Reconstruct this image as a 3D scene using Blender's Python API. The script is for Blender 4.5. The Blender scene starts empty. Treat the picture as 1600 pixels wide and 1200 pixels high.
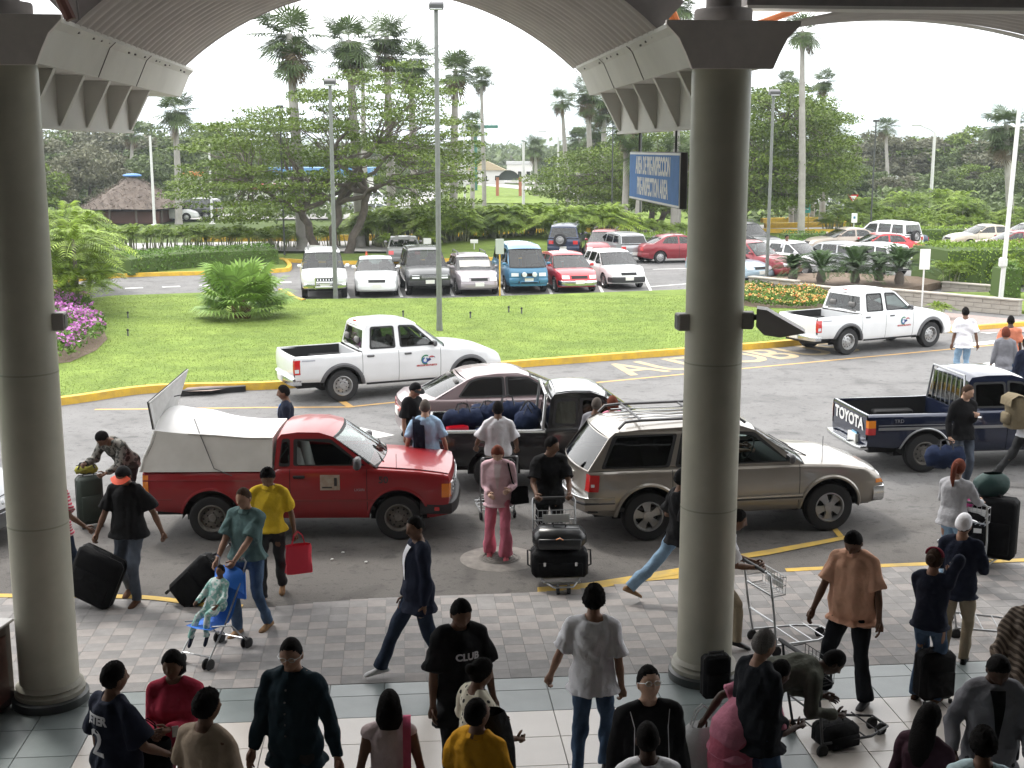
import bpy, bmesh, math, random
import numpy as np
from mathutils import Vector, Matrix
from mathutils.geometry import tessellate_polygon
random.seed(7); RNG = np.random.default_rng(11)
SC = bpy.context.scene
C = SC.collection
R = math.radians
PI = math.pi

# ---------------------------------------------------------------- camera
CAM_H, FPX, PITCH = 5.55, 1957.0, R(10.65)
cd = bpy.data.cameras.new('camera'); cam = bpy.data.objects.new('camera', cd); C.objects.link(cam)
cam.location = (0, 0, CAM_H); cam.rotation_euler = (PI/2 - PITCH, 0, 0)
cd.sensor_width = 36; cd.lens = 36*FPX/1600; cd.clip_start = .1; cd.clip_end = 9000
SC.camera = cam
# ---------------------------------------------------------------- light
SUN_EL, SUN_AZ = R(52), R(-35)          # azimuth measured from +Y towards +X
w = bpy.data.worlds.new('World'); SC.world = w; w.use_nodes = True
nt = w.node_tree; nt.nodes.clear()
o_ = nt.nodes.new('ShaderNodeOutputWorld'); bg = nt.nodes.new('ShaderNodeBackground')
sky = nt.nodes.new('ShaderNodeTexSky'); sky.sky_type = 'NISHITA'; sky.sun_disc = False
sky.sun_elevation = SUN_EL; sky.sun_rotation = SUN_AZ; sky.dust_density = 4.0; sky.air_density = 1.3
hsv = nt.nodes.new('ShaderNodeHueSaturation'); hsv.inputs['Saturation'].default_value = .35
nt.links.new(sky.outputs[0], hsv.inputs['Color'])
tc = nt.nodes.new('ShaderNodeTexCoord'); sep = nt.nodes.new('ShaderNodeSeparateXYZ')
nt.links.new(tc.outputs['Generated'], sep.inputs[0])
rmp = nt.nodes.new('ShaderNodeValToRGB')
rmp.color_ramp.elements[0].position = .0; rmp.color_ramp.elements[0].color = (.80, .93, 1.0, 1)
rmp.color_ramp.elements[1].position = .11; rmp.color_ramp.elements[1].color = (1.0, 1.0, 1.0, 1)
nt.links.new(sep.outputs['Z'], rmp.inputs[0])
scl = nt.nodes.new('ShaderNodeVectorMath'); scl.operation = 'SCALE'; scl.inputs['Scale'].default_value = 12.0
nt.links.new(rmp.outputs[0], scl.inputs[0])
cn = nt.nodes.new('ShaderNodeTexNoise'); cn.inputs['Scale'].default_value = 2.2; cn.inputs['Detail'].default_value = 5
nt.links.new(tc.outputs['Generated'], cn.inputs['Vector'])
cr = nt.nodes.new('ShaderNodeMapRange'); cr.inputs[1].default_value = .3; cr.inputs[2].default_value = .7
cr.inputs[3].default_value = .78; cr.inputs[4].default_value = .95
nt.links.new(cn.outputs[0], cr.inputs[0])
mx = nt.nodes.new('ShaderNodeMix'); mx.data_type = 'RGBA'
nt.links.new(cr.outputs[0], mx.inputs[0]); nt.links.new(hsv.outputs[0], mx.inputs[6]); nt.links.new(scl.outputs[0], mx.inputs[7])
nt.links.new(mx.outputs[2], bg.inputs[0]); bg.inputs[1].default_value = 0.15
nt.links.new(bg.outputs[0], o_.inputs[0])
sd = bpy.data.lights.new('sun', 'SUN'); sd.energy = 1.5; sd.angle = R(10); sd.color = (1, .96, .9)
sun = bpy.data.objects.new('sun', sd); C.objects.link(sun)
sun.rotation_euler = Vector((-math.sin(SUN_AZ)*math.cos(SUN_EL), -math.cos(SUN_AZ)*math.cos(SUN_EL), -math.sin(SUN_EL))).to_track_quat('-Z', 'Y').to_euler()
SC.view_settings.view_transform = 'Standard'; SC.view_settings.look = 'None'
SC.view_settings.exposure = 0.82; SC.view_settings.gamma = 1.0; SC.view_settings.use_curve_mapping = False
SC.render.engine = 'CYCLES'

# ---------------------------------------------------------------- pixel of the photograph -> point of the place
def ray(px, py):
    cx, cy = (px-800)/FPX, -(py-600)/FPX
    return Vector((cx, math.cos(PITCH)+cy*math.sin(PITCH), -math.sin(PITCH)+cy*math.cos(PITCH)))
def G(px, py, z=0.0):
    d = ray(px, py); t = (z-CAM_H)/d.z
    return Vector((d.x*t, d.y*t, z))
def P(px, py, Y):
    d = ray(px, py); t = Y/d.y
    return Vector((d.x*t, Y, CAM_H+d.z*t))
def PXS(Y): return FPX/(Y*math.cos(PITCH)+1.0)        # pixels per metre, about, at depth Y

# ---------------------------------------------------------------- materials
MATS = {}
def mat(name, col, rough=.6, metal=0., var=.0, vscale=8., bump=0., bscale=60., coat=0., spec=.5, col2=None, tr=0., sub=0., island=0., detail=4., obj=True):
    if name in MATS: return MATS[name]
    m = bpy.data.materials.new(name); m.use_nodes = True; n = m.node_tree; b = n.nodes['Principled BSDF']
    b.inputs['Base Color'].default_value = (*col, 1); b.inputs['Roughness'].default_value = rough
    b.inputs['Metallic'].default_value = metal; b.inputs['Specular IOR Level'].default_value = spec
    b.inputs['Coat Weight'].default_value = coat; b.inputs['Coat Roughness'].default_value = .06
    m.diffuse_color = (*col, 1)
    t = n.nodes.new('ShaderNodeTexCoord')
    src = None
    if var > 0 or col2:
        no = n.nodes.new('ShaderNodeTexNoise'); no.inputs['Scale'].default_value = vscale; no.inputs['Detail'].default_value = detail
        no.inputs['Roughness'].default_value = .6
        n.links.new(t.outputs['Object'], no.inputs['Vector'])
        r = n.nodes.new('ShaderNodeValToRGB')
        a = tuple(c*(1-var) for c in col) if not col2 else col2
        z = tuple(min(1, c*(1+var)) for c in col) if not col2 else col
        r.color_ramp.elements[0].position = .32; r.color_ramp.elements[1].position = .68
        r.color_ramp.elements[0].color = (*a, 1); r.color_ramp.elements[1].color = (*z, 1)
        n.links.new(no.outputs[0], r.inputs[0]); src = r.outputs[0]
    if island > 0:
        g = n.nodes.new('ShaderNodeNewGeometry'); h = n.nodes.new('ShaderNodeHueSaturation')
        mr = n.nodes.new('ShaderNodeMapRange'); mr.inputs[3].default_value = 1-island; mr.inputs[4].default_value = 1+island
        n.links.new(g.outputs['Random Per Island'], mr.inputs[0]); n.links.new(mr.outputs[0], h.inputs['Value'])
        if src: n.links.new(src, h.inputs['Color'])
        else: h.inputs['Color'].default_value = (*col, 1)
        src = h.outputs[0]
    if src: n.links.new(src, b.inputs['Base Color'])
    if bump > 0:
        no2 = n.nodes.new('ShaderNodeTexNoise'); no2.inputs['Scale'].default_value = bscale; no2.inputs['Detail'].default_value = 3
        n.links.new(t.outputs['Object'], no2.inputs['Vector'])
        bu = n.nodes.new('ShaderNodeBump'); bu.inputs['Strength'].default_value = bump; bu.inputs['Distance'].default_value = .02
        n.links.new(no2.outputs[0], bu.inputs['Height']); n.links.new(bu.outputs[0], b.inputs['Normal'])
    if tr > 0:
        out = n.nodes['Material Output']; tl = n.nodes.new('ShaderNodeBsdfTranslucent'); ms = n.nodes.new('ShaderNodeMixShader')
        ms.inputs[0].default_value = tr
        if src: n.links.new(src, tl.inputs[0])
        else: tl.inputs[0].default_value = (*col, 1)
        n.links.new(b.outputs[0], ms.inputs[1]); n.links.new(tl.outputs[0], ms.inputs[2]); n.links.new(ms.outputs[0], out.inputs[0])
    MATS[name] = m
    return m
def glassmat(name, tint, op, rough=.02):
    if name in MATS: return MATS[name]
    m = bpy.data.materials.new(name); m.use_nodes = True; n = m.node_tree; n.nodes.remove(n.nodes['Principled BSDF'])
    out = n.nodes['Material Output']
    tb = n.nodes.new('ShaderNodeBsdfTransparent'); tb.inputs[0].default_value = (*tint, 1)
    gl = n.nodes.new('ShaderNodeBsdfGlossy'); gl.inputs['Roughness'].default_value = rough
    fr = n.nodes.new('ShaderNodeFresnel'); fr.inputs[0].default_value = 1.5
    mr = n.nodes.new('ShaderNodeMath'); mr.operation = 'MULTIPLY_ADD'; mr.inputs[1].default_value = 1.0; mr.inputs[2].default_value = op
    n.links.new(fr.outputs[0], mr.inputs[0])
    ms = n.nodes.new('ShaderNodeMixShader')
    n.links.new(mr.outputs[0], ms.inputs[0]); n.links.new(tb.outputs[0], ms.inputs[1]); n.links.new(gl.outputs[0], ms.inputs[2])
    n.links.new(ms.outputs[0], out.inputs[0]); MATS[name] = m
    return m

# ---------------------------------------------------------------- mesh collector
class MB:
    def __init__(s): s.v = []; s.f = []; s.m = []; s.M = None
    def add(s, vs, fs, mi=0):
        k = len(s.v)
        if s.M is not None: vs = [s.M @ Vector(p) for p in vs]
        s.v.extend([tuple(p) for p in vs]); s.f.extend([tuple(i+k for i in f) for f in fs]); s.m.extend([mi]*len(fs)); return s
    def box(s, c, d, rz=0, mi=0, bev=0, rot=None):
        x, y, z = d[0]/2, d[1]/2, d[2]/2; M = rot if rot is not None else Matrix.Rotation(rz, 3, 'Z'); c = Vector(c)
        if bev <= 0:
            vs = [c + M @ Vector((a*x, b*y, e*z)) for a in (-1, 1) for b in (-1, 1) for e in (-1, 1)]
            return s.add(vs, [(0,1,3,2),(4,6,7,5),(0,4,5,1),(2,3,7,6),(0,2,6,4),(1,5,7,3)], mi)
        b_ = min(bev, x*.99, y*.99, z*.99); vs = []; fs = []; idx = {}
        for a in (-1, 1):
            for b in (-1, 1):
                for e in (-1, 1):
                    for k, off in enumerate(((0,1,1),(1,0,1),(1,1,0))):
                        idx[(a,b,e,k)] = len(vs)
                        vs.append(c + M @ Vector((a*(x-b_*off[0]), b*(y-b_*off[1]), e*(z-b_*off[2]))))
        q = lambda *t: fs.append(tuple(idx[i] for i in t))
        for a in (-1, 1):
            q((a,-1,-1,0),(a,1,-1,0),(a,1,1,0),(a,-1,1,0)) if a > 0 else q((a,-1,-1,0),(a,-1,1,0),(a,1,1,0),(a,1,-1,0))
            q((-1,a,-1,1),(-1,a,1,1),(1,a,1,1),(1,a,-1,1)) if a > 0 else q((-1,a,-1,1),(1,a,-1,1),(1,a,1,1),(-1,a,1,1))
            q((-1,-1,a,2),(1,-1,a,2),(1,1,a,2),(-1,1,a,2)) if a > 0 else q((-1,-1,a,2),(-1,1,a,2),(1,1,a,2),(1,-1,a,2))
        for a in (-1, 1):
            for b in (-1, 1):
                q((a,b,-1,0),(a,b,1,0),(a,b,1,1),(a,b,-1,1)); q((a,-1,b,0),(a,1,b,0),(a,1,b,2),(a,-1,b,2)); q((-1,a,b,1),(1,a,b,1),(1,a,b,2),(-1,a,b,2))
                for e in (-1, 1): q((a,b,e,0),(a,b,e,1),(a,b,e,2))
        return s.add(vs, fs, mi)
    def tube(s, pts, r, n=8, cap=True, mi=0, sq=None):
        pts = [Vector(p) for p in pts]; rs = r if hasattr(r, '__len__') else [r]*len(pts)
        vs = []; fs = []; prev = None
        for i, p in enumerate(pts):
            d = (pts[min(i+1, len(pts)-1)] - pts[max(i-1, 0)])
            d = d.normalized() if d.length > 1e-9 else Vector((0, 0, 1))
            if prev is None:
                a = Vector((1, 0, 0)) if abs(d.x) < .8 else Vector((0, 1, 0)); a = (a - d*a.dot(d)).normalized()
            else:
                a = prev - d*prev.dot(d); a = a.normalized() if a.length > 1e-6 else prev
            prev = a; b = d.cross(a)
            for k in range(n):
                t = 2*PI*k/n; vs.append(p + (a*math.cos(t) + b*math.sin(t)*(sq or 1))*rs[i])
        for i in range(len(pts)-1):
            for k in range(n):
                fs.append((i*n+k, i*n+(k+1) % n, (i+1)*n+(k+1) % n, (i+1)*n+k))
        if cap: fs.append(tuple(range(n-1, -1, -1))); fs.append(tuple((len(pts)-1)*n+k for k in range(n)))
        return s.add(vs, fs, mi)
    def lathe(s, prof, n=24, mi=0, axis='Z', c=(0,0,0), close=False):
        vs = []; fs = []; m = len(prof); c = Vector(c)
        for k in range(n):
            t = 2*PI*k/n
            for r_, h in prof:
                p = (r_*math.cos(t), r_*math.sin(t), h)
                if axis == 'Y': p = (p[0], p[2], p[1])
                if axis == 'X': p = (p[2], p[0], p[1])
                vs.append(c+Vector(p))
        for k in range(n):
            for j in range(m-1 if not close else m):
                a, b = j, (j+1) % m; fs.append((k*m+a, ((k+1) % n)*m+a, ((k+1) % n)*m+b, k*m+b))
        return s.add(vs, fs, mi)
    def grid(s, pts, mi=0, flip=False):      # rows of points
        n = len(pts); m = len(pts[0]); vs = [p for r_ in pts for p in r_]; fs = []
        for i in range(n-1):
            for j in range(m-1):
                q = (i*m+j, i*m+j+1, (i+1)*m+j+1, (i+1)*m+j); fs.append(q[::-1] if flip else q)
        return s.add(vs, fs, mi)
    def prism(s, poly, h, mi=0, up=Vector((0,0,1)), sides=True):
        up = Vector(up); n = len(poly); poly = [Vector(p) for p in poly]; top = [p+up*h for p in poly]
        tri = tessellate_polygon([poly])
        fs = [tuple(i+n for i in t) for t in tri] + [tuple(t[::-1]) for t in tri]
        if sides: fs += [(i, (i+1) % n, (i+1) % n+n, i+n) for i in range(n)]
        return s.add(poly+top, fs, mi)
    def sheet(s, poly, z=None, mi=0):
        poly = [Vector((p[0], p[1], p[2] if z is None else z)) for p in poly]
        s.add(poly, [t for t in tessellate_polygon([poly])], mi); return s
    def ball(s, c, r, n=8, mi=0, M=None):
        c = Vector(c); rr = r if hasattr(r, '__len__') else (r, r, r); vs = []; fs = []; m = n
        for i in range(m+1):
            ph = PI*i/m
            for k in range(n*2):
                t = PI*k/n; p = Vector((rr[0]*math.sin(ph)*math.cos(t), rr[1]*math.sin(ph)*math.sin(t), rr[2]*math.cos(ph)))
                vs.append(c + (M @ p if M else p))
        for i in range(m):
            for k in range(n*2): fs.append((i*2*n+k, (i+1)*2*n+k, (i+1)*2*n+(k+1) % (2*n), i*2*n+(k+1) % (2*n)))
        return s.add(vs, fs, mi)
    def mesh(s, name, mats, smooth=None):
        me = bpy.data.meshes.new(name); me.from_pydata(s.v, [], s.f)
        for m in (mats if isinstance(mats, (list, tuple)) else [mats]): me.materials.append(m)
        if len(set(s.m)) > 1: me.polygons.foreach_set('material_index', s.m)
        me.update()
        if True:
            bm = bmesh.new(); bm.from_mesh(me); bmesh.ops.remove_doubles(bm, verts=bm.verts, dist=1e-5)
            bmesh.ops.recalc_face_normals(bm, faces=bm.faces)
            if smooth is not None:
                for f in bm.faces: f.smooth = True
                lim = R(smooth)
                for e in bm.edges:
                    if len(e.link_faces) == 2 and e.calc_face_angle(0) > lim: e.smooth = False
            bm.to_mesh(me); bm.free()
        return me
    def build(s, name, mats, parent=None, smooth=None, loc=None, rz=0):
        o = bpy.data.objects.new(name, s.mesh(name, mats, smooth)); C.objects.link(o)
        if parent: o.parent = parent
        if loc is not None: o.location = loc
        if rz: o.rotation_euler = (0, 0, rz)
        return o
def fast_mesh(name, V, F, mats, mi=None, smooth=False):
    V = np.asarray(V, dtype=np.float32).reshape(-1, 3); F = np.asarray(F, dtype=np.int32); n, k = F.shape
    me = bpy.data.meshes.new(name); me.vertices.add(len(V)); me.vertices.foreach_set('co', V.ravel())
    me.loops.add(n*k); me.loops.foreach_set('vertex_index', F.ravel())
    me.polygons.add(n); me.polygons.foreach_set('loop_start', np.arange(0, n*k, k, dtype=np.int32))
    me.polygons.foreach_set('loop_total', np.full(n, k, dtype=np.int32))
    for m in (mats if isinstance(mats, (list, tuple)) else [mats]): me.materials.append(m)
    if mi is not None: me.polygons.foreach_set('material_index', np.asarray(mi, dtype=np.int32))
    if smooth: me.polygons.foreach_set('use_smooth', np.ones(n, dtype=bool))
    me.update(calc_edges=True); return me
def link(name, me, parent=None, loc=None, rz=0):
    o = bpy.data.objects.new(name, me); C.objects.link(o)
    if parent: o.parent = parent
    if loc is not None: o.location = loc
    if rz: o.rotation_euler = (0, 0, rz)
    return o
def tag(o, label=None, cat=None, group=None, kind=None):
    if label: o['label'] = label
    if cat: o['category'] = cat
    if group: o['group'] = group
    if kind: o['kind'] = kind
    return o
def thing(name, label, cat, loc=(0,0,0), rz=0, group=None):
    o = bpy.data.objects.new(name, None); C.objects.link(o); o.empty_display_size = .3
    o.location = loc; o.rotation_euler = (0, 0, rz); return tag(o, label, cat, group)
def copy_tree(o, parent=None):
    c = o.copy(); C.objects.link(c); c.parent = parent
    for ch in list(o.children): copy_tree(ch, c)
    return c
def text_mesh(txt, size, depth, name, m, parent, M, bold=0.0, sx=1.0):
    cu = bpy.data.curves.new(name, 'FONT'); cu.body = txt; cu.size = size; cu.extrude = depth; cu.align_x = 'CENTER'; cu.align_y = 'CENTER'
    cu.offset = bold; cu.resolution_u = 3
    t = bpy.data.objects.new('tmp', cu); C.objects.link(t); dg = bpy.context.evaluated_depsgraph_get()
    me = bpy.data.meshes.new_from_object(t.evaluated_get(dg)); me.name = name; bpy.data.objects.remove(t)
    me.transform(Matrix.Diagonal((sx, 1, 1, 1))); me.transform(M)
    me.materials.clear(); me.materials.append(m)
    return link(name, me, parent)

# shared materials
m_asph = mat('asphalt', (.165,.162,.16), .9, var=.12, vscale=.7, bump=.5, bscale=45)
m_black = mat('matt_black', (.012,.012,.013), .7)
m_rub = mat('rubber', (.018,.018,.019), .85, var=.2, vscale=6)
m_chrome = mat('chrome', (.62,.63,.64), .2, 1.)
m_steel = mat('steel', (.42,.43,.44), .38, .85, var=.15)
m_white = mat('white_paint', (.78,.78,.76), .45, var=.04, vscale=3)
m_yel = mat('yellow_kerb_paint', (.72,.45,.035), .75, col2=(.50,.32,.06), vscale=3.5, bump=.4, detail=9)
m_grey = mat('grey_plastic', (.09,.09,.095), .55)
# ================================================================ GROUND AND SETTING
def struct(name, mb, m, parent=None, smooth=None):
    o = mb.build(name, m, parent, smooth)
    if not parent: o['kind'] = 'structure'
    return o
def road_material():
    m = m_asph; n = m.node_tree; b = n.nodes['Principled BSDF']
    t = n.nodes.new('ShaderNodeTexCoord')
    prev = b.inputs['Base Color'].links[0].from_socket
    # stains, oil drips and aggregate
    def ramp(scale, p0, p1, c0, c1, det=6, dist=0.0):
        no = n.nodes.new('ShaderNodeTexNoise'); no.inputs['Scale'].default_value = scale; no.inputs['Detail'].default_value = det; no.inputs['Distortion'].default_value = dist
        n.links.new(t.outputs['Object'], no.inputs['Vector']); r = n.nodes.new('ShaderNodeValToRGB')
        r.color_ramp.elements[0].position = p0; r.color_ramp.elements[1].position = p1
        r.color_ramp.elements[0].color = (c0, c0, c0, 1); r.color_ramp.elements[1].color = (c1, c1, c1, 1)
        n.links.new(no.outputs[0], r.inputs[0]); return r.outputs[0]
    for args in ((1.1, .30, .46, .66, 1.0, 6, .6), (60, .3, .7, .84, 1.12, 2, 0), (4.5, .30, .42, .66, 1.0, 4, .3), (13, .30, .40, .62, 1.0, 3, .2)):
        mm = n.nodes.new('ShaderNodeMix'); mm.data_type = 'RGBA'; mm.blend_type = 'MULTIPLY'; mm.inputs[0].default_value = 1
        n.links.new(prev, mm.inputs[6]); n.links.new(ramp(*args), mm.inputs[7]); prev = mm.outputs[2]
    # oil, tyre dirt and canopy shade painted into the lane colour along the plaza
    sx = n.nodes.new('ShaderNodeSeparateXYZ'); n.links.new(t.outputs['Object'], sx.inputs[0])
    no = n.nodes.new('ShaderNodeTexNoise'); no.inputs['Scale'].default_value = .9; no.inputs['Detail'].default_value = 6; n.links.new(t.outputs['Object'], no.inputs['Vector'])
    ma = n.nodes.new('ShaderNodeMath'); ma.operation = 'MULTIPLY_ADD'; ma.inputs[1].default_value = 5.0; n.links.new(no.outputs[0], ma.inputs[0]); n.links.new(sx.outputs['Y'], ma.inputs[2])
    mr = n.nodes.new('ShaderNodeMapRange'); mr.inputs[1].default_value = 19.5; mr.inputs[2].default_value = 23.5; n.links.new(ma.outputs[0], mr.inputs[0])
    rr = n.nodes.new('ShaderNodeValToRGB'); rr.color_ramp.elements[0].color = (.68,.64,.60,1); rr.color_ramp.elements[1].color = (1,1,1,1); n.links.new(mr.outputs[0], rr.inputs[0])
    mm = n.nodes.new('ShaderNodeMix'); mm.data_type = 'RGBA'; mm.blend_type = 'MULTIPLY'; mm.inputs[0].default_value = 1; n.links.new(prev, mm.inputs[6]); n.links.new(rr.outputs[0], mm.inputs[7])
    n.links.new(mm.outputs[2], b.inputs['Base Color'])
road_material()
m_grass = mat('lawn', (.185,.25,.055), .95, col2=(.13,.19,.042), vscale=.35, bump=.9, bscale=25, spec=.15)
def grass_detail(m):
    n = m.node_tree; b = n.nodes['Principled BSDF']; prev = b.inputs['Base Color'].links[0].from_socket; t = n.nodes.new('ShaderNodeTexCoord')
    for sc, a, z in ((14, .78, 1.22), (90, .72, 1.28), (1.4, .84, 1.12), (.5, .90, 1.08)):
        no = n.nodes.new('ShaderNodeTexNoise'); no.inputs['Scale'].default_value = sc; no.inputs['Detail'].default_value = 5
        n.links.new(t.outputs['Object'], no.inputs['Vector'])
        mr = n.nodes.new('ShaderNodeMapRange'); mr.inputs[1].default_value = .3; mr.inputs[2].default_value = .7; mr.inputs[3].default_value = a; mr.inputs[4].default_value = z
        n.links.new(no.outputs[0], mr.inputs[0]); sc_ = n.nodes.new('ShaderNodeVectorMath'); sc_.operation = 'SCALE'
        n.links.new(prev, sc_.inputs[0]); n.links.new(mr.outputs[0], sc_.inputs['Scale']); prev = sc_.outputs[0]
    n.links.new(prev, b.inputs['Base Color'])
grass_detail(m_grass)
m_field = mat('rough_field', (.11,.15,.05), .95, col2=(.06,.085,.03), vscale=.05, spec=.1)
m_conc = mat('pale_concrete', (.42,.40,.37), .85, var=.12, vscale=3, bump=.3)
m_earth = mat('earth', (.14,.10,.07), .95, var=.2, bump=.8, bscale=20)

# terrain to the horizon
b = MB(); b.sheet([(-4000,-60,0),(4000,-60,0),(4000,6000,0),(-4000,6000,0)], -.06); struct('ground', b, m_field)
# asphalt: everything between the plaza and the palm hedge
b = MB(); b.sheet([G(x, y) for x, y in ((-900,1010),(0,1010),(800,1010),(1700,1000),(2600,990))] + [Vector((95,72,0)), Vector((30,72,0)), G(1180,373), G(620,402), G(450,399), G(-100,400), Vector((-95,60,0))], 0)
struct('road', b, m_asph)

def smooth_line(pts, n=6, closed=False):
    pts = [Vector(p) for p in pts]; out = []; N = len(pts)
    for i in range(N if closed else N-1):
        p0 = pts[(i-1) % N] if (closed or i > 0) else pts[0]; p1 = pts[i]; p2 = pts[(i+1) % N]
        p3 = pts[(i+2) % N] if (closed or i+2 < N) else pts[-1]
        for k in range(n):
            t = k/n; out.append(.5*((2*p1)+(p2-p0)*t+(2*p0-5*p1+4*p2-p3)*t*t+(3*p1-p0-3*p2+p3)*t**3))
    if not closed: out.append(pts[-1])
    return out
def strip(pts, w, h, z0=0., off=0., mb=None, closed=False):   # a kerb along a polyline; off shifts it to the left
    mb = mb or MB(); N = len(pts); rows = []
    for i, p in enumerate(pts):
        a = pts[(i-1) % N] if (closed or i > 0) else pts[0]; c = pts[(i+1) % N] if (closed or i < N-1) else pts[-1]
        d = Vector((c.x-a.x, c.y-a.y, 0)).normalized(); nn = Vector((-d.y, d.x, 0)); q = Vector((p.x, p.y, 0)) + nn*off
        rows.append([q-nn*w/2+Vector((0,0,z0)), q-nn*(w/2-.012)+Vector((0,0,z0+h)), q+nn*(w/2-.012)+Vector((0,0,z0+h)), q+nn*w/2+Vector((0,0,z0))])
    if closed: rows.append(rows[0])
    mb.grid(rows); return mb

# ---- lawn island with its yellow kerb
near = [G(x, y) for x, y in ((-260,668),(75,634),(240,612),(437,606),(600,590),(770,576),(950,562),(1080,552),(1230,540),(1340,528))]
right_end = [G(1350,505), G(1300,486)]
far = [G(x, y) for x, y in ((1170,457),(1080,456),(860,464),(700,470),(560,471),(475,472),(447,463),(415,458),(300,462),(180,466),(60,480),(-200,520))]
NEAR = smooth_line(near, 5)
lawn_poly = NEAR + right_end + far
b = MB(); b.prism([Vector((p.x, p.y, -.02)) for p in lawn_poly], .13); struct('lawn', b, m_grass)
kerb = strip(NEAR, .22, .17, off=-.05)
struct('kerb', kerb, m_yel, smooth=40)
# kerb around the parking corner, pale
b = strip(smooth_line([G(475,474), G(462,470), G(447,461), G(438,457)], 4), .16, .15)
struct('kerb_corner', b, m_yel)
# drain opening and earth patch in the near kerb
for px, wd in ((298, .62), (352, .95)):
    a = G(px, 617 if px < 320 else 613)
    o = MB().box((0,0,0), (wd, .16, .12), rz=R(24)).build('kerb_drain', m_black, loc=(a.x, a.y-.055, .075)); tag(o, 'dark drain opening in the yellow kerb, %s of the two' % ('smaller left' if px < 320 else 'wider right'), 'drain', 'kerb drains')
b = MB(); b.sheet([G(*p, .112) for p in ((285,612),(292,606),(366,600),(378,603),(330,611))], .116); struct('drain_slab', b, mat('drain_concrete', (.22,.17,.15), .9, var=.2))

# ---- second green: round hedge island on the left and strip behind the parking
KL = smooth_line([G(x, y) for x, y in ((-200,470),(60,446),(180,434),(300,430),(430,426),(452,421),(448,412),(440,408))], 5)
b = MB(); b.prism([Vector((p.x, p.y, -.02)) for p in KL] + [G(450,400,-.02), G(-200,405,-.02)], .13); struct('hedge_island', b, m_grass)
struct('kerb_left', strip(KL, .22, .17), m_yel, smooth=40)
KB = smooth_line([G(x, y) for x, y in ((442,409),(520,413),(600,412),(700,409),(800,406),(842,403),(850,396),(846,391),(940,390),(1060,386),(1160,384))], 4)
b = MB(); b.prism([Vector((p.x, p.y, -.02)) for p in KB] + [G(1180,375,-.02), G(900,384,-.02), G(620,400,-.02), G(450,400,-.02)], .13); struct('back_lawn', b, m_grass)
struct('kerb_back', strip(KB, .2, .17), m_yel, smooth=40)
# raised mound of lawn right behind the lot
b = MB(); rows = []
for i in range(7):
    t = i/6; rows.append([G(640+40*k+(1-t)*10, 398-18*t+1.5*math.sin(k*.6), 0)+Vector((0,0,.12+.5*math.sin(t*PI/2)*math.sin(PI*min(1,max(0,(k+.3)/10.6))))) for k in range(11)])
b.grid(rows); o = struct('lawn_mound', b, m_grass, smooth=60)
# right side: green beyond the lot, yellow kerbs
KR = smooth_line([G(x, y) for x, y in ((1180,392),(1230,399),(1290,396),(1340,392),(1400,396),(1470,395),(1500,392),(1600,391),(1800,389))], 4)
b = MB(); b.prism([Vector((p.x, p.y, -.02)) for p in KR] + [G(1800,352,-.02), G(1180,362,-.02)], .13); struct('far_green', b, m_grass)
struct('kerb_far', strip(KR, .2, .17), m_yel, smooth=40)
# access road seen beyond the hedge + its kerbs
b = MB(); b.sheet([G(-300,392),G(200,392),G(620,394),G(900,380),G(1180,366),G(1330,362),G(1330,349),G(1100,354),G(800,372),G(300,380),G(-300,384)], .035); struct('access_road', b, mat('pale_road', (.34,.33,.32), .9, var=.12, vscale=.6))
for i, (pts, off) in enumerate((([(1180,366),(1250,367),(1330,368)], 0), ([(1190,349),(1260,347),(1340,346)], 0), ([(1195,357),(1260,356),(1330,354)], 0), ([(300,378),(500,377),(620,376),(760,371),(900,364),(1000,360)], 0))):
    struct('kerb_access', strip(smooth_line([G(*p) for p in pts], 4), .35, .35, z0=.03), m_yel)
# bright lawns further out
for i, poly in enumerate((((1000,352),(1000,330),(1085,318),(1085,352)), ((1165,336),(1165,322),(1330,315),(1330,336)), ((700,300),(735,288),(905,306),(905,318),(700,318)))):
    b = MB(); b.sheet([G(*p) for p in poly], .02+.004*i); struct('far_lawn', b, m_grass)
for i, poly in enumerate((((720,287),(735,282),(930,303),(930,307)), ((690,282),(760,276),(860,283),(850,288)), ((560,330),(690,285),(720,285),(640,335)), ((150,345),(150,338),(700,330),(700,342)), ((1165,322),(1165,318),(1330,322),(1330,325)))):
    b = MB(); b.sheet([G(*p) for p in poly], .04+.004*i); struct('far_path', b, MATS['pale_road'])

# ---- painted marks
m_wmark = mat('white_road_paint', (.62,.62,.60), .8, var=.18, vscale=5)
m_omark = mat('orange_road_paint', (.62,.36,.10), .8, col2=(.42,.28,.13), vscale=4)
m_yline = mat('yellow_line_paint', (.66,.42,.06), .8, col2=(.40,.29,.10), vscale=3)
def mark(pts, wd, m, z=.004, name='road_marking'):
    pts = [G(*p) for p in pts]; rows = []
    for i, p in enumerate(pts):
        d = (pts[min(i+1, len(pts)-1)]-pts[max(i-1, 0)]); d.z = 0; d.normalize(); nn = Vector((-d.y, d.x, 0))
        rows.append([Vector((p.x, p.y, z))-nn*wd/2, Vector((p.x, p.y, z))+nn*wd/2])
    o = MB().grid(rows).build(name, m); o['kind'] = 'structure'; return o
def markpoly(pts, m, z=.004): o = MB().sheet([G(*p) for p in pts], z).build('road_marking', m); o['kind'] = 'structure'
mark([(148,640),(240,639),(400,637),(545,636),(623,628),(700,620),(930,598),(1161,576),(1492,545),(1640,531)], .11, m_omark)
mark([(532,626),(549,637)], .16, m_omark, .008)
markpoly([(506,672),(562,671),(562,668),(617,680),(566,689),(566,684),(512,679)], m_wmark)
markpoly([(75,690),(92,689),(93,692),(75,693)], m_wmark)
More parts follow.
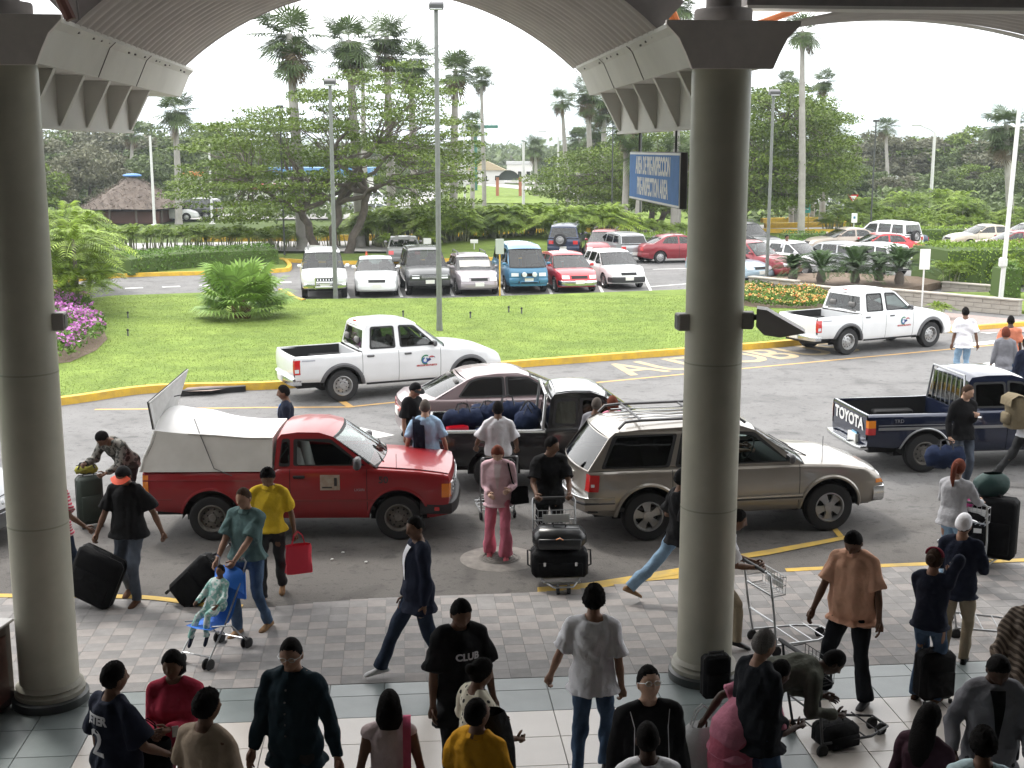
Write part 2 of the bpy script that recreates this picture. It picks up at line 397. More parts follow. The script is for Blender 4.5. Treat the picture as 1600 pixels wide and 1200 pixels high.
for a, c in (((1513,576),(1562,567)), ((1535,520),(1600,513)), ((1500,540),(1620,528)), ((1470,603),(1600,586))): mark([a, c], .42, m_wmark, .006)
for x in range(0, 6): a = 195+58*x; markpoly([(a,450-x*2.2),(a+28,449-x*2.2),(a+29,450.2-x*2.2),(a+1,451.4-x*2.2)], m_wmark, .006)
for x in (545, 628, 708, 786, 862, 942, 1018): mark([(x, 466-(x-545)*.02),(x-14, 437-(x-545)*.02)], .12, m_wmark)
for x in (660, 905, 965, 1030): mark([(x, 411),(x-10, 401)], .12, m_wmark)
mark([(1015,448),(1080,443)], .14, m_wmark); mark([(1020,421),(1085,419)], .14, m_wmark)
# AUTOBUS painted along the far kerb
a, c = G(962,580), G(1330,541); d = (c-a); L_ = d.length; ang = math.atan2(d.y, d.x)
for i, ch in enumerate('AUTOBUS'):
    p = a + d*((i+.5)/7)
    M = Matrix.Translation((p.x, p.y, .005)) @ Matrix.Rotation(ang, 4, 'Z') @ Matrix.Diagonal((1, 1.0, 1, 1))
    o = text_mesh(ch, 2.35, 0, 'painted_letter', mat('pale_letter_paint', (.47,.37,.21), .8, col2=(.30,.25,.17), vscale=4), None, M, bold=.035, sx=.78); o['kind'] = 'structure'

# ================================================================ PLAZA (terminal frame: u along the columns, v outwards)
UA = R(5.0); TU = Vector((math.cos(UA), math.sin(UA), 0)); TV = Vector((-math.sin(UA), math.cos(UA), 0))
O1 = G(80, 1096)
O1.z = 0
def F(u, v, z=0.0): return O1 + TU*u + TV*v + Vector((0, 0, z))
BAY = (G(1100,1060)-O1).dot(TU)
def toF(p): d = p-O1; return d.dot(TU), d.dot(TV)
edge = smooth_line([G(x, y) for x, y in ((-900,930),(-200,934),(0,935),(160,936),(240,939),(330,951),(400,951),(560,937),(840,926),(1000,910),(1190,897),(1350,889),(1600,879),(2000,862),(2600,845))], 4)
EU = [toF(p)[0] for p in edge]; EV = [toF(p)[1] for p in edge]
b = MB(); b.sheet([F(-14,-16), F(26,-16)] + edge[::-1], .004)
plaza = struct('plaza_floor', b, mat('grout', (.20,.195,.19), .9, var=.1))
m_pl = mat('light_paver', (.285,.262,.25), .8, var=.10, vscale=5, bump=.25, bscale=80)
m_pd = mat('dark_paver', (.205,.198,.195), .8, var=.12, vscale=5, bump=.25, bscale=80)
m_pm = mat('middle_paver', (.25,.24,.235), .8, var=.12, vscale=5, bump=.25, bscale=80)
PV = [mat_ for mat_ in (m_pl, m_pd, m_pm)]
S = .225; pavers = []
for i in range(int(-6/S), int(16/S)):
    for j in range(0, 22):
        u0, v0 = i*S, .13+j*S
        ve = min(np.interp(u0, EU, EV), np.interp(u0+S, EU, EV))
        if v0+.05 > ve: continue
        v1 = min(v0+S, ve-.01); k = ((i+j) % 2); k = 2 if random.random() < .22 else k
        pavers.append((u0, v0, v1, k))
def inview(p):
    z = p.y*math.cos(PITCH)+(CAM_H-p.z)*math.sin(PITCH); x = p.x/z*FPX+800; y = 600+FPX*((CAM_H-p.z)*math.cos(PITCH)-p.y*math.sin(PITCH))/z
    return -60 < x < 1660 and y < 1260
pavers = [p for p in pavers if inview(F(p[0], p[1]))]
pavers.sort(key=lambda p: F(p[0], p[1]).y)
pme = [MB().box((0,0,0), (S-.003, S-.003, .02)).mesh('paver', m) for m in PV]
rest = MB()
for n_, (u0, v0, v1, k) in enumerate(pavers):
    full = abs(v1-v0-S) < 1e-4
    c = F(u0+S/2, (v0+v1)/2, .006+random.uniform(-.0005,.0005))
    if n_ < 300 and full:
        o = bpy.data.objects.new('paver', pme[k]); C.objects.link(o); o.parent = plaza; o.location = c; o.rotation_euler = (random.uniform(-.004,.004), random.uniform(-.004,.004), UA+random.uniform(-.006,.006))
    else: rest.box(c, (S-.003, v1-v0-.003, .02), rz=UA, mi=k)
o = rest.build('paver_field', PV, plaza); o['kind'] = 'stuff'
# teal stone band and bands to each column
m_teal = mat('teal_stone', (.17,.20,.20), .35, var=.12, vscale=2)
m_cream = mat('cream_tile', (.58,.535,.49), .28, var=.05, vscale=2)
tealb = lambda u: any(abs(u-k*BAY) < .62 for k in (-1,0,1,2,3))
tm = {}
def tile(u0, u1, v0, v1, m):
    key = (round(u1-u0,3), round(v1-v0,3), m.name)
    if key not in tm: tm[key] = MB().box((0,0,0), (u1-u0-.008, v1-v0-.008, .02), bev=.002).mesh('floor_tile', m)
    c = F((u0+u1)/2, (v0+v1)/2, .006)
    if not (inview(c)): return
    o = bpy.data.objects.new('floor_tile', tm[key]); C.objects.link(o); o.parent = plaza; o.location = c; o.rotation_euler = (0, 0, UA)
TS = BAY/12
for i in range(-12, 30):
    u0 = i*TS
    tile(u0, u0+TS, -.18, .12, m_teal); tile(u0, u0+TS, -.68, -.18, m_teal)
    for j in range(0, 8):
        v1 = -.68-j*TS
        tile(u0, u0+TS, v1-TS, v1, m_teal if tealb(u0+TS/2) else m_cream)
# yellow line along the plaza edge
def edgeline(x0, x1, wd=.13, z=.008):
    pts = [p for p in edge if x0 < p.x < x1]; b = MB(); rows = []
    for i, p in enumerate(pts):
        rows.append([Vector((p.x, p.y+.02, z)), Vector((p.x, p.y+.02+wd, z))])
    o = b.grid(rows).build('road_marking', m_yline); o['kind'] = 'structure'
edgeline(-20, G(395,950).x); edgeline(G(1190,897).x, 30); edgeline(G(835,926).x, G(1190,897).x, .16)
markpoly([(838,926),(880,930),(1075,896),(1075,886),(1000,899),(930,910)], m_yline, .012)
markpoly([(1090,884),(1200,868),(1330,842),(1322,838),(1200,860),(1090,877)], m_yline, .012)
markpoly([(1298,826),(1306,824),(1318,838),(1310,840)], m_yline, .012)
# manhole
mh = G(781, 873)
o = MB().lathe([(0,.0),(.50,.0),(.55,-.01)], 28).build('manhole_surround', mat('manhole_concrete', (.185,.17,.155), .9, var=.25, vscale=6), smooth=40, loc=(mh.x, mh.y, .012)); o.scale=(1,1,1); 
tag(o, 'round manhole with pale concrete collar in the road by the pink-suited woman', 'manhole')
b = MB().lathe([(0,.004),(.27,.004),(.29,0)], 28)
for r_ in (.07,.14,.20,.25): b.lathe([(r_-.012,.004),(r_-.012,.012),(r_+.012,.012),(r_+.012,.004)], 24)
b.build('cover', mat('cast_iron', (.13,.12,.11), .8, .2, var=.2), o)
# litter
for i, (x, y) in enumerate(((519,876),(536,865),(200,520),(572,880),(1333,845),(905,897))):
    p = G(x, y); o = MB().ball((0,0,0), (.024,.02,.012), 3).build('litter', m_white, loc=(p.x, p.y, .02)); tag(o, 'small scrap of white litter lying on the ground', 'litter', 'scraps of litter')

# ================================================================ TERMINAL CANOPY
m_col = mat('column_paint', (.44,.425,.345), .42, var=.09, vscale=2.2, detail=8)
m_cav = mat('canopy_concrete', (.66,.65,.61), .7, var=.07, vscale=1.2, bump=.1)
m_cdk = mat('canopy_dark_edge', (.20,.185,.18), .7, var=.08)
m_rib = mat('vault_sheet', (.52,.49,.46), .6, var=.10, vscale=2)
m_orange = mat('rust_orange_paint', (.42,.12,.03), .6, var=.2)
ZS, ZT = 6.31, 6.72                       # soffit and top of the beams
def column(u, lab, z1=ZS, base=.365):
    t = thing('round_column', lab, 'column', F(u, 0), UA, 'round columns of the canopy')
    r_ = .29
    b = MB().lathe([(r_*1.0,.10),(r_,.6),(r_,2.5),(r_,z1)], 48); b.build('shaft', m_col, t, 30)
    MB().lathe([(r_+.03,.02),(base-.03,.02),(base-.02,.16),(base-.06,.19),(r_+.04,.21),(r_-.01,.26)], 48).build('column_base', mat('column_base_paint', (.30,.29,.24), .5, var=.1), t, 30)
    MB().lathe([(base-.04,.004),(base+.01,.004),(base+.01,.10),(base-.03,.12)], 48).build('dark_skirt', mat('skirt_stone', (.03,.035,.035), .4), t, 30)
    for z in (1.9, 3.42): MB().lathe([(r_-.002,z-.008),(r_+.0025,z-.008),(r_+.0025,z+.008),(r_-.002,z+.008)], 48).build('joint', mat('joint_paint', (.30,.30,.23), .5), t, 30)
    # upper stub through the roof
    MB().lathe([(.28,ZT+.002),(.28,ZT+.13),(.27,ZT+.15),(.17,ZT+.16),(.17,ZT+1.2)], 32).build('roof_collar', m_cdk, t, 30)
    return t
colL = column(0, 'round column at the left side of the view, beside the gossiping group')
colR = column(BAY, 'round column right of centre, in front of the beige SUV')
# bracket boxes and floodlights fixed on the columns
def bracket(col, ang, z, lab, flood=False):
    t = thing('floodlight', lab, 'light fixture', col.location, ang)
    MB().box((.33,0,z), (.12,.16,.17), bev=.01).build('housing', mat('bracket_paint', (.38,.36,.34), .5), t)
    MB().box((.39,0,z), (.012,.12,.13)).build('back_plate', m_grey, t)
    if flood:
        b = MB(); b.tube([(.36,0,z+.02),(.46,0,z+.04),(.50,0,z)], .03)
        b.build('arm', m_grey, t)
        prof = [(.42,.13),(.52,.12),(.88,-.08),(.9,-.10),(.66,-.15),(.5,-.13),(.42,-.05)]
        MB().prism([(x, -.13, z+zz) for x, zz in prof], .26, up=(0,1,0)).build('lamp_head', mat('floodlight_metal', (.42,.40,.39), .5), t)
    return t
bz = P(1080, 505, 12.4).z
bracket(colR, PI+R(8), bz, 'small grey bracket box on the left side of the right column')
bracket(colR, R(-12), bz+.02, 'grey wedge-shaped floodlight reaching out to the right of the column', True)
bracket(colL, R(8), P(68, 502, 12).z, 'small dark bracket box on the right side of the left column')

canopy = thing('terminal_canopy', 'vaulted concrete entrance canopy with ribbed arch between two round columns', 'canopy', (0,0,0))
# beams: trapezium section running outwards from each column
SEC = [(-.38, 0), (-.52, .31), (-.585, .37), (-.585, .41), (.585, .41), (.585, .37), (.52, .31), (.38, 0)]
def section(u, v, z0, sec, s=1.0): return [F(u+a*s, v, z0+c) for a, c in sec]
for u, ln in ((0, 7.6), (BAY, 6.5)):
    b = MB(); A = section(u, -.34, ZS, SEC); B_ = section(u, -.34+ln, ZS, SEC); n = len(SEC)
    b.grid([A+[A[0]], B_+[B_[0]]]); b.add(A, [t for t in tessellate_polygon([A])]); b.add(B_, [t for t in tessellate_polygon([B_])])
    beam = b.build('beam', m_cav, canopy)
    for q in (2.0, 4.0): # panel joints of the beam side
        for sg in (-1, 1):
            pts = [F(u+sg*(a+.004), q, ZS+c) for a, c in ((.38,.0),(.52,.31),(.585,.37))]
            MB().tube(pts, .006, 4).build('joint_line', m_cdk, beam)
    for k in range(26):   # weathering bolts along the lip
        for sg in (-1, 1):
            if random.random() < .6:
                p = F(u+sg*.556, .6+k*.24+random.uniform(-.08,.08), ZS+.34+random.uniform(-.02,.03)); MB().box(p, (.02,.025,.02)).build('bolt', m_cdk, beam)
    # flared near face of the beam (the cap over the column)
    cap = [(-.39,-.02),(-.45,.12),(-.52,.26),(-.64,.38),(-.64,.42),(.64,.42),(.64,.38),(.52,.26),(.45,.12),(.39,-.02)]
    A = section(u, -.42, ZS, cap); B_ = section(u, -.345, ZS, cap); b = MB(); m_cap = mat('cap_paint', (.70,.65,.62), .6, var=.05)
    b.grid([A+[A[0]], B_+[B_[0]]]); b.add(A, [t for t in tessellate_polygon([A])]); b.add(B_, [t for t in tessellate_polygon([B_])])
    b.build('beam_cap', m_cap, canopy)
    # ribbed hanging panel under the beam
    ln2 = 4.9 if u == 0 else 5.2; zb = 5.78
    panel = MB().box(F(u, .3+ln2/2, (zb+ZS)/2), (.10, ln2, ZS-zb), rz=UA).build('hanging_panel', m_cav, canopy)
    MB().box(F(u, .3+ln2/2, zb-.015), (.16, ln2+.04, .03), rz=UA).build('bottom_rail', m_cav, panel)
    for k in range(5):
        v = .42+k*(ln2-.2)/4
        for sg in (-1, 1):
            pr = [F(u+sg*.05, v-.05, zb+.01), F(u+sg*.07, v-.05, zb+.01), F(u+sg*.34, v-.05, ZS-.002), F(u+sg*.05, v-.05, ZS-.002)]
            MB().prism(pr, .10, up=TV).build('rib', m_cav, panel)
# vault of bay 1
def vault(u0, u1, v0, v1, zs, rise, per, amp, name='vault', mm=None):
    half = (u1-u0)/2; um = (u0+u1)/2; r_ = (half*half+rise*rise)/(2*rise); zc = zs+rise-r_; a0 = math.asin(min(1, half/r_))
    nv = max(2, int((v1-v0)/per*6)); rows = []
    for i in range(nv+1):
        v = v0+(v1-v0)*i/nv; rr = r_ + (amp*math.cos(2*PI*(v-v0)/per) if per < 10 else 0); row = []
        for k in range(37):
            a = -a0+2*a0*k/36; row.append(F(um+rr*math.sin(a), v, zc+rr*math.cos(a)))
        rows.append(row)
    o = MB().grid(rows).build(name, mm or m_rib, canopy, 50)
    return o, (um, r_, zc, a0)
for (u0, u1) in ((.55, BAY-.55),):
    vt, (um, r_, zc, a0) = vault(u0, u1, .35, 6.55, ZT-.0, 1.10, .29, .035)
    vault(u0, u1, .3, 6.6, ZT+.10, 1.10, 100, 0, 'roof_skin', m_cdk)
    for v, hgt in ((.30, .34),):      # near fascia of the vault
        rows = []
        for k in range(33):
            a = -a0+2*a0*k/32; rows.append([F(um+q*math.sin(a), v, zc+q*math.cos(a)) for q in (r_-.03, r_+hgt)])
        MB().grid(rows).build('vault_fascia', m_cdk, canopy, 40)
    for v in (6.585,):      # far edge of the vault
        MB().tube([F(um+(r_+.02)*math.sin(-a0+2*a0*k/32), v, zc+(r_+.02)*math.cos(-a0+2*a0*k/32)) for k in range(33)], .045, 6).build('vault_edge', m_cdk, canopy, 40)
    for k in range(1, 10):   # purlins seen between the ribs
        a = -a0+2*a0*k/10
        MB().tube([F(um+(r_+.04)*math.sin(a), .35, zc+(r_+.04)*math.cos(a)), F(um+(r_+.04)*math.sin(a), 6.5, zc+(r_+.04)*math.cos(a))], .02, 4).build('purlin', m_cdk, canopy)
# shallow vaults over the neighbouring bays
vault(BAY+.55, BAY*2-2.4, .3, 1.9, ZT+.0, .27, .20, .015, 'side_vault')
vault(BAY+.55, BAY*2-2.4, 1.9, 2.15, ZT-.0, .27, 100, 0, 'side_vault_edge', m_cav)
MB().box(F(BAY*1.5, .2, 7.10), (BAY-.5, .25, .36), rz=UA).build('cross_beam', m_cdk, canopy)
MB().box(F(BAY*1.5, .2, 6.905), (BAY-.5, .30, .03), rz=UA).build('beam_flange', m_cav, canopy)
b = MB().tube([F(BAY+.35,.9,ZT+.02), F(BAY+1.5,.9,ZT+.42)], .035, 8); b.build('orange_strut', m_orange, canopy)
b = MB().tube([F(BAY-.3,.6,ZT+.0), F(BAY-.8,.6,ZT+1.1)], .05, 8); b.build('orange_strut', m_orange, canopy)
b = MB().tube([F(.62,.0,ZT+.0), F(.22,.0,ZT+1.0)], .055, 8); b.build('brown_strut', mat('brown_paint', (.12,.05,.04), .6), canopy)
b = MB().tube([F(.70,.0,ZT+.0), F(.60,.0,ZT+1.0)], .012, 6); b.build('tie_rod', m_cdk, canopy)
vault(BAY+2.0, BAY*2.2, 2.2, 7.0, ZT+1.5, .5, 100, 0, 'side_vault')
# terminal hall behind the columns: roof, balcony and walls
m_hall = mat('hall_interior', (.22,.21,.20), .8)
hall = thing('terminal_building', 'terminal hall with balcony over the arrivals doors', 'building', (0,0,0))
MB().box(F(4,-8.7,8.2), (44, 17.0, .3), rz=UA).build('roof_slab', m_hall, hall)
MB().box(F(4,-17.2,4), (44, .3, 8), rz=UA).build('rear_wall', m_hall, hall)
MB().box(F(-18.0,-8.7,4), (.3, 17, 8), rz=UA).build('side_wall', m_hall, hall)
MB().box(F(26.0,-8.7,4), (.3, 17, 8), rz=UA).build('side_wall', m_hall, hall)
MB().box(F(4,-14.5,3.6), (43.5, 5.0, .3), rz=UA).build('balcony_floor', m_hall, hall)
# dark cabinet at the far left
p = G(2, 1128)
t = thing('information_stand', 'dark wooden stand with a reddish side panel at the left edge', 'stand', (p.x-.42, p.y, 0), R(-8))
MB().box((0,0,.46), (.72,.9,.86), bev=.02).build('cabinet', mat('dark_wood', (.05,.022,.018), .4, var=.2), t)
MB().box((.365,0,.46), (.012,.66,.66)).build('side_panel', mat('red_wood', (.13,.05,.04), .4, var=.2), t)
MB().box((0,0,.90), (.78,.96,.03), bev=.01).build('top_board', mat('stand_top', (.25,.24,.23), .3), t)

# ---- hanging sign
sign = thing('hanging_sign', 'blue hanging sign with white lettering AREA DE PRE-INSPECCION PRE-INSPECTION AREA', 'sign', F(BAY, 0), UA)
def VZ(px):      # v on the beam line for a photo column
    for i in range(1, 2000):
        v = i*.005; p = F(BAY, v)
        z = p.y*math.cos(PITCH)+.3*math.sin(PITCH)
        if p.x/z*FPX+800 < px: return v
    return 5
v1, v0 = VZ(989), VZ(1069)
pa, pb = F(BAY, v0), F(BAY, v1)
zt = P(1068, 238, pa.y).z; zb_ = P(1068, 327, pa.y).z; vm = (v0+v1)/2; ln = v1-v0; hh = zt-zb_
MB().box((0, vm, (zt+zb_)/2), (.08, ln, hh), bev=.006).build('sign_frame', mat('sign_frame', (.10,.10,.11), .5), sign)
MB().box((-.042, vm, (zt+zb_)/2), (.008, ln-.02, hh-.02)).build('white_border', m_white, sign)
MB().box((-.047, vm, (zt+zb_)/2), (.008, ln-.07, hh-.07)).build('sign_face', mat('sign_blue', (.08,.22,.52), .75, var=.08), sign)
for k, tx in enumerate(('AREA DE PRE-INSPECCION', 'PRE-INSPECTION AREA')):
    M = Matrix.Translation((-.053, vm, (zt+zb_)/2+(.13 if k == 0 else -.13)*hh/.62)) @ Matrix.Rotation(-PI/2, 4, 'Z') @ Matrix.Rotation(PI/2, 4, 'X')
    text_mesh(tx, .30, .001, 'lettering', m_white, sign, M, bold=.010, sx=(.60 if k == 0 else .62))
for v in (v0+.45, v1-.45): MB().tube([(0,v,zt-.01),(0,v,5.77)], .014, 6).build('hanger_rod', m_grey, sign)
# ================================================================ VEHICLES
PROF_V = [0, .07, .25, .5, .62, .66, .85, .96, 1.0]
PROF_W = [.925, .962, .985, .995, 1.0, .996, .985, .968, .935]
def paint(name, col, metal=0., rough=.35, coat=.8): return mat('paint_'+name, col, rough, metal, var=.05, vscale=1.5, coat=coat, bump=.02, bscale=4)
g_dark = glassmat('dark_glass', (.03,.032,.035), .04)
g_mid = glassmat('tinted_glass', (.30,.36,.35), .04)
g_clear = glassmat('clear_glass', (.72,.82,.80), .05)
g_sedan = mat('smoked_glass', (.006,.006,.007), .05, coat=.3)
m_int = mat('cabin_trim', (.035,.035,.036), .8)
m_seat = mat('seat_cloth', (.16,.155,.15), .9, var=.1)
m_seatl = mat('pale_seat_vinyl', (.42,.41,.39), .7, var=.08, vscale=5)
m_lamp = mat('headlamp_lens', (.66,.68,.70), .12, coat=1.)
m_tail = mat('tail_lamp_red', (.50,.012,.012), .2, coat=1.)
m_amber = mat('amber_lens', (.75,.23,.02), .2, coat=1.)
m_plate = mat('number_plate', (.70,.70,.66), .5)
m_tyre = m_rub
m_rim = mat('wheel_metal', (.40,.40,.40), .35, .7, var=.15)
m_rimd = mat('dusty_rim', (.17,.16,.145), .6, .3, var=.3)
m_bump = mat('bumper_black', (.028,.028,.03), .55)
WHEELS = {}
def wheel_meshes(Rw, wd, kind, m_r):
    k = (round(Rw,3), wd, kind, m_r.name)
    if k in WHEELS: return WHEELS[k]
    h = wd/2; ri = Rw*.60
    t = MB().lathe([(ri,-h*.9),(Rw*.86,-h),(Rw*.95,-h*.92),(Rw*.985,-h*.7),(Rw,-h*.55),(Rw,-h*.1),(Rw-.008,-h*.08),(Rw-.008,h*.08),(Rw,h*.1),(Rw,h*.55),(Rw*.985,h*.7),(Rw*.95,h*.92),(Rw*.86,h),(ri,h*.9),(ri,-h*.9)], 36, axis='Y')
    tyre = t.mesh('tyre', m_tyre, 40)
    r = MB(); r.lathe([(ri+.004,-h*.92),(ri-.012,-h*.96),(ri-.03,-h*.6),(ri-.045,-h*.2),(ri-.05,h*.5)], 36, axis='Y', mi=0)
    if kind == 'steel':
        r.lathe([(ri-.04,-h*.35),(ri*.72,-h*.42),(ri*.52,-h*.62),(ri*.34,-h*.60),(ri*.26,-h*.78),(.0001,-h*.80)], 32, axis='Y', mi=0)
        for i in range(10):
            a = 2*PI*i/10; r.ball((math.cos(a)*ri*.66, -h*.50, math.sin(a)*ri*.66), (ri*.08, .012, ri*.08), 4, 1)
        for i in range(5):
            a = 2*PI*i/5; r.ball((math.cos(a)*ri*.40, -h*.63, math.sin(a)*ri*.40), (.012, .01, .012), 3, 1)
    elif kind == 'five':
        r.lathe([(ri-.05,-h*.05),(.001,-h*.02)], 32, axis='Y', mi=1)
        for i in range(5):
            a = 2*PI*i/5+.3; M = Matrix.Rotation(a, 3, 'Y')
            vs = []
            for q, (rr, ww) in enumerate(((.05,.040),(ri*.5,.045),(ri-.012,.075))):
                for sx_ in (-1,1): vs += [M @ Vector((rr, y, sx_*ww)) for y in (-h*.80+.01*q, -h*.45)]
            fs = []
            for q in range(2):
                o_ = q*4; fs += [(o_, o_+4, o_+6, o_+2), (o_, o_+1, o_+5, o_+4), (o_+2, o_+6, o_+7, o_+3)]
            r.add(vs, fs, 0)
        r.lathe([(.08,-h*.45),(.075,-h*.85),(.0001,-h*.9)], 20, axis='Y', mi=0)
    else:      # cover with slots
        r.lathe([(ri-.012,-h*.6),(ri*.8,-h*.80),(ri*.3,-h*.92),(.0001,-h*.93)], 32, axis='Y', mi=0)
        for i in range(8):
            a = 2*PI*i/8; r.ball((math.cos(a)*ri*.70, -h*.82, math.sin(a)*ri*.70), (ri*.10, .018, ri*.10), 4, 1)
    rim = r.mesh('rim', [m_r, m_black], 40)
    WHEELS[k] = (tyre, rim); return WHEELS[k]
def round_poly(pts, r, n=4):
    out = []; N = len(pts)
    for i in range(N):
        p = Vector((pts[i][0], pts[i][1])); a = Vector((pts[i-1][0], pts[i-1][1])); b = Vector((pts[(i+1) % N][0], pts[(i+1) % N][1]))
        da = (a-p); db = (b-p); ra = min(r, da.length*.45, db.length*.45); A = p+da.normalized()*ra; B = p+db.normalized()*ra
        for k in range(n+1):
            t = k/n; out.append(tuple(A*(1-t)**2 + p*2*t*(1-t) + B*t*t))
    return out
def ss(t): t = min(1, max(0, t)); return t*t*(3-2*t)
class Veh:
    def __init__(s, name, label, cat, loc, heading, pt, sp, group=None, hero=True):
        s.sp = sp; s.pt = pt; s.hero = hero; s.t = thing(name, label, cat, loc, heading, group); s.__dict__.update(sp)
        s.Ra = sp.get('Ra', s.Rw+.07); s.tops = np.array(sp['top']); s.bots = np.array(sp['bot']); s.plans = np.array(sp['plan'])
        s.nose = sp.get('nose', (.10, [0,.35,.6,.85,1], [-.06,0,0,-.03,-.09])); s.tailp = sp.get('tail', (.06, [0,.4,.8,1], [-.05,0,0,-.03]))
        s.nseg = 60 if hero else 30; s.kt = sp.get('k', .28)
    def W(s, x): return float(np.interp(x, s.plans[:,0], s.plans[:,1]))
    def zt(s, x): return float(np.interp(x, s.tops[:,0], s.tops[:,1]))
    def zb(s, x): return float(np.interp(x, s.bots[:,0], s.bots[:,1]))
    def zc(s, x):
        z = s.zb(x)
        for ax in (s.axf, s.axr):
            d = abs(x-ax)
            if d < s.Ra: z = max(z, s.Rw+math.sqrt(s.Ra**2-d*d))
        return z
    def sy(s, x, z):
        v = (z-s.zb(x))/(s.zt(x)-s.zb(x)); return s.W(x)*float(np.interp(v, PROF_V, PROF_W))
    def warp(s, x, y, z, o=0):
        v = min(1, max(0, (z-s.zb(x))/(s.zt(x)-s.zb(x)))); u = min(1, abs(y)/max(.1, s.W(x)))
        f = ss((x-(s.xf-.55))/.55); r_ = ss(((s.xr+.35)-x)/.35)
        dx = f*(s.nose[0]*(1-u**2.4) + np.interp(v, s.nose[1], s.nose[2])) - r_*(s.tailp[0]*(1-u**2.4) + np.interp(v, s.tailp[1], s.tailp[2]))
        return Vector((x+float(dx)+o*(1 if f > 0 else -1), y, z))
    def xs(s, x0, x1):
        a = list(np.linspace(x0, x1, max(2, int(abs(x1-x0)/(s.xf-s.xr)*s.nseg)+1)))
        for ax in (s.axf, s.axr):
            th = np.linspace(0, PI, 22 if s.hero else 12)
            a += [ax+s.Ra*math.cos(t) for t in th] + [ax-s.Ra-.001, ax+s.Ra+.001]
        a = sorted(q for q in a if x0 <= q <= x1); out = [a[0]]
        for q in a[1:]:
            if q-out[-1] > 5e-4: out.append(q)
        return out
    def side(s, x0, x1, name='side_panel', m=None, off=0., sgs=(1,-1), parent=None, one=False):
        VV = [0,.05,.16,.3,.45,.58,.64,.69,.8,.9,.96,1.0] if s.hero else [0,.2,.45,.64,.69,.85,1.0]
        mb = MB(); out = []
        for sg in sgs:
            if not one: mb = MB()
            rows = []
            for x in s.xs(x0, x1):
                zc, zt = s.zc(x), s.zt(x); row = []
                for v in VV:
                    z = zc+(zt-zc)*v; row.append(s.warp(x, sg*(s.sy(x, z)-off), z))
                rows.append(row)
            mb.grid(rows)
            if not one: out.append(mb.build(name, m or s.pt, parent or s.t, 35))
        if one: out.append(mb.build(name, m or s.pt, parent or s.t, 35))
        return out
    def deck(s, x0, x1, name, crown, m=None, u0=-1, u1=1, dz=0, nx=10):
        mb = MB(); rows = []
        for x in np.linspace(x0, x1, nx):
            row = []
            for u in np.linspace(u0, u1, 15 if s.hero else 9):
                w_ = s.W(x)*PROF_W[-1]; z = s.zt(x); y = u*w_
                p = s.warp(x, y, z); p.z = z + crown*(1-abs(u)**3)*min(1, .35+.65*ss((s.xf-x)/.5) if x > 0 else .35+.65*ss((x-s.xr)/.4)) + dz
                row.append(p)
            rows.append(row)
        mb.grid(rows); return mb.build(name, m or s.pt, s.t, 35)
    def face(s, front, name='front_panel', m=None, z0=None, z1=None, o=0., u=1., crown=0.):
        x = s.xf if front else s.xr; zb = z0 if z0 is not None else s.zb(x); zt = z1 if z1 is not None else s.zt(x); rows = []
        for z in np.linspace(zb, zt, 10):
            w_ = s.sy(x, z)*u; rows.append([s.warp(x, q*w_, z, o) + Vector((0, 0, crown*(1-abs(q)**3)*((z-zb)/(zt-zb))**4)) for q in np.linspace(-1, 1, 17)])
        return MB().grid(rows).build(name, m or s.pt, s.t, 40)
    def fpatch(s, front, name, m, y0, y1, z0, z1, o=.012, th=.02, nz=2, parent=None, wrap=0.):     # a slab lying on the nose or tail
        x = s.xf if front else s.xr; rows = []; n = max(2, int(abs(y1-y0)/.12)+1)
        sgn = 1 if front else -1; mb = MB()
        outer = [[s.warp(x, y, z) + Vector((sgn*o, 0, 0)) for y in np.linspace(y0, y1, n)] for z in np.linspace(z0, z1, nz)]
        ring = [outer[0][i] for i in range(n)] + [r_[-1] for r_ in outer[1:]] + [outer[-1][i] for i in range(n-2, -1, -1)] + [r_[0] for r_ in outer[-2:0:-1]]
        mb.grid(outer); back = [p-Vector((sgn*(th+o), 0, 0)) for p in ring]
        mb.grid([ring+[ring[0]], back+[back[0]]]); return mb.build(name, m, parent or s.t, 40)
    def bumper(s, front, z0, z1, m, o=.07, ext=.35, name='bumper', wy=1.01, th=.5):
        x = s.xf if front else s.xr; sg = 1 if front else -1; path = []
        for q in np.linspace(-1, 1, 21): path.append((x, q*s.sy(x, (z0+z1)/2)*wy))
        pts = [s.warp(a, y, (z0+z1)/2) + Vector((sg*o*(1-.5*abs(y/s.W(x))**6), 0, 0)) for a, y in path]
        e0 = Vector((x-sg*ext, -s.sy(x-sg*ext, (z0+z1)/2)-.012, (z0+z1)/2)); e1 = Vector((x-sg*ext, s.sy(x-sg*ext, (z0+z1)/2)+.012, (z0+z1)/2))
        pts = [e0]+pts+[e1]; rows = []; h = (z1-z0)/2
        for i, p in enumerate(pts):
            d = pts[min(i+1, len(pts)-1)]-pts[max(i-1, 0)]; nn = Vector((d.y, -d.x, 0)).normalized()*sg
            rows.append([p+nn*a+Vector((0,0,c)) for a, c in ((-.10,-h),(-.03,-h),(0,-h*.75),(.006,-h*.15),(.006,h*.3),(-.006,h*.85),(-.03,h),(-.10,h))])
        mb = MB().grid(rows); 
        for r_ in (rows[0], rows[-1]): mb.add(r_, [tuple(range(len(r_)))])
        return mb.build(name, m, s.t, 40)
    def yg(s, x, z): return s.W(x)*PROF_W[-1]-.006-s.kt*max(0, z-s.zt(x))
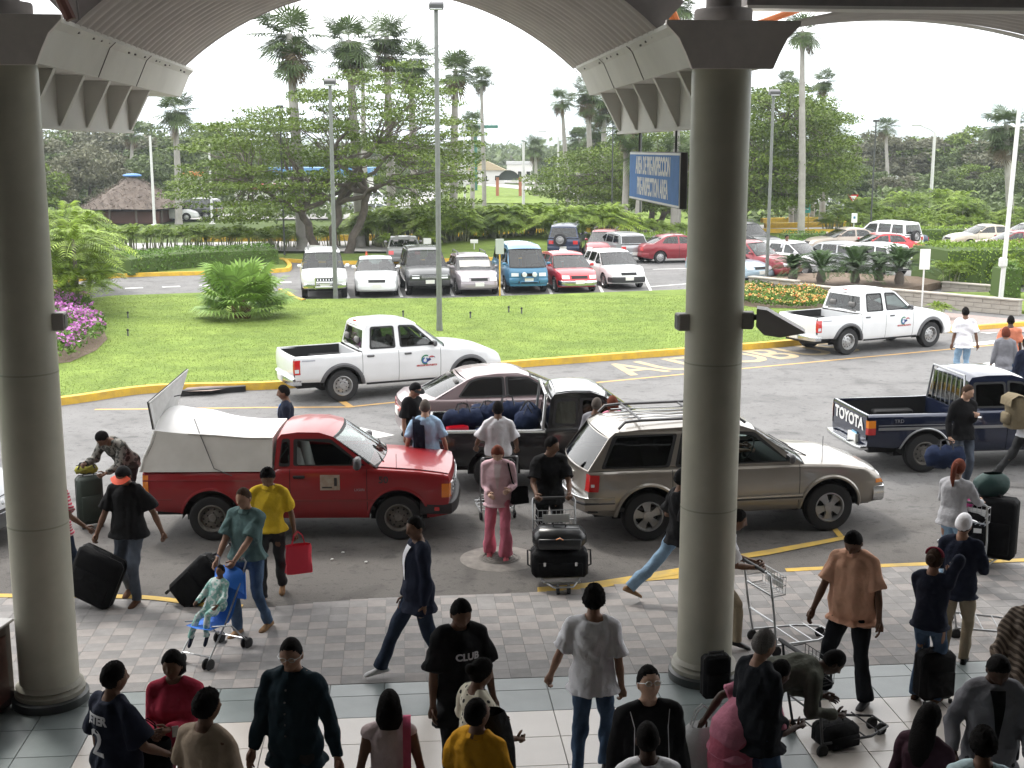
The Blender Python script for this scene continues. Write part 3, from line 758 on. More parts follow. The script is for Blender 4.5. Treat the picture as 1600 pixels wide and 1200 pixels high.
    def sidepoly(s, outer, holes, name, m, off=0., sgs=(1,-1), parent=None):
        out = []
        for sg in sgs:
            loops = [outer]+holes; vs = [(x, sg*(s.yg(x, z)+off), z) for l in loops for x, z in l]
            tri = tessellate_polygon([[Vector((x, z, 0)) for x, z in l] for l in loops])
            mb = MB(); mb.add(vs, [tuple(t) for t in tri]); out.append(mb.build(name, m, parent or s.t))
        return out
    def sweep(s, A, B, yA, yB, bowA, bowB, mu, m0, m1, name, glass, fm=None, nt=6, off=0.):    # windscreen-like surface with a frame
        us = sorted(set([-1, -1+mu, 1-mu, 1]+list(np.linspace(-1+mu, 1-mu, 11)))); ts = sorted(set([0, m0, 1-m1, 1]+list(np.linspace(m0, 1-m1, nt))))
        fr, gl = MB(), MB(); pts = []
        for t in ts:
            row = []
            for u in us:
                x = A[0]+(B[0]-A[0])*t; z = A[1]+(B[1]-A[1])*t; yy = yA+(yB-yA)*t; bow = bowA+(bowB-bowA)*t
                row.append(Vector((x+bow*(1-abs(u)**2.2), u*yy, z+s.sp.get('wsc', .0)*t*(1-u*u)*0)))
            pts.append(row)
        for i in range(len(ts)-1):
            for j in range(len(us)-1):
                q = [pts[i][j], pts[i][j+1], pts[i+1][j+1], pts[i+1][j]]
                inner = us[j] >= -1+mu-1e-6 and us[j+1] <= 1-mu+1e-6 and ts[i] >= m0-1e-6 and ts[i+1] <= 1-m1+1e-6
                (gl if inner else fr).add(q, [(0,1,2,3)])
        f = fr.build(name+'_frame', fm or m_black, s.t, 40) if fr.f else None
        g = gl.build(name, glass, s.t, 60); return g
    def roof(s, x0, x1, crown, m=None, bow0=.03, bow1=.06):
        rl = s.roofl; rows = []
        for x in np.linspace(x0, x1, 14):
            z = float(np.interp(x, rl[:,0], rl[:,1])); y = s.yg(x, z); tt = (x-x0)/(x1-x0); row = []
            for u in np.linspace(-1, 1, 17):
                dx = bow1*(1-abs(u)**2.2)*ss((tt-.6)/.4) - bow0*(1-abs(u)**2.2)*ss((.4-tt)/.4)
                row.append(Vector((x+dx, u*y, z+crown*(1-abs(u)**2.6)*(.35+.65*math.sin(PI*min(1,max(0,tt)))**.5))))
            rows.append(row)
        return MB().grid(rows).build('roof', m or s.pt, s.t, 40)
    def wheels(s, kind, m_r, track=None):
        ty, ri = wheel_meshes(s.Rw, s.sp.get('tw', .22), kind, m_r); y = (track or s.W(0)-s.sp.get('tw', .22)/2-.02)
        for ax in (s.axf, s.axr):
            for sg in (-1, 1):
                o = link('wheel', ty, s.t, (ax, sg*y, s.Rw)); r = link('rim', ri, o)
                if sg > 0: o.rotation_euler = (0, random.uniform(0, 3), PI)
                else: o.rotation_euler = (0, random.uniform(0, 3), 0)
    def under(s):
        mb = MB(); x0, x1 = s.xr+.12, s.xf-.12
        mb.box(((x0+x1)/2, 0, .44), (x1-x0, (s.W(0)-.27)*2, .22))
        for ax in (s.axf, s.axr):
            for sg in (-1, 1):
                rows = []
                for k in range(17):
                    a = PI*k/16; rows.append([Vector((ax-s.Ra*1.0*math.cos(a), sg*(s.W(ax)-.03), s.Rw+s.Ra*1.0*math.sin(a))), Vector((ax-s.Ra*math.cos(a), sg*(s.W(ax)-.34), s.Rw+s.Ra*math.sin(a)))])
                mb.grid(rows); mb.add([(ax-s.Ra, sg*(s.W(ax)-.335), s.Rw-.1), (ax+s.Ra, sg*(s.W(ax)-.335), s.Rw-.1), (ax+s.Ra, sg*(s.W(ax)-.335), s.Rw+s.Ra), (ax-s.Ra, sg*(s.W(ax)-.335), s.Rw+s.Ra)], [(0,1,2,3)])
        mb.build('underbody', m_black, s.t)
        s.side(s.xr+.06, s.xf-.06, 'inner_panel', m_black, .022, one=True)
    def flare(s, wd=.06, proud=.02, m=None, a0=0, a1=180, name='wheel_arch_flare'):
        for ax in (s.axf, s.axr):
            for sg in (-1, 1):
                rows = []
                for k in range(25):
                    a = R(a0+(a1-a0)*k/24); r3 = []
                    for rr, pr in ((s.Ra-.004, -.02), (s.Ra-.004, proud), (s.Ra+wd*.5, proud+.004), (s.Ra+wd, proud*.3), (s.Ra+wd, -.01)):
                        x = ax-rr*math.cos(a); z = min(s.Rw+rr*math.sin(a), s.zt(x)-.01); z = max(z, s.zb(x)*.98)
                        r3.append(s.warp(x, sg*(s.sy(x, z)+pr), z))
                    rows.append(r3)
                MB().grid(rows).build(name, m or m_grey, s.t, 40)
    def handle(s, x, z, m=None, sgs=(1,-1)):
        for sg in sgs: MB().box((x, sg*(s.sy(x, z)+.008), z), (.17,.03,.045), bev=.012).build('door_handle', m or m_grey, s.t)
    def mirror(s, x, z, m=None, sgs=(1,-1), sz=(.09,.19,.13)):
        for sg in sgs:
            y = s.yg(x, z)
            b = MB().box((x, sg*(y+.12), z+.03), sz, bev=.03); b.tube([(x+.03, sg*(y-.01), z-.02), (x, sg*(y+.08), z)], .02, 6)
            o = b.build('side_mirror', m or m_grey, s.t, 40); MB().box((x-sz[0]/2-.001, sg*(y+.12), z+.03), (.004, sz[1]-.05, sz[2]-.04)).build('mirror_glass', m_chrome, o)
    def trim(s, x0, x1, z, h, m, pr=.012, sgs=(1,-1), name='trim_strip', z2=None):
        for sg in sgs:
            rows = []
            for x in np.linspace(x0, x1, 16):
                zz = z+((z2 or z)-z)*(x-x0)/(x1-x0); rows.append([s.warp(x, sg*(s.sy(x, q)+p_), q) for q, p_ in ((zz-h/2,-.002),(zz-h/2,pr),(zz+h/2,pr),(zz+h/2,-.002))])
            MB().grid(rows).build(name, m, s.t)
    def seats(s, rows_, m=None, driver=False):
        z0 = s.sp.get('seatz', .55)
        for x in rows_:
            for y in (-.38, .38):
                b = MB().box((x+.1, y, z0+.05), (.50,.48,.16), bev=.04); 
                b.box((x-.20, y, z0+.38), (.14,.46,.60), bev=.05, rot=Matrix.Rotation(-.22, 3, 'Y'))
                b.box((x-.29, y, z0+.76), (.09,.24,.15), bev=.03, rot=Matrix.Rotation(-.15, 3, 'Y')); b.build('seat', m or m_seat, s.t, 50)
    def dash(s, x, z):
        MB().box((x, 0, z-.12), (.42, s.W(x)*1.72, .24), bev=.05).build('dashboard', m_int, s.t, 50)
        o = MB().lathe([(.165,-.012),(.185,0),(.165,.012),(.15,0)], 20, axis='X', close=True).build('steering_wheel', m_int, s.t, 50)
        o.location = (x-.28, .36, z-.02); o.rotation_euler = (0, R(25), 0)
    def cabinfloor(s, x0, x1, z=.5):
        MB().box(((x0+x1)/2, 0, z-.03), (x1-x0, s.W(0)*1.84, .05)).build('cabin_floor', m_int, s.t)
    def greenhouse(s, glass, wglass=None, rglass=None, interior=True, trimm=True, open_front=()):
        sp = s.sp; g = sp['gh']; s.roofl = np.array(g['roof']); zbelt = lambda x: s.zt(x)-.004
        A = g['A']; Cc = g['C']        # base points of the A and C pillars (x)
        base = [(x, zbelt(x)) for x in np.linspace(Cc, A, 8)]
        top = [tuple(p) for p in s.roofl[::-1]]
        outer = base + top
        wins = [round_poly(w_, g.get('r', .05)) for w_ in g['win']]
        s.sidepoly(outer, wins, 'cabin_side', s.pt)
        for i, w_ in enumerate(g['win']):
            big = wins[i]; c = Vector((sum(p[0] for p in big)/len(big), sum(p[1] for p in big)/len(big)))
            if trimm:
                grow = [tuple(c+(Vector(p)-c)*(1+.035/max(.2,(Vector(p)-c).length))) for p in big]
                ins = [tuple(c+(Vector(p)-c)*(1-.02/max(.2,(Vector(p)-c).length))) for p in big]
                s.sidepoly(grow, [ins], 'window_seal', m_black, .003)
            sgs = (1,) if i in open_front else (1,-1)
            s.sidepoly(big, [], 'side_window', g_clear if ('frontglass' in sp and i == len(g['win'])-1) else glass, -.006, sgs)
        f = g['ws']; xa, za = f[0]; xb, zb_ = f[1]
        s.sweep((xa, za), (xb, zb_), s.yg(xa, za)-.003, s.yg(xb, zb_), f[2], f[3], .035, .06, .05, 'windscreen', wglass or glass)
        if 'rw' in g:
            f = g['rw']; (xa, za), (xb, zb_) = f[0], f[1]
            s.sweep((xa, za), (xb, zb_), s.yg(xa, za)-.003, s.yg(xb, zb_), f[2], f[3], f[4], f[5], f[6], 'rear_window', rglass or glass, f[7] and s.pt)
        s.roof(s.roofl[0][0], s.roofl[-1][0], g.get('crown', .06), bow0=g.get('b0', .03), bow1=g['ws'][3])
        if interior:
            s.seats(g['seats'], g.get('seatm')); s.dash(g['ws'][0][0]-.15, zbelt(A)); s.cabinfloor(Cc, A)
    def bed(s, x0, x1, zf, m=None, lip=.055, inner=None, wall=.06):
        m = m or s.pt; inner = inner or m_black
        W0 = s.W((x0+x1)/2)*PROF_W[-1]; mb = MB()
        for sg in (-1, 1):
            rows = []
            for x in np.linspace(x0, x1, 8):
                w_ = s.W(x)*PROF_W[-1]; z = s.zt(x); rows.append([s.warp(x, sg*w_, z), s.warp(x, sg*(w_-.02), z+.012), s.warp(x, sg*(w_-lip), z+.010), s.warp(x, sg*(w_-lip-.01), z-.03)])
            MB().grid(rows).build('bed_rail', m, s.t, 50)
        z = s.zt(x0); b = MB(); yi = W0-lip-.012; xa, xb = x0+.05, x1-.02
        b.add([(xa,-yi,zf),(xb,-yi,zf),(xb,yi,zf),(xa,yi,zf),(xa,-yi,z+.004),(xb,-yi,z+.004),(xb,yi,z+.004),(xa,yi,z+.004)], [(0,1,2,3),(0,4,5,1),(3,2,6,7),(0,3,7,4),(1,5,6,2)])
        for sg in (-1, 1): b.box((s.axr, sg*(yi-.10), zf+.13), (.75,.22,.26), bev=.03)
        for k in range(11): b.box(((xa+xb)/2, -yi+.15+k*(2*yi-.3)/10, zf+.008), (xb-xa, .05, .014))
        b.build('bed_liner', inner, s.t, 40)
        MB().box((x1-.03, 0, (zf+z)/2+.02), (.05, 2*yi+.05, z-zf-.02)).build('bed_front_wall', m, s.t)
        # tailgate
        rows = []
        for zz in np.linspace(s.zb(x0)+.10, z+.0, 6):
            rows.append([s.warp(x0, q*(W0-.035), zz, .004) for q in np.linspace(-1, 1, 9)])
        tb = [p+Vector((.05, 0, .0)) for p in rows[-1]]; rows.append([p+Vector((.006,0,.012)) for p in rows[-1]]); rows.append([p+Vector((.045,0,.012)) for p in rows[-2]]); rows.append([p+Vector((.05,0,-.3)) for p in rows[-3]])
        return MB().grid(rows).build('tailgate', m, s.t, 50)
def axles(pr, hd, spec, W=.87, side=-1):
    """centre of a vehicle whose near rear wheel touches the ground at photo pixel pr"""
    p = G(*pr); c, s_ = math.cos(hd), math.sin(hd); lx, ly = spec['axr'], side*(W-.11)
    return Vector((p.x-(lx*c-ly*s_), p.y-(lx*s_+ly*c), 0))
def plate(v, front, z=.45, y=0, m=None, o=.03): return v.fpatch(front, 'number_plate', m or m_plate, y-.17, y+.17, z-.07, z+.07, o, .01)

# ---------------------------------------------------------------- white crew-cab pickups
p_white = paint('white', (.72,.73,.74), rough=.3)
CREW = dict(xf=2.33, xr=-2.62, axf=1.50, axr=-1.53, Rw=.365, Ra=.445, tw=.24, k=.30,
    top=[(-2.62,1.06),(-1.10,1.07),(-1.06,1.10),(.2,1.10),(.86,1.09),(1.5,1.05),(2.0,.96),(2.33,.84)],
    bot=[(-2.62,.50),(-1.1,.44),(-1.0,.36),(.98,.36),(1.95,.36),(2.33,.34)],
    plan=[(-2.62,.85),(-2.3,.87),(-1,.88),(.9,.88),(1.6,.88),(2.0,.85),(2.33,.76)],
    gh=dict(A=.88, C=-1.06, roof=[(-.97,1.60),(-.90,1.665),(-.72,1.70),(-.2,1.71),(.10,1.68),(.26,1.62)],
        win=[[(-.86,1.16),(-.30,1.16),(-.30,1.60),(-.80,1.60)], [(-.14,1.16),(.66,1.16),(.58,1.24),(.20,1.58),(-.14,1.61)]],
        ws=((.90,1.10),(.26,1.62),.20,.09), rw=((-1.05,1.10),(-.97,1.60),-.03,-.03,.10,.12,.10,True), seats=[.0,-.75], crown=.045))
def crew(label, loc, hd, logo=True):
    v = Veh('pickup_truck', label, 'pickup truck', loc, hd, p_white, CREW, 'white crew-cab airport pickups')
    v.under(); s = v
    s.side(s.xr, -1.075, 'bed_side'); s.side(-1.065, -.225, 'door'); s.side(-.215, .78, 'door'); s.side(.79, s.xf, 'wing')
    s.deck(.80, s.xf, 'bonnet', .05); s.face(True); s.face(False, z1=.62)
    s.greenhouse(g_mid, g_clear, g_mid)
    tg = s.bed(s.xr, -1.09, .62)
    s.flare(.075, .03); s.handle(-.88, 1.0); s.handle(.0, 1.0); s.mirror(.62, 1.17)
    s.wheels('steel', m_rim)
    s.bumper(False, .42, .60, m_chrome, .10, .16); s.bumper(True, .36, .62, p_white, .05, .3)
    for sg in (-1, 1):      # wrap tail lamps
        rows = [[s.warp(x, sg*(s.sy(x, z)+.008), z) for z in np.linspace(.68, 1.0, 6)] for x in np.linspace(s.xr, s.xr+.13, 3)]
        rows = [[p+Vector((-.012,-sg*.10,0)) for p in rows[0]]] + rows
        o = MB().grid(rows).build('tail_lamp', m_tail, s.t, 50)
        r2 = [[s.warp(x, sg*(s.sy(x, z)+.014), z) for z in np.linspace(.72, .80, 3)] for x in np.linspace(s.xr+.01, s.xr+.10, 3)]
        MB().grid(r2).build('reversing_lens', m_lamp, o, 50)
        s.fpatch(True, 'headlamp', m_lamp, sg*.44, sg*.74, .66, .82, .012)
    s.fpatch(True, 'grille', m_black, -.36, .36, .66, .82, .012); plate(s, False, .52, o=.12)
    MB().box((s.xr-.03, 0, .94), (.02,.13,.04), bev=.005).build('tailgate_handle', m_black, s.t)
    MB().box((-.985, 0, 1.70), (.05,.16,.03)).build('brake_lamp', m_tail, s.t)
    s.trim(-2.45, -2.15, .98, .03, mat('grey_script', (.35,.36,.40), .5), .004, name='model_script')
    s.trim(-.98, .96, .37, .05, m_bump, .004, name='sill')
    # round wing emblem on the front doors
    for sg in (-1,):
        e = MB(); y = lambda x, z, o=0: sg*(s.sy(x, z)+.006+o)
        def arc(cx, cz, r0, r1, a0, a1, mi, sq=1.0):
            rows = [[Vector((cx+r_*math.cos(R(a)), y(cx, cz, .001*mi), cz+r_*math.sin(R(a))*sq)) for r_ in (r0, r1)] for a in np.linspace(a0, a1, 12)]; e.grid(rows, mi)
        arc(.42, .83, .085, .115, 60, 290, 0); arc(.40, .815, .04, .075, 100, 420, 1); arc(.50, .80, .0, .05, 20, 200, 2, 1.3); arc(.56, .84, .05, .075, 40, 150, 3); arc(.60, .86, .03, .045, 0, 170, 2)
        e.build('door_emblem', [mat('emblem_green', (.02,.20,.08), .5), mat('emblem_blue', (.05,.12,.35), .5), mat('emblem_navy', (.02,.03,.14), .5), mat('emblem_red', (.45,.03,.03), .5)], s.t)
        M = Matrix.Translation((.44, y(.44,.69,.002), .70)) @ Matrix.Rotation(PI/2, 4, 'X')
        text_mesh('AERODOM AEROPUERTOS', .055, .0005, 'door_lettering', mat('emblem_red', (.45,.03,.03), .5), s.t, M, bold=.002, sx=.75)
    return v
hd = R(24); crew('white crew-cab pickup waiting at the kerb behind the mauve sedan', axles((535,627), hd, CREW), hd)
hd = R(27); crew('white crew-cab pickup parked on the painted bus lettering at the right', axles((1321,554), hd, CREW), hd)

# ---------------------------------------------------------------- red single-cab pickup with pale tarpaulin cover
p_red = paint('red', (.28,.008,.013), rough=.38, coat=.5)
RED = dict(xf=2.06, xr=-2.30, axf=1.33, axr=-1.34, Rw=.335, Ra=.425, tw=.21, k=.26, seatz=.58,
    top=[(-2.42,1.02),(-.46,1.02),(-.42,1.06),(.5,1.06),(1.02,1.05),(1.6,1.01),(2.0,.96),(2.22,.90)],
    bot=[(-2.42,.46),(-1.9,.42),(-.5,.33),(.95,.33),(1.86,.33),(2.22,.40)],
    plan=[(-2.42,.80),(-1,.82),(.9,.82),(1.6,.82),(2.0,.80),(2.22,.77)], nose=(.05,[0,.5,.9,1],[-.04,0,0,-.03]), tail=(.01,[0,1],[0,0]),
    gh=dict(A=1.0, C=-.44, roof=[(-.40,1.46),(-.34,1.535),(-.1,1.565),(.2,1.56),(.40,1.50)],
        win=[[(-.36,1.12),(-.22,1.12),(-.22,1.45),(-.32,1.45)], [(-.13,1.11),(.84,1.11),(.74,1.16),(.36,1.44),(-.13,1.46)]], r=.035,
        ws=((1.02,1.07),(.40,1.50),.12,.06), rw=((-.43,1.08),(-.40,1.46),-.02,-.02,.12,.14,.14,True), seats=[.05], seatm=m_seatl, crown=.05))
hd = R(1.0)
v = Veh('pickup_truck', 'red single-cab pickup with a humped pale cover over its load bed', 'pickup truck', axles((335,843), hd, RED, .82), hd, p_red, RED)
v.under(); s = v
s.side(s.xr, -.47, 'bed_side'); s.side(-.46, -.215, 'cab_corner'); s.side(-.205, .88, 'door'); s.side(.89, s.xf, 'wing')
s.deck(.92, s.xf, 'bonnet', .035, u0=-.9, u1=.9, dz=.012); s.deck(.90, s.xf, 'wing_top', .02); s.face(True); s.face(False, z1=.6)
s.greenhouse(g_mid, g_clear, g_mid, open_front=(1,)); s.bed(s.xr, -.48, .55)
s.flare(.035, .006, p_red); s.mirror(.76, 1.13, sz=(.10,.20,.17)); s.wheels('steel', m_rimd)
s.bumper(True, .38, .56, m_bump, .10, .42, th=.6); s.fpatch(True, 'grille', m_bump, -.50, .50, .64, .84, .02)
for z in (.68,.74,.80): s.fpatch(True, 'grille_bar', m_chrome, -.50, .50, z-.008, z+.008, .028)
for sg in (-1, 1):
    s.fpatch(True, 'headlamp', m_lamp, sg*.50, sg*.69, .65, .83, .018)
    rows = [[s.warp(x, sg*(s.sy(x, z)+.008), z) for z in (.64,.74,.84)] for x in (s.xf-.11, s.xf-.04, s.xf)]; rows.append([p+Vector((.02,-sg*.07,0)) for p in rows[-1]])
    MB().grid(rows).build('indicator', m_amber, s.t)
    rows = [[s.warp(x, sg*(s.sy(x, z)+.008), z) for z in (.66,.80,.98)] for x in (s.xr+.08, s.xr+.03, s.xr)]; rows.append([p+Vector((-.02,-sg*.10,0)) for p in rows[-1]])
    MB().grid(rows).build('tail_lamp', m_amber, s.t)
    MB().box((s.xf-.18, sg*(s.sy(s.xf-.2,.48)+.0), .47), (.07,.03,.05)).build('bumper_indicator', m_tail, s.t)
s.handle(-.08, .95, m_black); s.trim(-.42, 1.0, .60, .03, paint('dark_red', (.22,.01,.012)), .01)
s.trim(-2.3, -.5, .90, .02, MATS['paint_dark_red'], .006); s.trim(-2.3, -1.9, .62, .02, MATS['paint_dark_red'], .006)
for sg in (-1,):
    rows = [[Vector((x, sg*(s.sy(x, z)+.005), z)) for z in (.76,.98)] for x in (.22,.50)]
    o = MB().grid(rows).build('door_sticker', mat('sticker_cream', (.45,.40,.33), .7, col2=(.32,.22,.16), vscale=9), s.t)
    MB().box((.44, sg*(s.sy(.44,.87)+.008), .88), (.04,.004,.12)).build('sticker_figure', m_bump, o); MB().box((.32, sg*(s.sy(.3,.78)+.008), .80), (.14,.004,.02)).build('sticker_figure', m_bump, o)
    M = Matrix.Translation((1.12, sg*(s.sy(1.12,.90)+.006), .90)) @ Matrix.Rotation(PI/2, 4, 'X'); text_mesh('50', .14, .001, 'door_number', m_bump, s.t, M, bold=.003)
    M = Matrix.Translation((.78, sg*(s.sy(.78,.74)+.006), .76)) @ Matrix.Rotation(PI/2, 4, 'X'); text_mesh('LX50RI', .05, .001, 'door_script', m_steel, s.t, M)
for y in (-.45, .15): # wipers
    MB().tube([(1.10,y,1.09),(.98,y+.28,1.16),(.93,y+.42,1.19)], .009, 5).build('wiper', m_black, s.t)
mir = MB().tube([(1.30,-.70,1.04),(1.30,-.70,1.26)], .004, 4)
mir.build('aerial', m_black, s.t)
# the cover: loaf of pale canvas over the bed, rising to the tail
m_canvas = mat('pale_canvas', (.66,.645,.61), .75, col2=(.54,.525,.49), vscale=1.5, bump=.35, bscale=3)
m_canv2 = mat('white_canvas_top', (.76,.76,.76), .6, var=.04, vscale=2, bump=.3, bscale=2.5)
rows = []; topr = []; X0, X1 = s.xr-.02, -.46
def cov(x, q):       # q 0..1 from the left rail over the top to the right rail
    t = (x-X0)/(X1-X0); h = np.interp(t, [0,.12,.45,.62,.8,1], [1.76,1.80,1.74,1.60,1.50,1.50]) + .015*math.sin(9*t+1)
    eave = np.interp(t, [0,.25,.55,.8,1], [1.60,1.56,1.53,1.49,1.49]); lean = .30*(1-t)**1.2*0
    y0 = .80; y1 = .66; sgn = -1 if q < .5 else 1; a = abs(q-.5)*2
    if a > .5: k = (a-.5)/.5; y = y1+(y0-y1)*k; z = eave+(1.03-eave)*k + .012*math.sin(7*x)*math.sin(PI*k)
    else: k = a/.5; y = y1*k; z = h-(h-eave)*k**2.2+ .012*math.sin(11*x+3*y)*(1-k)
    xx = x + (.20*ss((z-1.03)/.6))*(1-t)**2
    return Vector((xx, sgn*y, z))
Qs = [0,.08,.17,.25,.27,.32,.38,.44,.5,.56,.62,.68,.73,.75,.83,.92,1]
sidec, topc = MB(), MB()
for seg, mb in ((Qs[:4], sidec), (Qs[3:14], topc), (Qs[13:], sidec)): mb.grid([[cov(x, q) for q in seg] for x in np.linspace(X0, X1, 22)])
fr = [cov(X1, q) for q in Qs]; sidec.add(fr, [tuple(range(len(fr)))])
cv = sidec.build('load_cover', m_canvas, s.t, 50); topc.build('cover_top', m_canv2, cv, 50)
MB().tube([cov(X0, q)+Vector((-.01,0,0)) for q in Qs], .014, 5).build('rear_hoop', m_white, cv)
MB().tube([cov(x, .25)+Vector((0,-.008,.004)) for x in np.linspace(-1.75, X1, 10)], .010, 5).build('seam', m_white, cv)
MB().tube([cov(-1.72,.36)+Vector((0,0,.01)), cov(-1.55,.25)+Vector((0,-.008,.0)), Vector((-1.28,-.80,1.08)), Vector((-1.02,-.84,.98))], .006, 4).build('tie_cord', m_grey, cv)
MB().add([cov(X0+.02, q)*1.0+Vector((.01,0,0)) for q in Qs], [tuple(range(len(Qs)))]).build('dark_interior', m_black, cv)
# open rear hatch standing up from the top of the cover
h0 = cov(X0, .25)+Vector((-.03,-.0,.02)); h1 = cov(X0, .75)+Vector((-.03,.0,.02)); up = Vector((-.10, 0, .62))
hat = MB().add([h0, h1+Vector((0,0,.05)), h1+up+Vector((.30,.0,.02)), h0+up*0.55+Vector((.0,0,.05)), h0+Vector((.025,0,0)), h1+Vector((.025,0,.05)), h1+up+Vector((.325,0,.02)), h0+up*.55+Vector((.025,0,.05))], [(0,1,2,3),(7,6,5,4),(0,4,5,1),(1,5,6,2),(2,6,7,3),(3,7,4,0)])
ht = hat.build('open_hatch', mat('hatch_panel', (.46,.46,.45), .6, var=.08), s.t)
MB().tube([h0, h0+up*.55+Vector((0,0,.05)), h1+up+Vector((.30,0,.02))], .010, 5).build('hatch_edge', m_black, ht)
MB().tube([h0+up*.3+Vector((.05,.9,.1)), h0+up*.45+Vector((.35,1.0,.05))], .008, 5).build('hatch_latch', m_black, ht)

# ---------------------------------------------------------------- mauve sedan
p_mauve = paint('mauve', (.205,.15,.155), .35, .36)
SED = dict(xf=2.15, xr=-2.15, axf=1.25, axr=-1.25, Rw=.30, Ra=.355, tw=.19, k=.38, seatz=.42,
    top=[(-2.15,.82),(-2.0,.93),(-1.6,.945),(-1.0,.93),(0,.90),(.95,.90),(1.5,.86),(2.0,.76),(2.15,.68)],
    bot=[(-2.15,.30),(-1.7,.24),(1.7,.22),(2.15,.26)], plan=[(-2.15,.74),(-1.7,.83),(-.5,.85),(.8,.85),(1.6,.83),(2.15,.70)],
    gh=dict(A=.92, C=-1.58, roof=[(-.98,1.27),(-.82,1.33),(-.4,1.365),(.0,1.365),(.22,1.30)],
        win=[[(-1.15,.98),(-.30,.96),(-.30,1.30),(-.72,1.29),(-.92,1.24)], [(-.22,.96),(.72,.96),(.62,1.02),(.20,1.26),(-.22,1.30)]], r=.05,
        ws=((1.0,.90),(.22,1.30),.22,.08), rw=((-1.62,.945),(-.98,1.27),-.16,-.05,.07,.08,.06,True), seats=[.0,-.85], crown=.045))
def sedan_common(s, hero=True, glass=None, wglass=None, rims=None, bl=None):
    s.under(); s.side(s.xr, -1.02 if hero else -.27, 'rear_wing')
    if hero: s.side(-1.012, -.265, 'door')
    s.side(-.255, .80, 'door'); s.side(.81, s.xf, 'wing')
    s.deck(.80, s.xf, 'bonnet', .05); s.deck(s.xr, -1.45, 'boot_lid', .03); s.face(True); s.face(False)
    s.greenhouse(glass or g_sedan, wglass or g_mid, wglass or g_mid, trimm=True)
    s.wheels('cover', rims or m_rim); s.mirror(.66, .99, s.pt, sz=(.08,.16,.10))
    s.bumper(True, .26, .50, s.pt, .03, .35); s.bumper(False, .30, .54, s.pt, .03, .35)
    for sg in (-1, 1):
        s.fpatch(True, 'headlamp', m_lamp, sg*.36, sg*.66, .54, .66, .012); s.fpatch(False, 'tail_lamp', m_tail, sg*.36, sg*.70, .62, .76, .012)
    s.fpatch(True, 'grille', m_black, -.26, .26, .56, .65, .012); plate(s, False, .62); plate(s, True, .38, o=.06)
    s.fpatch(True, 'air_intake', m_black, -.40, .40, .27, .33, .045)
    s.handle(-.02, .80, s.pt)
    if hero: s.handle(-.86, .82, s.pt); s.trim(-1.6, 1.0, .55, .05, s.pt, .012)
p = P(775, 572, 24.4); hd = R(13)
v = Veh('saloon_car', 'mauve four-door saloon passing behind the black pickup', 'car', (p.x+.28, 24.0, 0), hd, p_mauve, SED); sedan_common(v)
for sg in (-1, 1): v.fpatch(False, 'reflector', m_tail, sg*.05, sg*.34, .64, .74, .008)

# ---------------------------------------------------------------- black pickup loaded with bags
p_blk = paint('black', (.010,.010,.012), .1, .25); p_silver = paint('silver', (.36,.37,.38), .6, .3)
PK = dict(xf=2.25, xr=-2.50, axf=1.45, axr=-1.45, Rw=.345, Ra=.435, tw=.22, k=.28, seatz=.56,
    top=[(-2.50,1.03),(-.62,1.03),(-.58,1.07),(.4,1.07),(.98,1.06),(1.6,1.02),(2.0,.95),(2.25,.85)],
    bot=[(-2.5,.48),(-1.9,.44),(-.6,.35),(.95,.35),(1.9,.35),(2.25,.38)], plan=[(-2.5,.83),(-1,.85),(.9,.85),(1.6,.85),(2.0,.82),(2.25,.76)],
    tail=(.01,[0,1],[0,0]),
    gh=dict(A=.96, C=-.58, roof=[(-.52,1.52),(-.46,1.60),(-.2,1.635),(.15,1.63),(.36,1.56)],
        win=[[(-.48,1.13),(-.10,1.12),(-.10,1.51),(-.43,1.50)], [(-.02,1.12),(.80,1.12),(.70,1.18),(.32,1.50),(-.02,1.52)]],
        ws=((.98,1.07),(.36,1.56),.16,.07), rw=((-.57,1.08),(-.52,1.52),-.02,-.02,.08,.10,.10,True), seats=[.05], crown=.05))
hd = R(3); near = G(1, 1); a_, c_ = P(660, 680, 19.6), P(868, 674, 19.9)
cen = Vector((1.12, 20.75, 0))
v = Veh('pickup_truck', 'black pickup with blue holdalls heaped in its open bed', 'pickup truck', cen, hd, p_blk, PK)
s = v; v.under(); s.side(s.xr, -.60, 'bed_side'); s.side(-.59, .90, 'door'); s.side(.91, s.xf, 'wing'); s.deck(.92, s.xf, 'bonnet', .05, p_silver); s.face(True); s.face(False, z1=.6)
s.greenhouse(g_dark, g_mid, g_dark); s.bed(s.xr, -.61, .60); s.wheels('steel', m_rim); s.mirror(.7, 1.14)
MB().grid([[Vector((x, u*(s.yg(x,1.6)-.05), np.interp(x,[-.5,-.2,.15,.34],[1.60,1.642,1.637,1.565])+.052*(1-abs(u)**2.6)*(.6 if abs(x+.05)>.4 else .95)+.012)) for u in np.linspace(-1,1,13)] for x in np.linspace(-.44,.32,9)]).build('roof_panel', p_silver, s.t, 40)
s.trim(-2.45, -.62, 1.02, .03, m_chrome, .01); s.bumper(False, .44, .60, m_chrome, .10, .1); s.bumper(True, .38, .6, m_chrome, .05, .3)
MB().tube([(-.66,-.74,1.03),(-.60,-.66,1.60),(-.60,.66,1.60),(-.66,.74,1.03)], .025, 6).build('roll_bar', p_silver, s.t, 50)
for sg in (-1, 1): s.fpatch(False, 'tail_lamp', m_tail, sg*.72, sg*.81, .68, .95, .012); s.fpatch(True, 'headlamp', m_lamp, sg*.45, sg*.72, .64, .8, .012)
s.fpatch(True, 'grille', m_black, -.42, .42, .64, .8, .012); plate(s, False, .52, o=.12)
BLKP = v

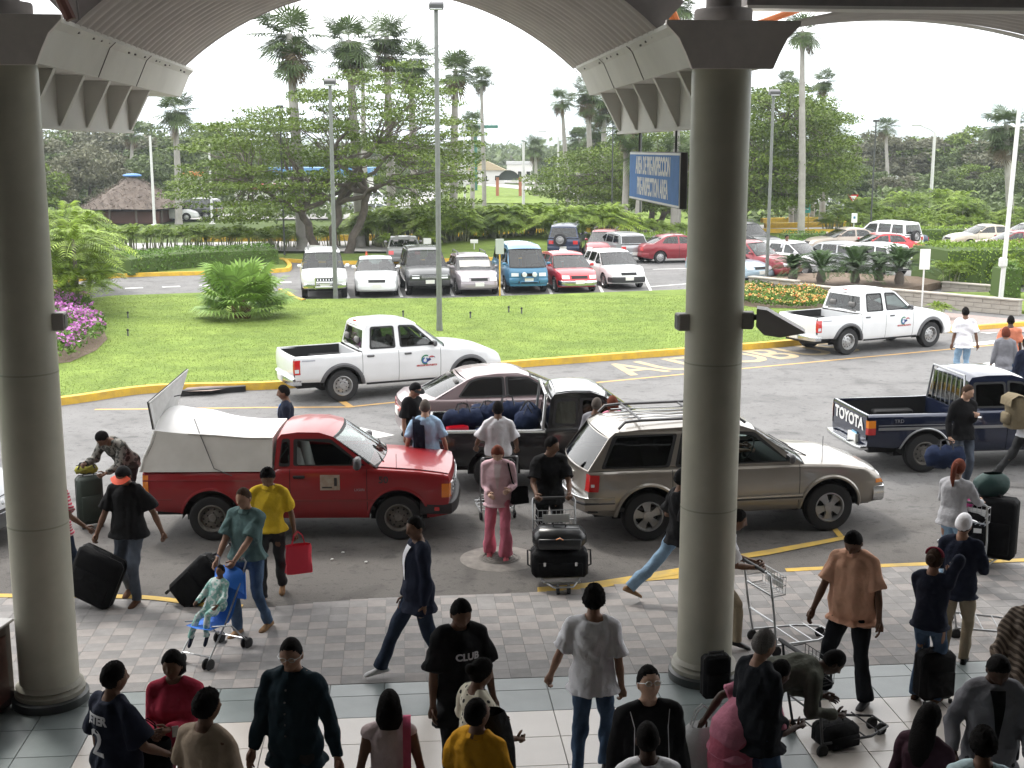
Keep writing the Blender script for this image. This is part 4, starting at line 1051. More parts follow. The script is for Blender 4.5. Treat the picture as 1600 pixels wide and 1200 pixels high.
# ---------------------------------------------------------------- beige sport utility
p_beige = paint('beige', (.29,.265,.232), .55, .34)
SUV = dict(frontglass=1, xf=2.20, xr=-2.26, axf=1.36, axr=-1.40, Rw=.365, Ra=.455, tw=.235, k=.27, seatz=.55, seatm=None,
    top=[(-2.34,1.02),(-2.2,1.04),(-1.4,1.04),(.0,1.03),(.95,1.03),(1.5,1.00),(2.0,.92),(2.28,.80)],
    bot=[(-2.34,.44),(-1.95,.38),(-.9,.36),(.9,.36),(1.9,.38),(2.28,.42)], plan=[(-2.34,.78),(-2.1,.85),(-1,.875),(.9,.875),(1.6,.87),(2.0,.84),(2.28,.76)],
    nose=(.12,[0,.4,.75,1],[-.04,0,0,-.10]), tail=(.09,[0,.5,1],[0,.02,-.02]),
    gh=dict(A=.93, C=-2.28, roof=[(-1.95,1.50),(-1.86,1.57),(-1.5,1.60),(-.6,1.625),(.0,1.61),(.22,1.54)],
        win=[[(-2.06,1.09),(-1.12,1.09),(-.98,1.52),(-1.86,1.51)], [(-.98,1.09),(-.42,1.09),(-.42,1.53),(-.86,1.525)], [(-.33,1.09),(.72,1.09),(.62,1.15),(.20,1.48),(-.33,1.53)]], r=.04,
        ws=((.95,1.03),(.22,1.54),.20,.08), rw=((-2.27,1.04),(-1.95,1.50),-.10,-.06,.03,.03,.03,True), seats=[.02,-.85], crown=.06, b0=.06))
hd = R(10.0)
v = Veh('sport_utility_car', 'beige sport utility car with roof rack stopped behind the right column', 'car', axles((1010,843), hd, SUV, .875), hd, p_beige, SUV)
s = v; v.under(); s.side(s.xr, -1.06, 'rear_quarter'); s.side(-1.05, -.39, 'door'); s.side(-.38, .86, 'door'); s.side(.87, s.xf, 'wing')
s.deck(.88, s.xf, 'bonnet', .07); s.face(True); s.face(False)
s.greenhouse(g_dark, g_clear, g_mid); 
SUVV = v; s.wheels('five', m_rim)
s.flare(.045, .022, p_beige); s.mirror(.70, 1.12); s.handle(-.22, .93, m_black); s.handle(-.95, .93, m_black)
s.trim(-.92, .92, .56, .085, p_beige, .018); s.trim(-.92, .92, .585, .012, m_chrome, .022); s.trim(-.92, .92, .555, .02, m_bump, .024)
s.bumper(True, .42, .66, m_chrome, .07, .16, wy=1.03); s.bumper(True, .42, .50, m_bump, .085, .16, wy=1.035, name='bumper_insert')
s.bumper(False, .46, .66, p_beige, .12, .36, wy=1.02); s.bumper(False, .56, .61, m_bump, .128, .36, wy=1.022, name='bumper_insert'); s.bumper(False, .665, .68, m_chrome, .125, .36, wy=1.02, name='bumper_trim')
for sg in (-1, 1):
    rows = [[s.warp(x, sg*(s.sy(x, z)+.008), z) for z in np.linspace(.76, 1.0, 5)] for x in (s.xr+.13, s.xr+.05, s.xr)]; rows.append([p+Vector((-.03,-sg*.12,0)) for p in rows[-1]])
    o = MB().grid(rows).build('tail_lamp', m_tail, s.t, 50)
    MB().box((s.xr+.04, sg*(s.sy(s.xr+.04,.85)+.012), .85), (.05,.012,.04)).build('reversing_lens', m_lamp, o)
    rows = [[s.warp(x, sg*(s.sy(x, z)+.008), z) for z in (.70,.76)] for x in (s.xf-.13, s.xf-.05, s.xf)]; rows.append([p+Vector((.01,-sg*.22,0)) for p in rows[-1]])
    MB().grid(rows).build('indicator', m_amber, s.t)
    s.fpatch(True, 'headlamp', m_lamp, sg*.46, sg*.74, .69, .80, .014)
s.fpatch(True, 'grille', m_black, -.40, .40, .66, .79, .012); plate(s, False, .84, o=.02)
for sg in (-1, 1):     # rack
    MB().tube([(-1.80,sg*.60,1.61),(-1.70,sg*.60,1.71),(-1.5,sg*.60,1.725),(-.3,sg*.60,1.735),(.0,sg*.60,1.71),(.10,sg*.60,1.64)], .022, 6).build('roof_rail', m_grey, s.t, 60)
for x in (-1.45,-.55): MB().tube([(x,-.6,1.72),(x,.6,1.72)], .018, 6).build('cross_bar', m_grey, s.t)
for y in np.linspace(-.42, .42, 5): MB().box((-.85, y, 1.69), (1.6, .03, .012)).build('rack_slat', m_steel, s.t)
MB().tube([(1.25,-.74,1.02),(1.25,-.74,1.42)], .005, 4).build('aerial', m_black, s.t); MB().tube([(-2.5,.1,.40),(-2.65,.1,.34)], .03, 8).build('exhaust', m_steel, s.t)
for y in (-.5, .1): MB().tube([(1.10,y,1.08),(.98,y+.26,1.13),(.92,y+.44,1.17)], .009, 5).build('wiper', m_black, s.t)

# ---------------------------------------------------------------- navy pickup lettered TOYOTA
p_navy = paint('navy', (.012,.018,.045), .3, .22)
TY = dict(PK); TY['top'] = [(-2.50,1.03),(-.72,1.03),(-.68,1.07),(.4,1.07),(.98,1.06),(1.6,1.02),(2.0,.95),(2.25,.85)]
TY['gh'] = dict(A=.96, C=-.68, roof=[(-.64,1.56),(-.58,1.63),(-.3,1.66),(.15,1.66),(.36,1.60)],
    win=[[(-.56,1.14),(.0,1.13),(.0,1.53),(-.54,1.53)], [(.08,1.13),(.82,1.13),(.72,1.2),(.34,1.52),(.08,1.55)]], ws=((.98,1.07),(.36,1.60),.16,.07),
    rw=((-.68,1.08),(-.64,1.56),-.02,-.02,.06,.10,.08,True), seats=[.05], crown=.05)
hd = R(7)
v = Veh('pickup_truck', 'navy pickup with white TOYOTA lettering on its tailgate', 'pickup truck', axles((1440,737), hd, TY, .85), hd, p_navy, TY)
s = v; v.under(); s.side(s.xr, -.70, 'bed_side'); s.side(-.69, .02, 'door'); s.side(.03, .90, 'door'); s.side(.91, s.xf, 'wing'); s.deck(.92, s.xf, 'bonnet', .05); s.face(True); s.face(False, z1=.6)
s.greenhouse(g_dark, g_mid, g_mid); tg = s.bed(s.xr, -.71, .58); s.wheels('steel', m_rimd); s.mirror(.72, 1.14); s.flare(.03, .008, m_steel)
M = Matrix.Translation((s.xr-.022, 0, .84)) @ Matrix.Rotation(-PI/2, 4, 'Z') @ Matrix.Rotation(PI/2, 4, 'X')
text_mesh('TOYOTA', .28, .002, 'tailgate_lettering', m_white, s.t, M, bold=.010, sx=1.12)
s.bumper(False, .42, .50, m_chrome, .16, .02, name='step_bumper'); MB().box((s.xr-.12, .0, .51), (.16, .7, .02), bev=.005).build('step_plate', m_chrome, s.t)
for sg in (-1, 1):
    for nm, m_, z0, z1 in (('tail_lamp', m_tail, .70, .82), ('tail_lamp', m_amber, .82, .95)):
        rows = [[s.warp(x, sg*(s.sy(x, z)+.008), z) for z in (z0, z1)] for x in (s.xr+.13, s.xr+.06, s.xr)]; rows.append([p+Vector((-.02,-sg*.07,0)) for p in rows[-1]])
        MB().grid(rows).build(nm, m_, s.t, 50)
    s.fpatch(True, 'headlamp', m_lamp, sg*.45, sg*.72, .64, .8, .012)
s.trim(-2.32, -.74, .80, .05, mat('stripe_grey', (.20,.20,.20), .5), .006); s.trim(-2.32, -.74, .86, .012, MATS['stripe_grey'], .006); s.trim(-.66, .88, .80, .05, MATS['stripe_grey'], .006)
M = Matrix.Translation((-1.95, -(s.sy(-1.95,.92)+.006), .93)) @ Matrix.Rotation(PI/2, 4, 'X'); text_mesh('TRD', .09, .001, 'side_script', MATS['stripe_grey'], s.t, M)
s.handle(-.55, .96, m_chrome); s.handle(.15, .96, m_chrome); plate(s, False, .56, -.25, o=.05)
o = MB().box((s.xr-.03, -.30, .62), (.01,.22,.09)).build('blue_sticker', mat('pale_blue_print', (.20,.42,.60), .5), s.t)
bars = MB(); zz = lambda t: 1.06+.56*t
for y in np.linspace(-.52, .52, 7): bars.tube([(-.74, y, 1.06), (-.72, y, 1.60)], .010, 5)
bars.tube([(-.74,-.72,1.03),(-.70,-.60,1.66),(-.70,.60,1.66),(-.74,.72,1.03)], .020, 6); bars.build('window_guard', m_steel, s.t, 50)
# part of a car at the far left edge
hd = R(0)
p = G(8, 868)
SV2 = dict(SED)
v = Veh('saloon_car', 'grey saloon mostly beyond the left edge of the view', 'car', (p.x-2.38, p.y+.95, 0), hd, paint('grey', (.20,.21,.22), .5, .3), SED); sedan_common(v)
# ---------------------------------------------------------------- parked cars in the lot
def var(base, **kw): d = dict(base); d.update(kw); return d
HATCH = dict(xf=2.0, xr=-1.95, axf=1.22, axr=-1.22, Rw=.30, Ra=.355, tw=.19, k=.33, seatz=.42,
    top=[(-1.95,.88),(-1.7,.93),(0,.90),(.90,.90),(1.5,.84),(1.85,.76),(2.0,.68)], bot=[(-1.95,.30),(-1.6,.24),(1.6,.22),(2.0,.26)], plan=[(-1.95,.76),(-1.5,.84),(.8,.84),(1.5,.82),(2.0,.70)],
    gh=dict(A=.95, C=-1.86, roof=[(-1.62,1.32),(-1.5,1.37),(-.6,1.43),(.0,1.41),(.18,1.35)], win=[[(-1.60,.98),(-.98,.97),(-.90,1.32),(-1.44,1.30)],[(-.90,.97),(-.12,.96),(-.12,1.34),(-.84,1.33)],[(-.04,.96),(.74,.96),(.64,1.02),(.16,1.31),(-.04,1.33)]],
        ws=((1.0,.90),(.18,1.35),.20,.07), rw=((-1.85,.93),(-1.62,1.32),-.10,-.05,.06,.06,.06,True), seats=[.0,-.8], crown=.05))
SUVS = dict(xf=2.12, xr=-2.12, axf=1.30, axr=-1.30, Rw=.35, Ra=.42, tw=.22, k=.26, seatz=.58,
    top=[(-2.12,1.02),(-1.9,1.05),(0,1.05),(.90,1.05),(1.5,1.02),(1.95,.94),(2.12,.84)], bot=[(-2.12,.42),(1.8,.40),(2.12,.42)], plan=[(-2.12,.82),(-1.8,.87),(.8,.87),(1.6,.86),(2.12,.78)],
    nose=(.06,[0,.5,.9,1],[-.03,0,0,-.04]),
    gh=dict(A=.90, C=-2.05, roof=[(-1.92,1.62),(-1.85,1.67),(-.6,1.71),(.05,1.69),(.28,1.62)], win=[[(-1.92,1.12),(-1.20,1.12),(-1.20,1.60),(-1.82,1.58)],[(-1.10,1.12),(-.34,1.12),(-.34,1.61),(-1.10,1.60)],[(-.25,1.12),(.70,1.12),(.60,1.18),(.26,1.56),(-.25,1.60)]],
        ws=((.92,1.05),(.28,1.62),.12,.06), rw=((-2.06,1.06),(-1.92,1.62),-.05,-.04,.08,.08,.08,True), seats=[.0,-.8], crown=.06))
VAN = dict(xf=2.05, xr=-2.15, axf=1.25, axr=-1.15, Rw=.31, Ra=.38, tw=.19, k=.20, seatz=.75,
    top=[(-2.15,1.02),(0,1.04),(1.5,1.04),(1.95,1.02),(2.05,1.0)], bot=[(-2.15,.36),(1.8,.32),(2.05,.32)], plan=[(-2.15,.80),(-1.8,.845),(1.5,.845),(2.05,.76)],
    nose=(.06,[0,.5,.9,1],[-.02,0,-.04,-.08]),
    gh=dict(A=1.88, C=-2.1, roof=[(-1.98,1.66),(-1.9,1.74),(-.6,1.82),(.8,1.80),(1.20,1.68)], win=[[(-1.95,1.14),(-1.05,1.14),(-1.05,1.66),(-1.86,1.62)],[(-.95,1.14),(.0,1.14),(.0,1.68),(-.95,1.67)],[(.10,1.14),(.82,1.14),(.82,1.66),(.10,1.68)],[(.90,1.14),(1.66,1.14),(1.55,1.24),(1.18,1.62),(.90,1.65)]],
        ws=((1.92,1.02),(1.20,1.68),.10,.05), rw=((-2.08,1.06),(-1.98,1.66),-.04,-.03,.08,.08,.08,True), seats=[.9,.0], crown=.07))
PKS = PK
KIND = {'sedan': SED, 'hatch': HATCH, 'suv': SUVS, 'van': VAN, 'pickup': PK}
NM = {'sedan': 'saloon_car', 'hatch': 'hatchback_car', 'suv': 'sport_utility_car', 'van': 'van', 'pickup': 'pickup_truck'}
def parked(kind, pm, label, px, py, hd, opts=(), glass=None, group='cars parked in the lot'):
    """px,py: photo pixel of the ground below the end nearest the camera"""
    sp = KIND[kind]; h = R(hd); p = G(px, py); c, s_ = math.cos(h), math.sin(h)
    cx = sp['xf'] if s_ < 0 else sp['xr']; cx = cx if abs(s_) > .5 else 0
    near = -.5 if abs(s_) <= .5 else 0
    loc = (p.x-c*cx, p.y-s_*cx+(.8 if abs(s_) <= .5 else .05), 0)
    v = Veh(NM[kind], label, 'van' if kind == 'van' else 'pickup truck' if kind == 'pickup' else 'car', loc, h, pm, sp, group, hero=False)
    s = v; gl = glass or g_mid
    s.under()
    xs0 = sp['gh']['C'] if kind == 'pickup' else sp['xr']
    s.side(s.xr, -.27, 'rear_side'); s.side(-.255, .80, 'door'); s.side(.81, s.xf, 'wing')
    s.deck(.85 if kind != 'van' else 1.8, s.xf, 'bonnet', .05 if kind != 'van' else .01); s.face(True); s.face(False, z1=(.6 if kind == 'pickup' else None))
    if kind == 'sedan': s.deck(s.xr, -1.45, 'boot_lid', .03)
    s.greenhouse(gl, g_mid, gl, interior=True, trimm=False)
    if kind == 'pickup': s.bed(s.xr, -.61, .6)
    s.wheels('cover' if kind in ('sedan', 'hatch', 'van') else 'steel', m_rim)
    dark = 'blackbumper' in opts; bm = m_bump if dark else (m_chrome if 'chrome' in opts else pm)
    z = .02 if kind in ('sedan', 'hatch') else .14
    s.bumper(True, .28+z, .50+z, bm, .05, .3); s.bumper(False, .30+z, .52+z, bm, .04, .3)
    s.mirror(.68 if kind != 'van' else 1.6, sp['top'][2][1]+.08, m_black if dark else pm, sz=(.08,.16,.11))
    for sg in (-1, 1):
        s.fpatch(True, 'headlamp', m_lamp, sg*.40, sg*.68, .56+z, .69+z, .014); s.fpatch(False, 'tail_lamp', m_tail, sg*.50, sg*.74, .62+z, .80+z, .014)
    s.fpatch(True, 'grille', m_black if 'brightgrille' not in opts else m_chrome, -.32, .32, .57+z, .67+z, .014)
    s.fpatch(True, 'air_intake', m_black, -.42, .42, .30+z, .37+z, .06)
    plate(s, True, .44+z, o=.07); plate(s, False, .44+z, o=.06)
    if 'slats' in opts:
        for y in np.linspace(-.26, .26, 6): s.fpatch(True, 'grille_slat', m_chrome, y-.018, y+.018, .72, .82, .02)
    if 'rack' in opts:
        for sg in (-1, 1): MB().tube([(-1.6,sg*.55,sp['gh']['roof'][2][1]-.02),(-1.5,sg*.55,sp['gh']['roof'][2][1]+.10),(-.1,sg*.55,sp['gh']['roof'][2][1]+.10),(.0,sg*.55,sp['gh']['roof'][2][1])], .02, 5).build('roof_rail', m_grey, s.t)
    if 'bullbar' in opts:
        for y in (-.35,.35): MB().tube([(s.xf+.14,y,.42),(s.xf+.18,y,.85)], .025, 6).build('bull_bar', m_chrome if 'slats' in opts else MATS['paint_blue'], s.t)
        for zz in (.50,.66,.84): MB().tube([(s.xf+.16,-.36,zz),(s.xf+.16,.36,zz)], .02, 6).build('bull_bar', m_chrome if 'slats' in opts else MATS['paint_blue'], s.t)
    if 'spots' in opts:
        for y in (-.2,.2): MB().lathe([(.0001,.06),(.09,.05),(.10,0),(.07,-.05)], 14, axis='X', c=(s.xf+.2,y,.78)).build('spot_lamp', m_lamp, s.t, 40)
    if 'spare' in opts:
        ty, ri = wheel_meshes(.33, .2, 'steel', m_rim); o = link('spare_wheel', ty, s.t, (s.xr-.16, .15, .98)); o.rotation_euler = (0, 0, -PI/2); link('rim', ri, o)
    if 'hump' in opts: MB().box((-.5,0,1.47), (.5,.28,.09), bev=.04).build('roof_sign', m_white, s.t)
    if 'shade' in opts: MB().box((.78,0,1.14), (.02,1.2,.36), bev=.005, rot=Matrix.Rotation(-.8,3,'Y')).build('sun_shade', m_seatl, s.t)
    return v
pc = lambda n, c, me=.3: paint(n, c, me, .34)
W_ = p_white; cream = pc('cream', (.48,.43,.34)); lblue = pc('light_blue', (.33,.43,.50)); dgrey = pc('dark_grey', (.045,.048,.05)); rd = pc('bright_red', (.50,.02,.03)); dred = pc('dark_maroon', (.24,.02,.03)); bl = pc('blue', (.045,.17,.29)); sil = p_silver; mg = pc('mid_grey', (.16,.165,.16)); nvy = pc('deep_blue', (.02,.035,.08)); gold = pc('gold', (.36,.31,.26)); slm = pc('silver_mauve', (.30,.27,.29))
parked('suv', W_, 'white sport utility car with chrome nudge bar, leftmost of the front row', 508, 469, -80, ('slats','bullbar','rack','chrome'))
parked('sedan', W_, 'white saloon in the front row beside the white sport utility car', 589, 466, -83)
parked('suv', dgrey, 'charcoal small sport utility car behind the tall lamp post', 672, 464, -80, ('blackbumper','brightgrille'), g_mid)
parked('hatch', slm, 'silver-mauve rounded hatchback with a big windscreen in the front row', 749, 463, -80, ('rack','shade'))
parked('van', bl, 'metallic blue van with spot lamps on its bull bar', 826, 460, -80, ('bullbar','spots'), g_dark)
parked('hatch', rd, 'red hatchback taxi with a roof sign between blue van and white hatchback', 905, 459, -78, ('hump','chrome'))
parked('hatch', W_, 'white hatchback with dark grille, rightmost of the front row', 982, 453, -76, ('blackbumper',))
parked('sedan', mg, 'grey saloon parked alone in the second row at the left', 632, 419, 96)
parked('suv', nvy, 'dark blue sport utility car with spare wheel on its back door', 880, 405, 82, ('spare','rack'))
parked('hatch', dred, 'dark red hatchback next to the dark blue sport utility car', 938, 409, -100, ('rack',))
parked('hatch', sil, 'silver hatchback with dark rear window in the second row', 992, 411, 110, (), g_dark)
parked('sedan', dred, 'dark red saloon left of the right column', 1062, 411, 15)
parked('sedan', mg, 'grey saloon half hidden behind the right column', 1152, 404, 12)
parked('suv', dgrey, 'black sport utility car parked behind the red pickup', 1205, 402, -60, ('rack',))
parked('sedan', lblue, 'pale blue saloon right beside the column', 1188, 443, -62)
parked('pickup', dred, 'dark red pickup in the right part of the lot', 1238, 441, -45)
parked('hatch', W_, 'white small hatchback behind the leftmost cycads', 1298, 432, -50)
parked('hatch', sil, 'silver hatchback behind the middle cycads', 1352, 431, 130)
parked('hatch', W_, 'white hatchback behind the rightmost cycad', 1412, 434, 125, ('blackbumper',), g_dark)
parked('sedan', rd, 'bright red low saloon parked crosswise', 1378, 409, 188)
parked('sedan', gold, 'pale gold saloon at the far kerb', 1326, 398, 190)
parked('sedan', nvy, 'dark blue saloon between pale gold saloon and white off-roader', 1392, 396, 200)
parked('suv', W_, 'white off-roader with spare wheel on its back', 1428, 398, 128, ('spare',))
parked('sedan', cream, 'beige saloon at the right in front of the hedge', 1545, 391, 188)
parked('hatch', W_, 'white hatchback at the right edge of the lot', 1612, 390, 185)
parked('sedan', dred, 'dark red saloon at the right edge behind the hedge', 1592, 404, 178)
# cars beyond the palm hedge
for k, (x, y, hd_, kd, pm, lb) in enumerate((
    (180,345,20,'hatch',W_,'white hatchback in front of the thatched hut, leftmost'), (213,345,15,'hatch',W_,'white hatchback beside the white pole by the thatched hut'),
    (243,341,10,'suv',W_,'white sport utility car under the eave of the thatched hut'), (262,346,12,'sedan',W_,'white saloon right of the white pole by the thatched hut'), (300,345,170,'suv',dgrey,'dark car right of the thatched hut'),
    (470,335,10,'sedan',W_,'white saloon seen through the big rain tree'), (525,331,170,'sedan',sil,'silver saloon seen under the big rain tree'), (585,325,10,'suv',W_,'white sport utility car beyond the big rain tree'),
    (590,344,10,'sedan',W_,'white saloon close behind the palm hedge'), (712,275,5,'van',W_,'white van far away beside the gabled house'), (775,282,5,'sedan',sil,'silver saloon far away before the gabled house'),
    (1300,336,0,'sedan',sil,'silver saloon on the far road behind the turquoise sign'))):
    parked(kd, pm, lb, x, y, hd_, (), None, 'cars on the far roads')
# ================================================================ VEGETATION
def leafmat(name, c, c2, tr=.14, isl=.35, rough=.6): return mat(name, c, rough, col2=c2, vscale=.5, tr=tr, island=isl, spec=.25)
m_rain = leafmat('rain_tree_leaf', (.155,.215,.036), (.075,.12,.022))
m_dk = leafmat('dark_tree_leaf', (.125,.165,.06), (.08,.115,.042), isl=.2)
m_gy = leafmat('grey_tree_leaf', (.17,.17,.11), (.12,.125,.08), isl=.2)
m_palm = leafmat('palm_leaf', (.115,.165,.06), (.06,.09,.035))
m_areca = leafmat('areca_leaf', (.26,.36,.04), (.065,.12,.018), isl=.45)
m_fanl = leafmat('bush_palm_leaf', (.27,.40,.10), (.15,.26,.06))
m_hedge = leafmat('hedge_leaf', (.12,.21,.035), (.075,.15,.025))
m_hedge2 = leafmat('bright_hedge_leaf', (.22,.32,.04), (.13,.21,.03))
m_cycad = leafmat('cycad_leaf', (.07,.13,.035), (.025,.05,.016))
m_dead = leafmat('dead_palm_leaf', (.17,.13,.08), (.10,.08,.05))
m_bark = mat('bark', (.12,.10,.085), .9, var=.25, vscale=3, bump=.8, bscale=14)
m_ptrunk = mat('palm_trunk', (.30,.285,.26), .85, var=.15, vscale=2, bump=.4, bscale=10)
m_stem = mat('areca_stem', (.20,.21,.12), .7, var=.2, vscale=4)
def leaf_quads(Pn, size, upb=.6, asp=.5, rng=RNG):
    N = len(Pn); nrm = rng.normal(size=(N,3)); nrm[:,2] += upb*2; nrm /= np.linalg.norm(nrm, axis=1)[:,None]
    t = rng.normal(size=(N,3)); t -= nrm*(t*nrm).sum(1)[:,None]; t /= np.linalg.norm(t, axis=1)[:,None]; b_ = np.cross(nrm, t)
    s = (size*rng.uniform(.6,1.4,size=N))[:,None]
    V = np.stack([Pn+t*s, Pn+b_*s*asp, Pn-t*s, Pn-b_*s*asp], 1).reshape(-1,3); F_ = np.arange(4*N).reshape(-1,4)
    return V, F_
def clump_pts(c, rad, n, rng=RNG):
    d = rng.normal(size=(n,3)); d /= np.linalg.norm(d, axis=1)[:,None]; r_ = rng.uniform(.25,1,size=n)[:,None]**.5
    return np.array(c)+d*r_*np.array(rad)
def inpoly(x, y, poly):
    c = False; n = len(poly)
    for i in range(n):
        x1, y1 = poly[i]; x2, y2 = poly[i-1]
        if (y1 > y) != (y2 > y) and x < (x2-x1)*(y-y1)/(y2-y1)+x1: c = not c
    return c
def limb(mb, a, b, r0, r1, wig=.06, n=6, sag=0):
    a = Vector(a); b = Vector(b); L = (b-a).length; pts = []
    for i in range(n+1):
        t = i/n; p = a.lerp(b, t); p += Vector((random.uniform(-1,1), random.uniform(-1,1), random.uniform(-1,1)))*wig*L*math.sin(PI*t)*.5; p.z += sag*L*math.sin(PI*t); pts.append(p)
    mb.tube(pts, [r0+(r1-r0)*i/n for i in range(n+1)], 7); return pts
def rain_tree(label, outline, D, spread, trunks, nclump, leaves, lm, size=.13, rad=(1.25,1.25,.36), seed=1, forks=None, group=None):
    random.seed(seed); rng = np.random.default_rng(seed)
    xs = [p[0] for p in outline]; ys = [p[1] for p in outline]; cs = []
    tries = 0
    while len(cs) < nclump and tries < 20000:
        tries += 1; x = random.uniform(min(xs), max(xs)); y = random.uniform(min(ys), max(ys))
        if not inpoly(x, y, outline): continue
        d = D+random.uniform(-spread, spread); p = P(x, y, d)
        if any((p-q).length < rad[0]*.62 for q in cs): continue
        cs.append(p)
    tb = G(*trunks[0]); base = Vector((tb.x, D, 0))
    t = thing('rain_tree', label, 'tree', base, 0, group)
    Vs, Fs = [], []; k = 0
    for c in cs:
        s = random.uniform(.6, 1.25); sc = rad[0]*s
        V, F_ = leaf_quads(clump_pts(c-base, (sc, sc, rad[2]*random.uniform(.7,1.3)), int(leaves*s), rng), size, .8, rng=rng); Vs.append(V); Fs.append(F_+k); k += len(V)
    link('crown', fast_mesh('crown', np.concatenate(Vs), np.concatenate(Fs), lm), t)
    mb = MB(); ends = []
    for (px, py), (fx, fy), r_ in zip(trunks, forks, [.30]*9):
        b0 = G(px, py); b0 = Vector((b0.x, D+random.uniform(-.3,.3), 0))-base; f = P(fx, fy, D)-base
        pts = limb(mb, b0-Vector((0,0,.1)), f, r_*.85, r_*.6, .12); ends.append(f)
    hubs = []
    for f in ends:       # secondary forks
        for j in range(5):
            c = random.choice(cs)-base; h = f.lerp(c, random.uniform(.35,.55))+Vector((0,0,random.uniform(.1,.6))); limb(mb, f, h, .15, .08, .12); hubs.append(h)
    for c in cs:
        if random.random() < .75:
            c = c-base; h = min(hubs, key=lambda q: (q-c).length); limb(mb, h, c-Vector((0,0,.12)), .040, .014, .12, 5, .04)
    mb.build('trunk', m_bark, t, 60); return t
ot1 = [(268,318),(280,262),(318,215),(345,182),(410,172),(470,158),(500,132),(560,112),(625,98),(690,104),(700,135),(690,170),(730,205),(738,250),(733,300),(700,335),(630,322),(590,268),(560,262),(520,285),(470,318),(420,345),(330,345)]
rain_tree('wide spreading rain tree with dark forked trunks behind the parked cars', ot1, 67, 5.5, [(488,402),(520,398),(545,396)], 245, 240, m_rain, .085, rad=(1.45,1.45,.20), seed=3, forks=[(470,330),(528,318),(575,300)])
ot2 = [(838,300),(850,262),(900,238),(960,222),(1000,205),(1090,205),(1150,215),(1160,300),(1100,325),(1020,330),(960,318),(900,325)]
rain_tree('flat-topped bright green tree behind the hanging sign', ot2, 88, 5, [(1050,380),(1040,378)], 190, 210, m_rain, .105, seed=5, rad=(1.7,1.7,.30), forks=[(1020,320),(1070,310)])
ot3 = [(1160,330),(1160,150),(1190,140),(1240,135),(1290,165),(1322,185),(1300,205),(1330,225),(1325,275),(1290,300),(1240,330),(1200,320)]
rain_tree('tall rounded green tree just right of the right column', ot3, 84, 5, [(1172,380),(1182,381)], 210, 210, m_rain, .105, seed=6, rad=(1.5,1.5,.36), forks=[(1180,310),(1215,215)])

# background trees (shared crowns, each tree a thing)
def crown_mesh(seed, w_, h, n, m, size, flat=.5):
    rng = np.random.default_rng(seed); Vs, Fs = [], []; k = 0
    for i in range(n):
        a = rng.uniform(0, 2*PI); rr = w_*rng.uniform(0,1)**.6; z = h*(rng.uniform(.35,1)-(rr/w_)**2*.3)
        V, F_ = leaf_quads(clump_pts((rr*math.cos(a), rr*math.sin(a), z), (w_*.28, w_*.28, w_*.15), 130, rng), size, .5, rng=rng); Vs.append(V); Fs.append(F_+k); k += len(V)
    return fast_mesh('crown', np.concatenate(Vs), np.concatenate(Fs), m)
CR = [crown_mesh(20+i, 4.2, 7.5, 52, m, .20) for i, m in enumerate((m_dk, m_rain, m_gy, m_dk, m_gy))]
random.seed(5)
tk = MB(); limb(tk, (0,0,-.1), (.2,.1,4.2), .22, .14, .1); limb(tk, (.2,.1,3.0), (1.6,.4,5.4), .12, .05); limb(tk, (.1,0,2.6), (-1.7,-.3,5.2), .12, .05); limb(tk, (.2,.1,4.0), (.1,.8,6.4), .12, .04)
TKM = tk.mesh('trunk', m_bark, 60)
def bgtree(px, top, D, kind, lab, sx=1.0):
    p = P(px, 240, D); t = thing('broadleaf_tree', lab, 'tree', (p.x, D, 0), random.uniform(0, 6), 'trees on the far side of the roads')
    h = P(px, top, D).z; s = h/7.6
    o = link('crown', CR[kind], t); k = link('trunk', TKM, t); o.scale = (s*sx, s*sx, s); k.scale = (s, s, s)
LB = ['dark green tree in the background tree line', 'mid green tree in the background tree line', 'greyish sparse tree in the background tree line', 'dark green tree in the background tree line', 'greyish sparse tree in the background tree line']
random.seed(9)
for px, top, D, kd in ((70,205,120,0),(105,200,140,2),(140,215,110,4),(170,205,135,2),(205,190,150,3),(240,235,125,0),(262,215,150,1),(300,200,160,0),(330,195,150,1),(365,215,140,3),(400,205,165,1),(20,240,95,1),(45,250,98,4),(60,245,112,0),(30,210,110,2),
    (440,225,170,0),(500,230,190,3),(560,225,200,0),(610,235,180,2),(660,225,190,1),(700,228,210,0),(735,232,240,3),(770,238,300,0),(800,240,320,4),(830,236,260,1),(860,232,220,0),(895,225,190,3),(930,222,170,1),(970,215,160,0),(1010,210,150,3),(1050,215,150,1),
    (1150,215,140,0),(1200,205,150,3),(1340,212,150,1),(1375,208,140,2),(1410,215,150,1),(1450,205,145,4),(1490,210,150,2),(1520,200,140,1),(1555,205,135,0),(1590,200,130,2),(1620,210,140,3),
    (1330,255,120,3),(1360,262,118,0),(1400,268,115,4),(1440,270,118,3),(1480,262,112,0),(1520,258,116,1),(1560,262,110,3),(1600,255,112,0),(640,262,150,3),(590,255,160,1),(540,258,160,0),(800,262,230,3),(845,258,200,0),(905,262,150,0),(950,262,140,3)):
    bgtree(px, top, D, kd, LB[kd], random.uniform(1.0,1.5))
# far wood as one mass
rng = np.random.default_rng(4); Vs, Fs, k = [], [], 0
for i in range(900):
    y = rng.uniform(230, 700); x = rng.uniform(-.55, .55)*y; V, F_ = leaf_quads(clump_pts((x, y, rng.uniform(1.5,5.2)), (5,5,2.6), 46, rng), .75, .4, rng=rng); Vs.append(V); Fs.append(F_+k); k += len(V)
o = link('far_wood', fast_mesh('far_wood', np.concatenate(Vs), np.concatenate(Fs), m_dk)); tag(o, 'hazy wood reaching to the horizon behind the airport roads', 'woodland', kind='stuff')
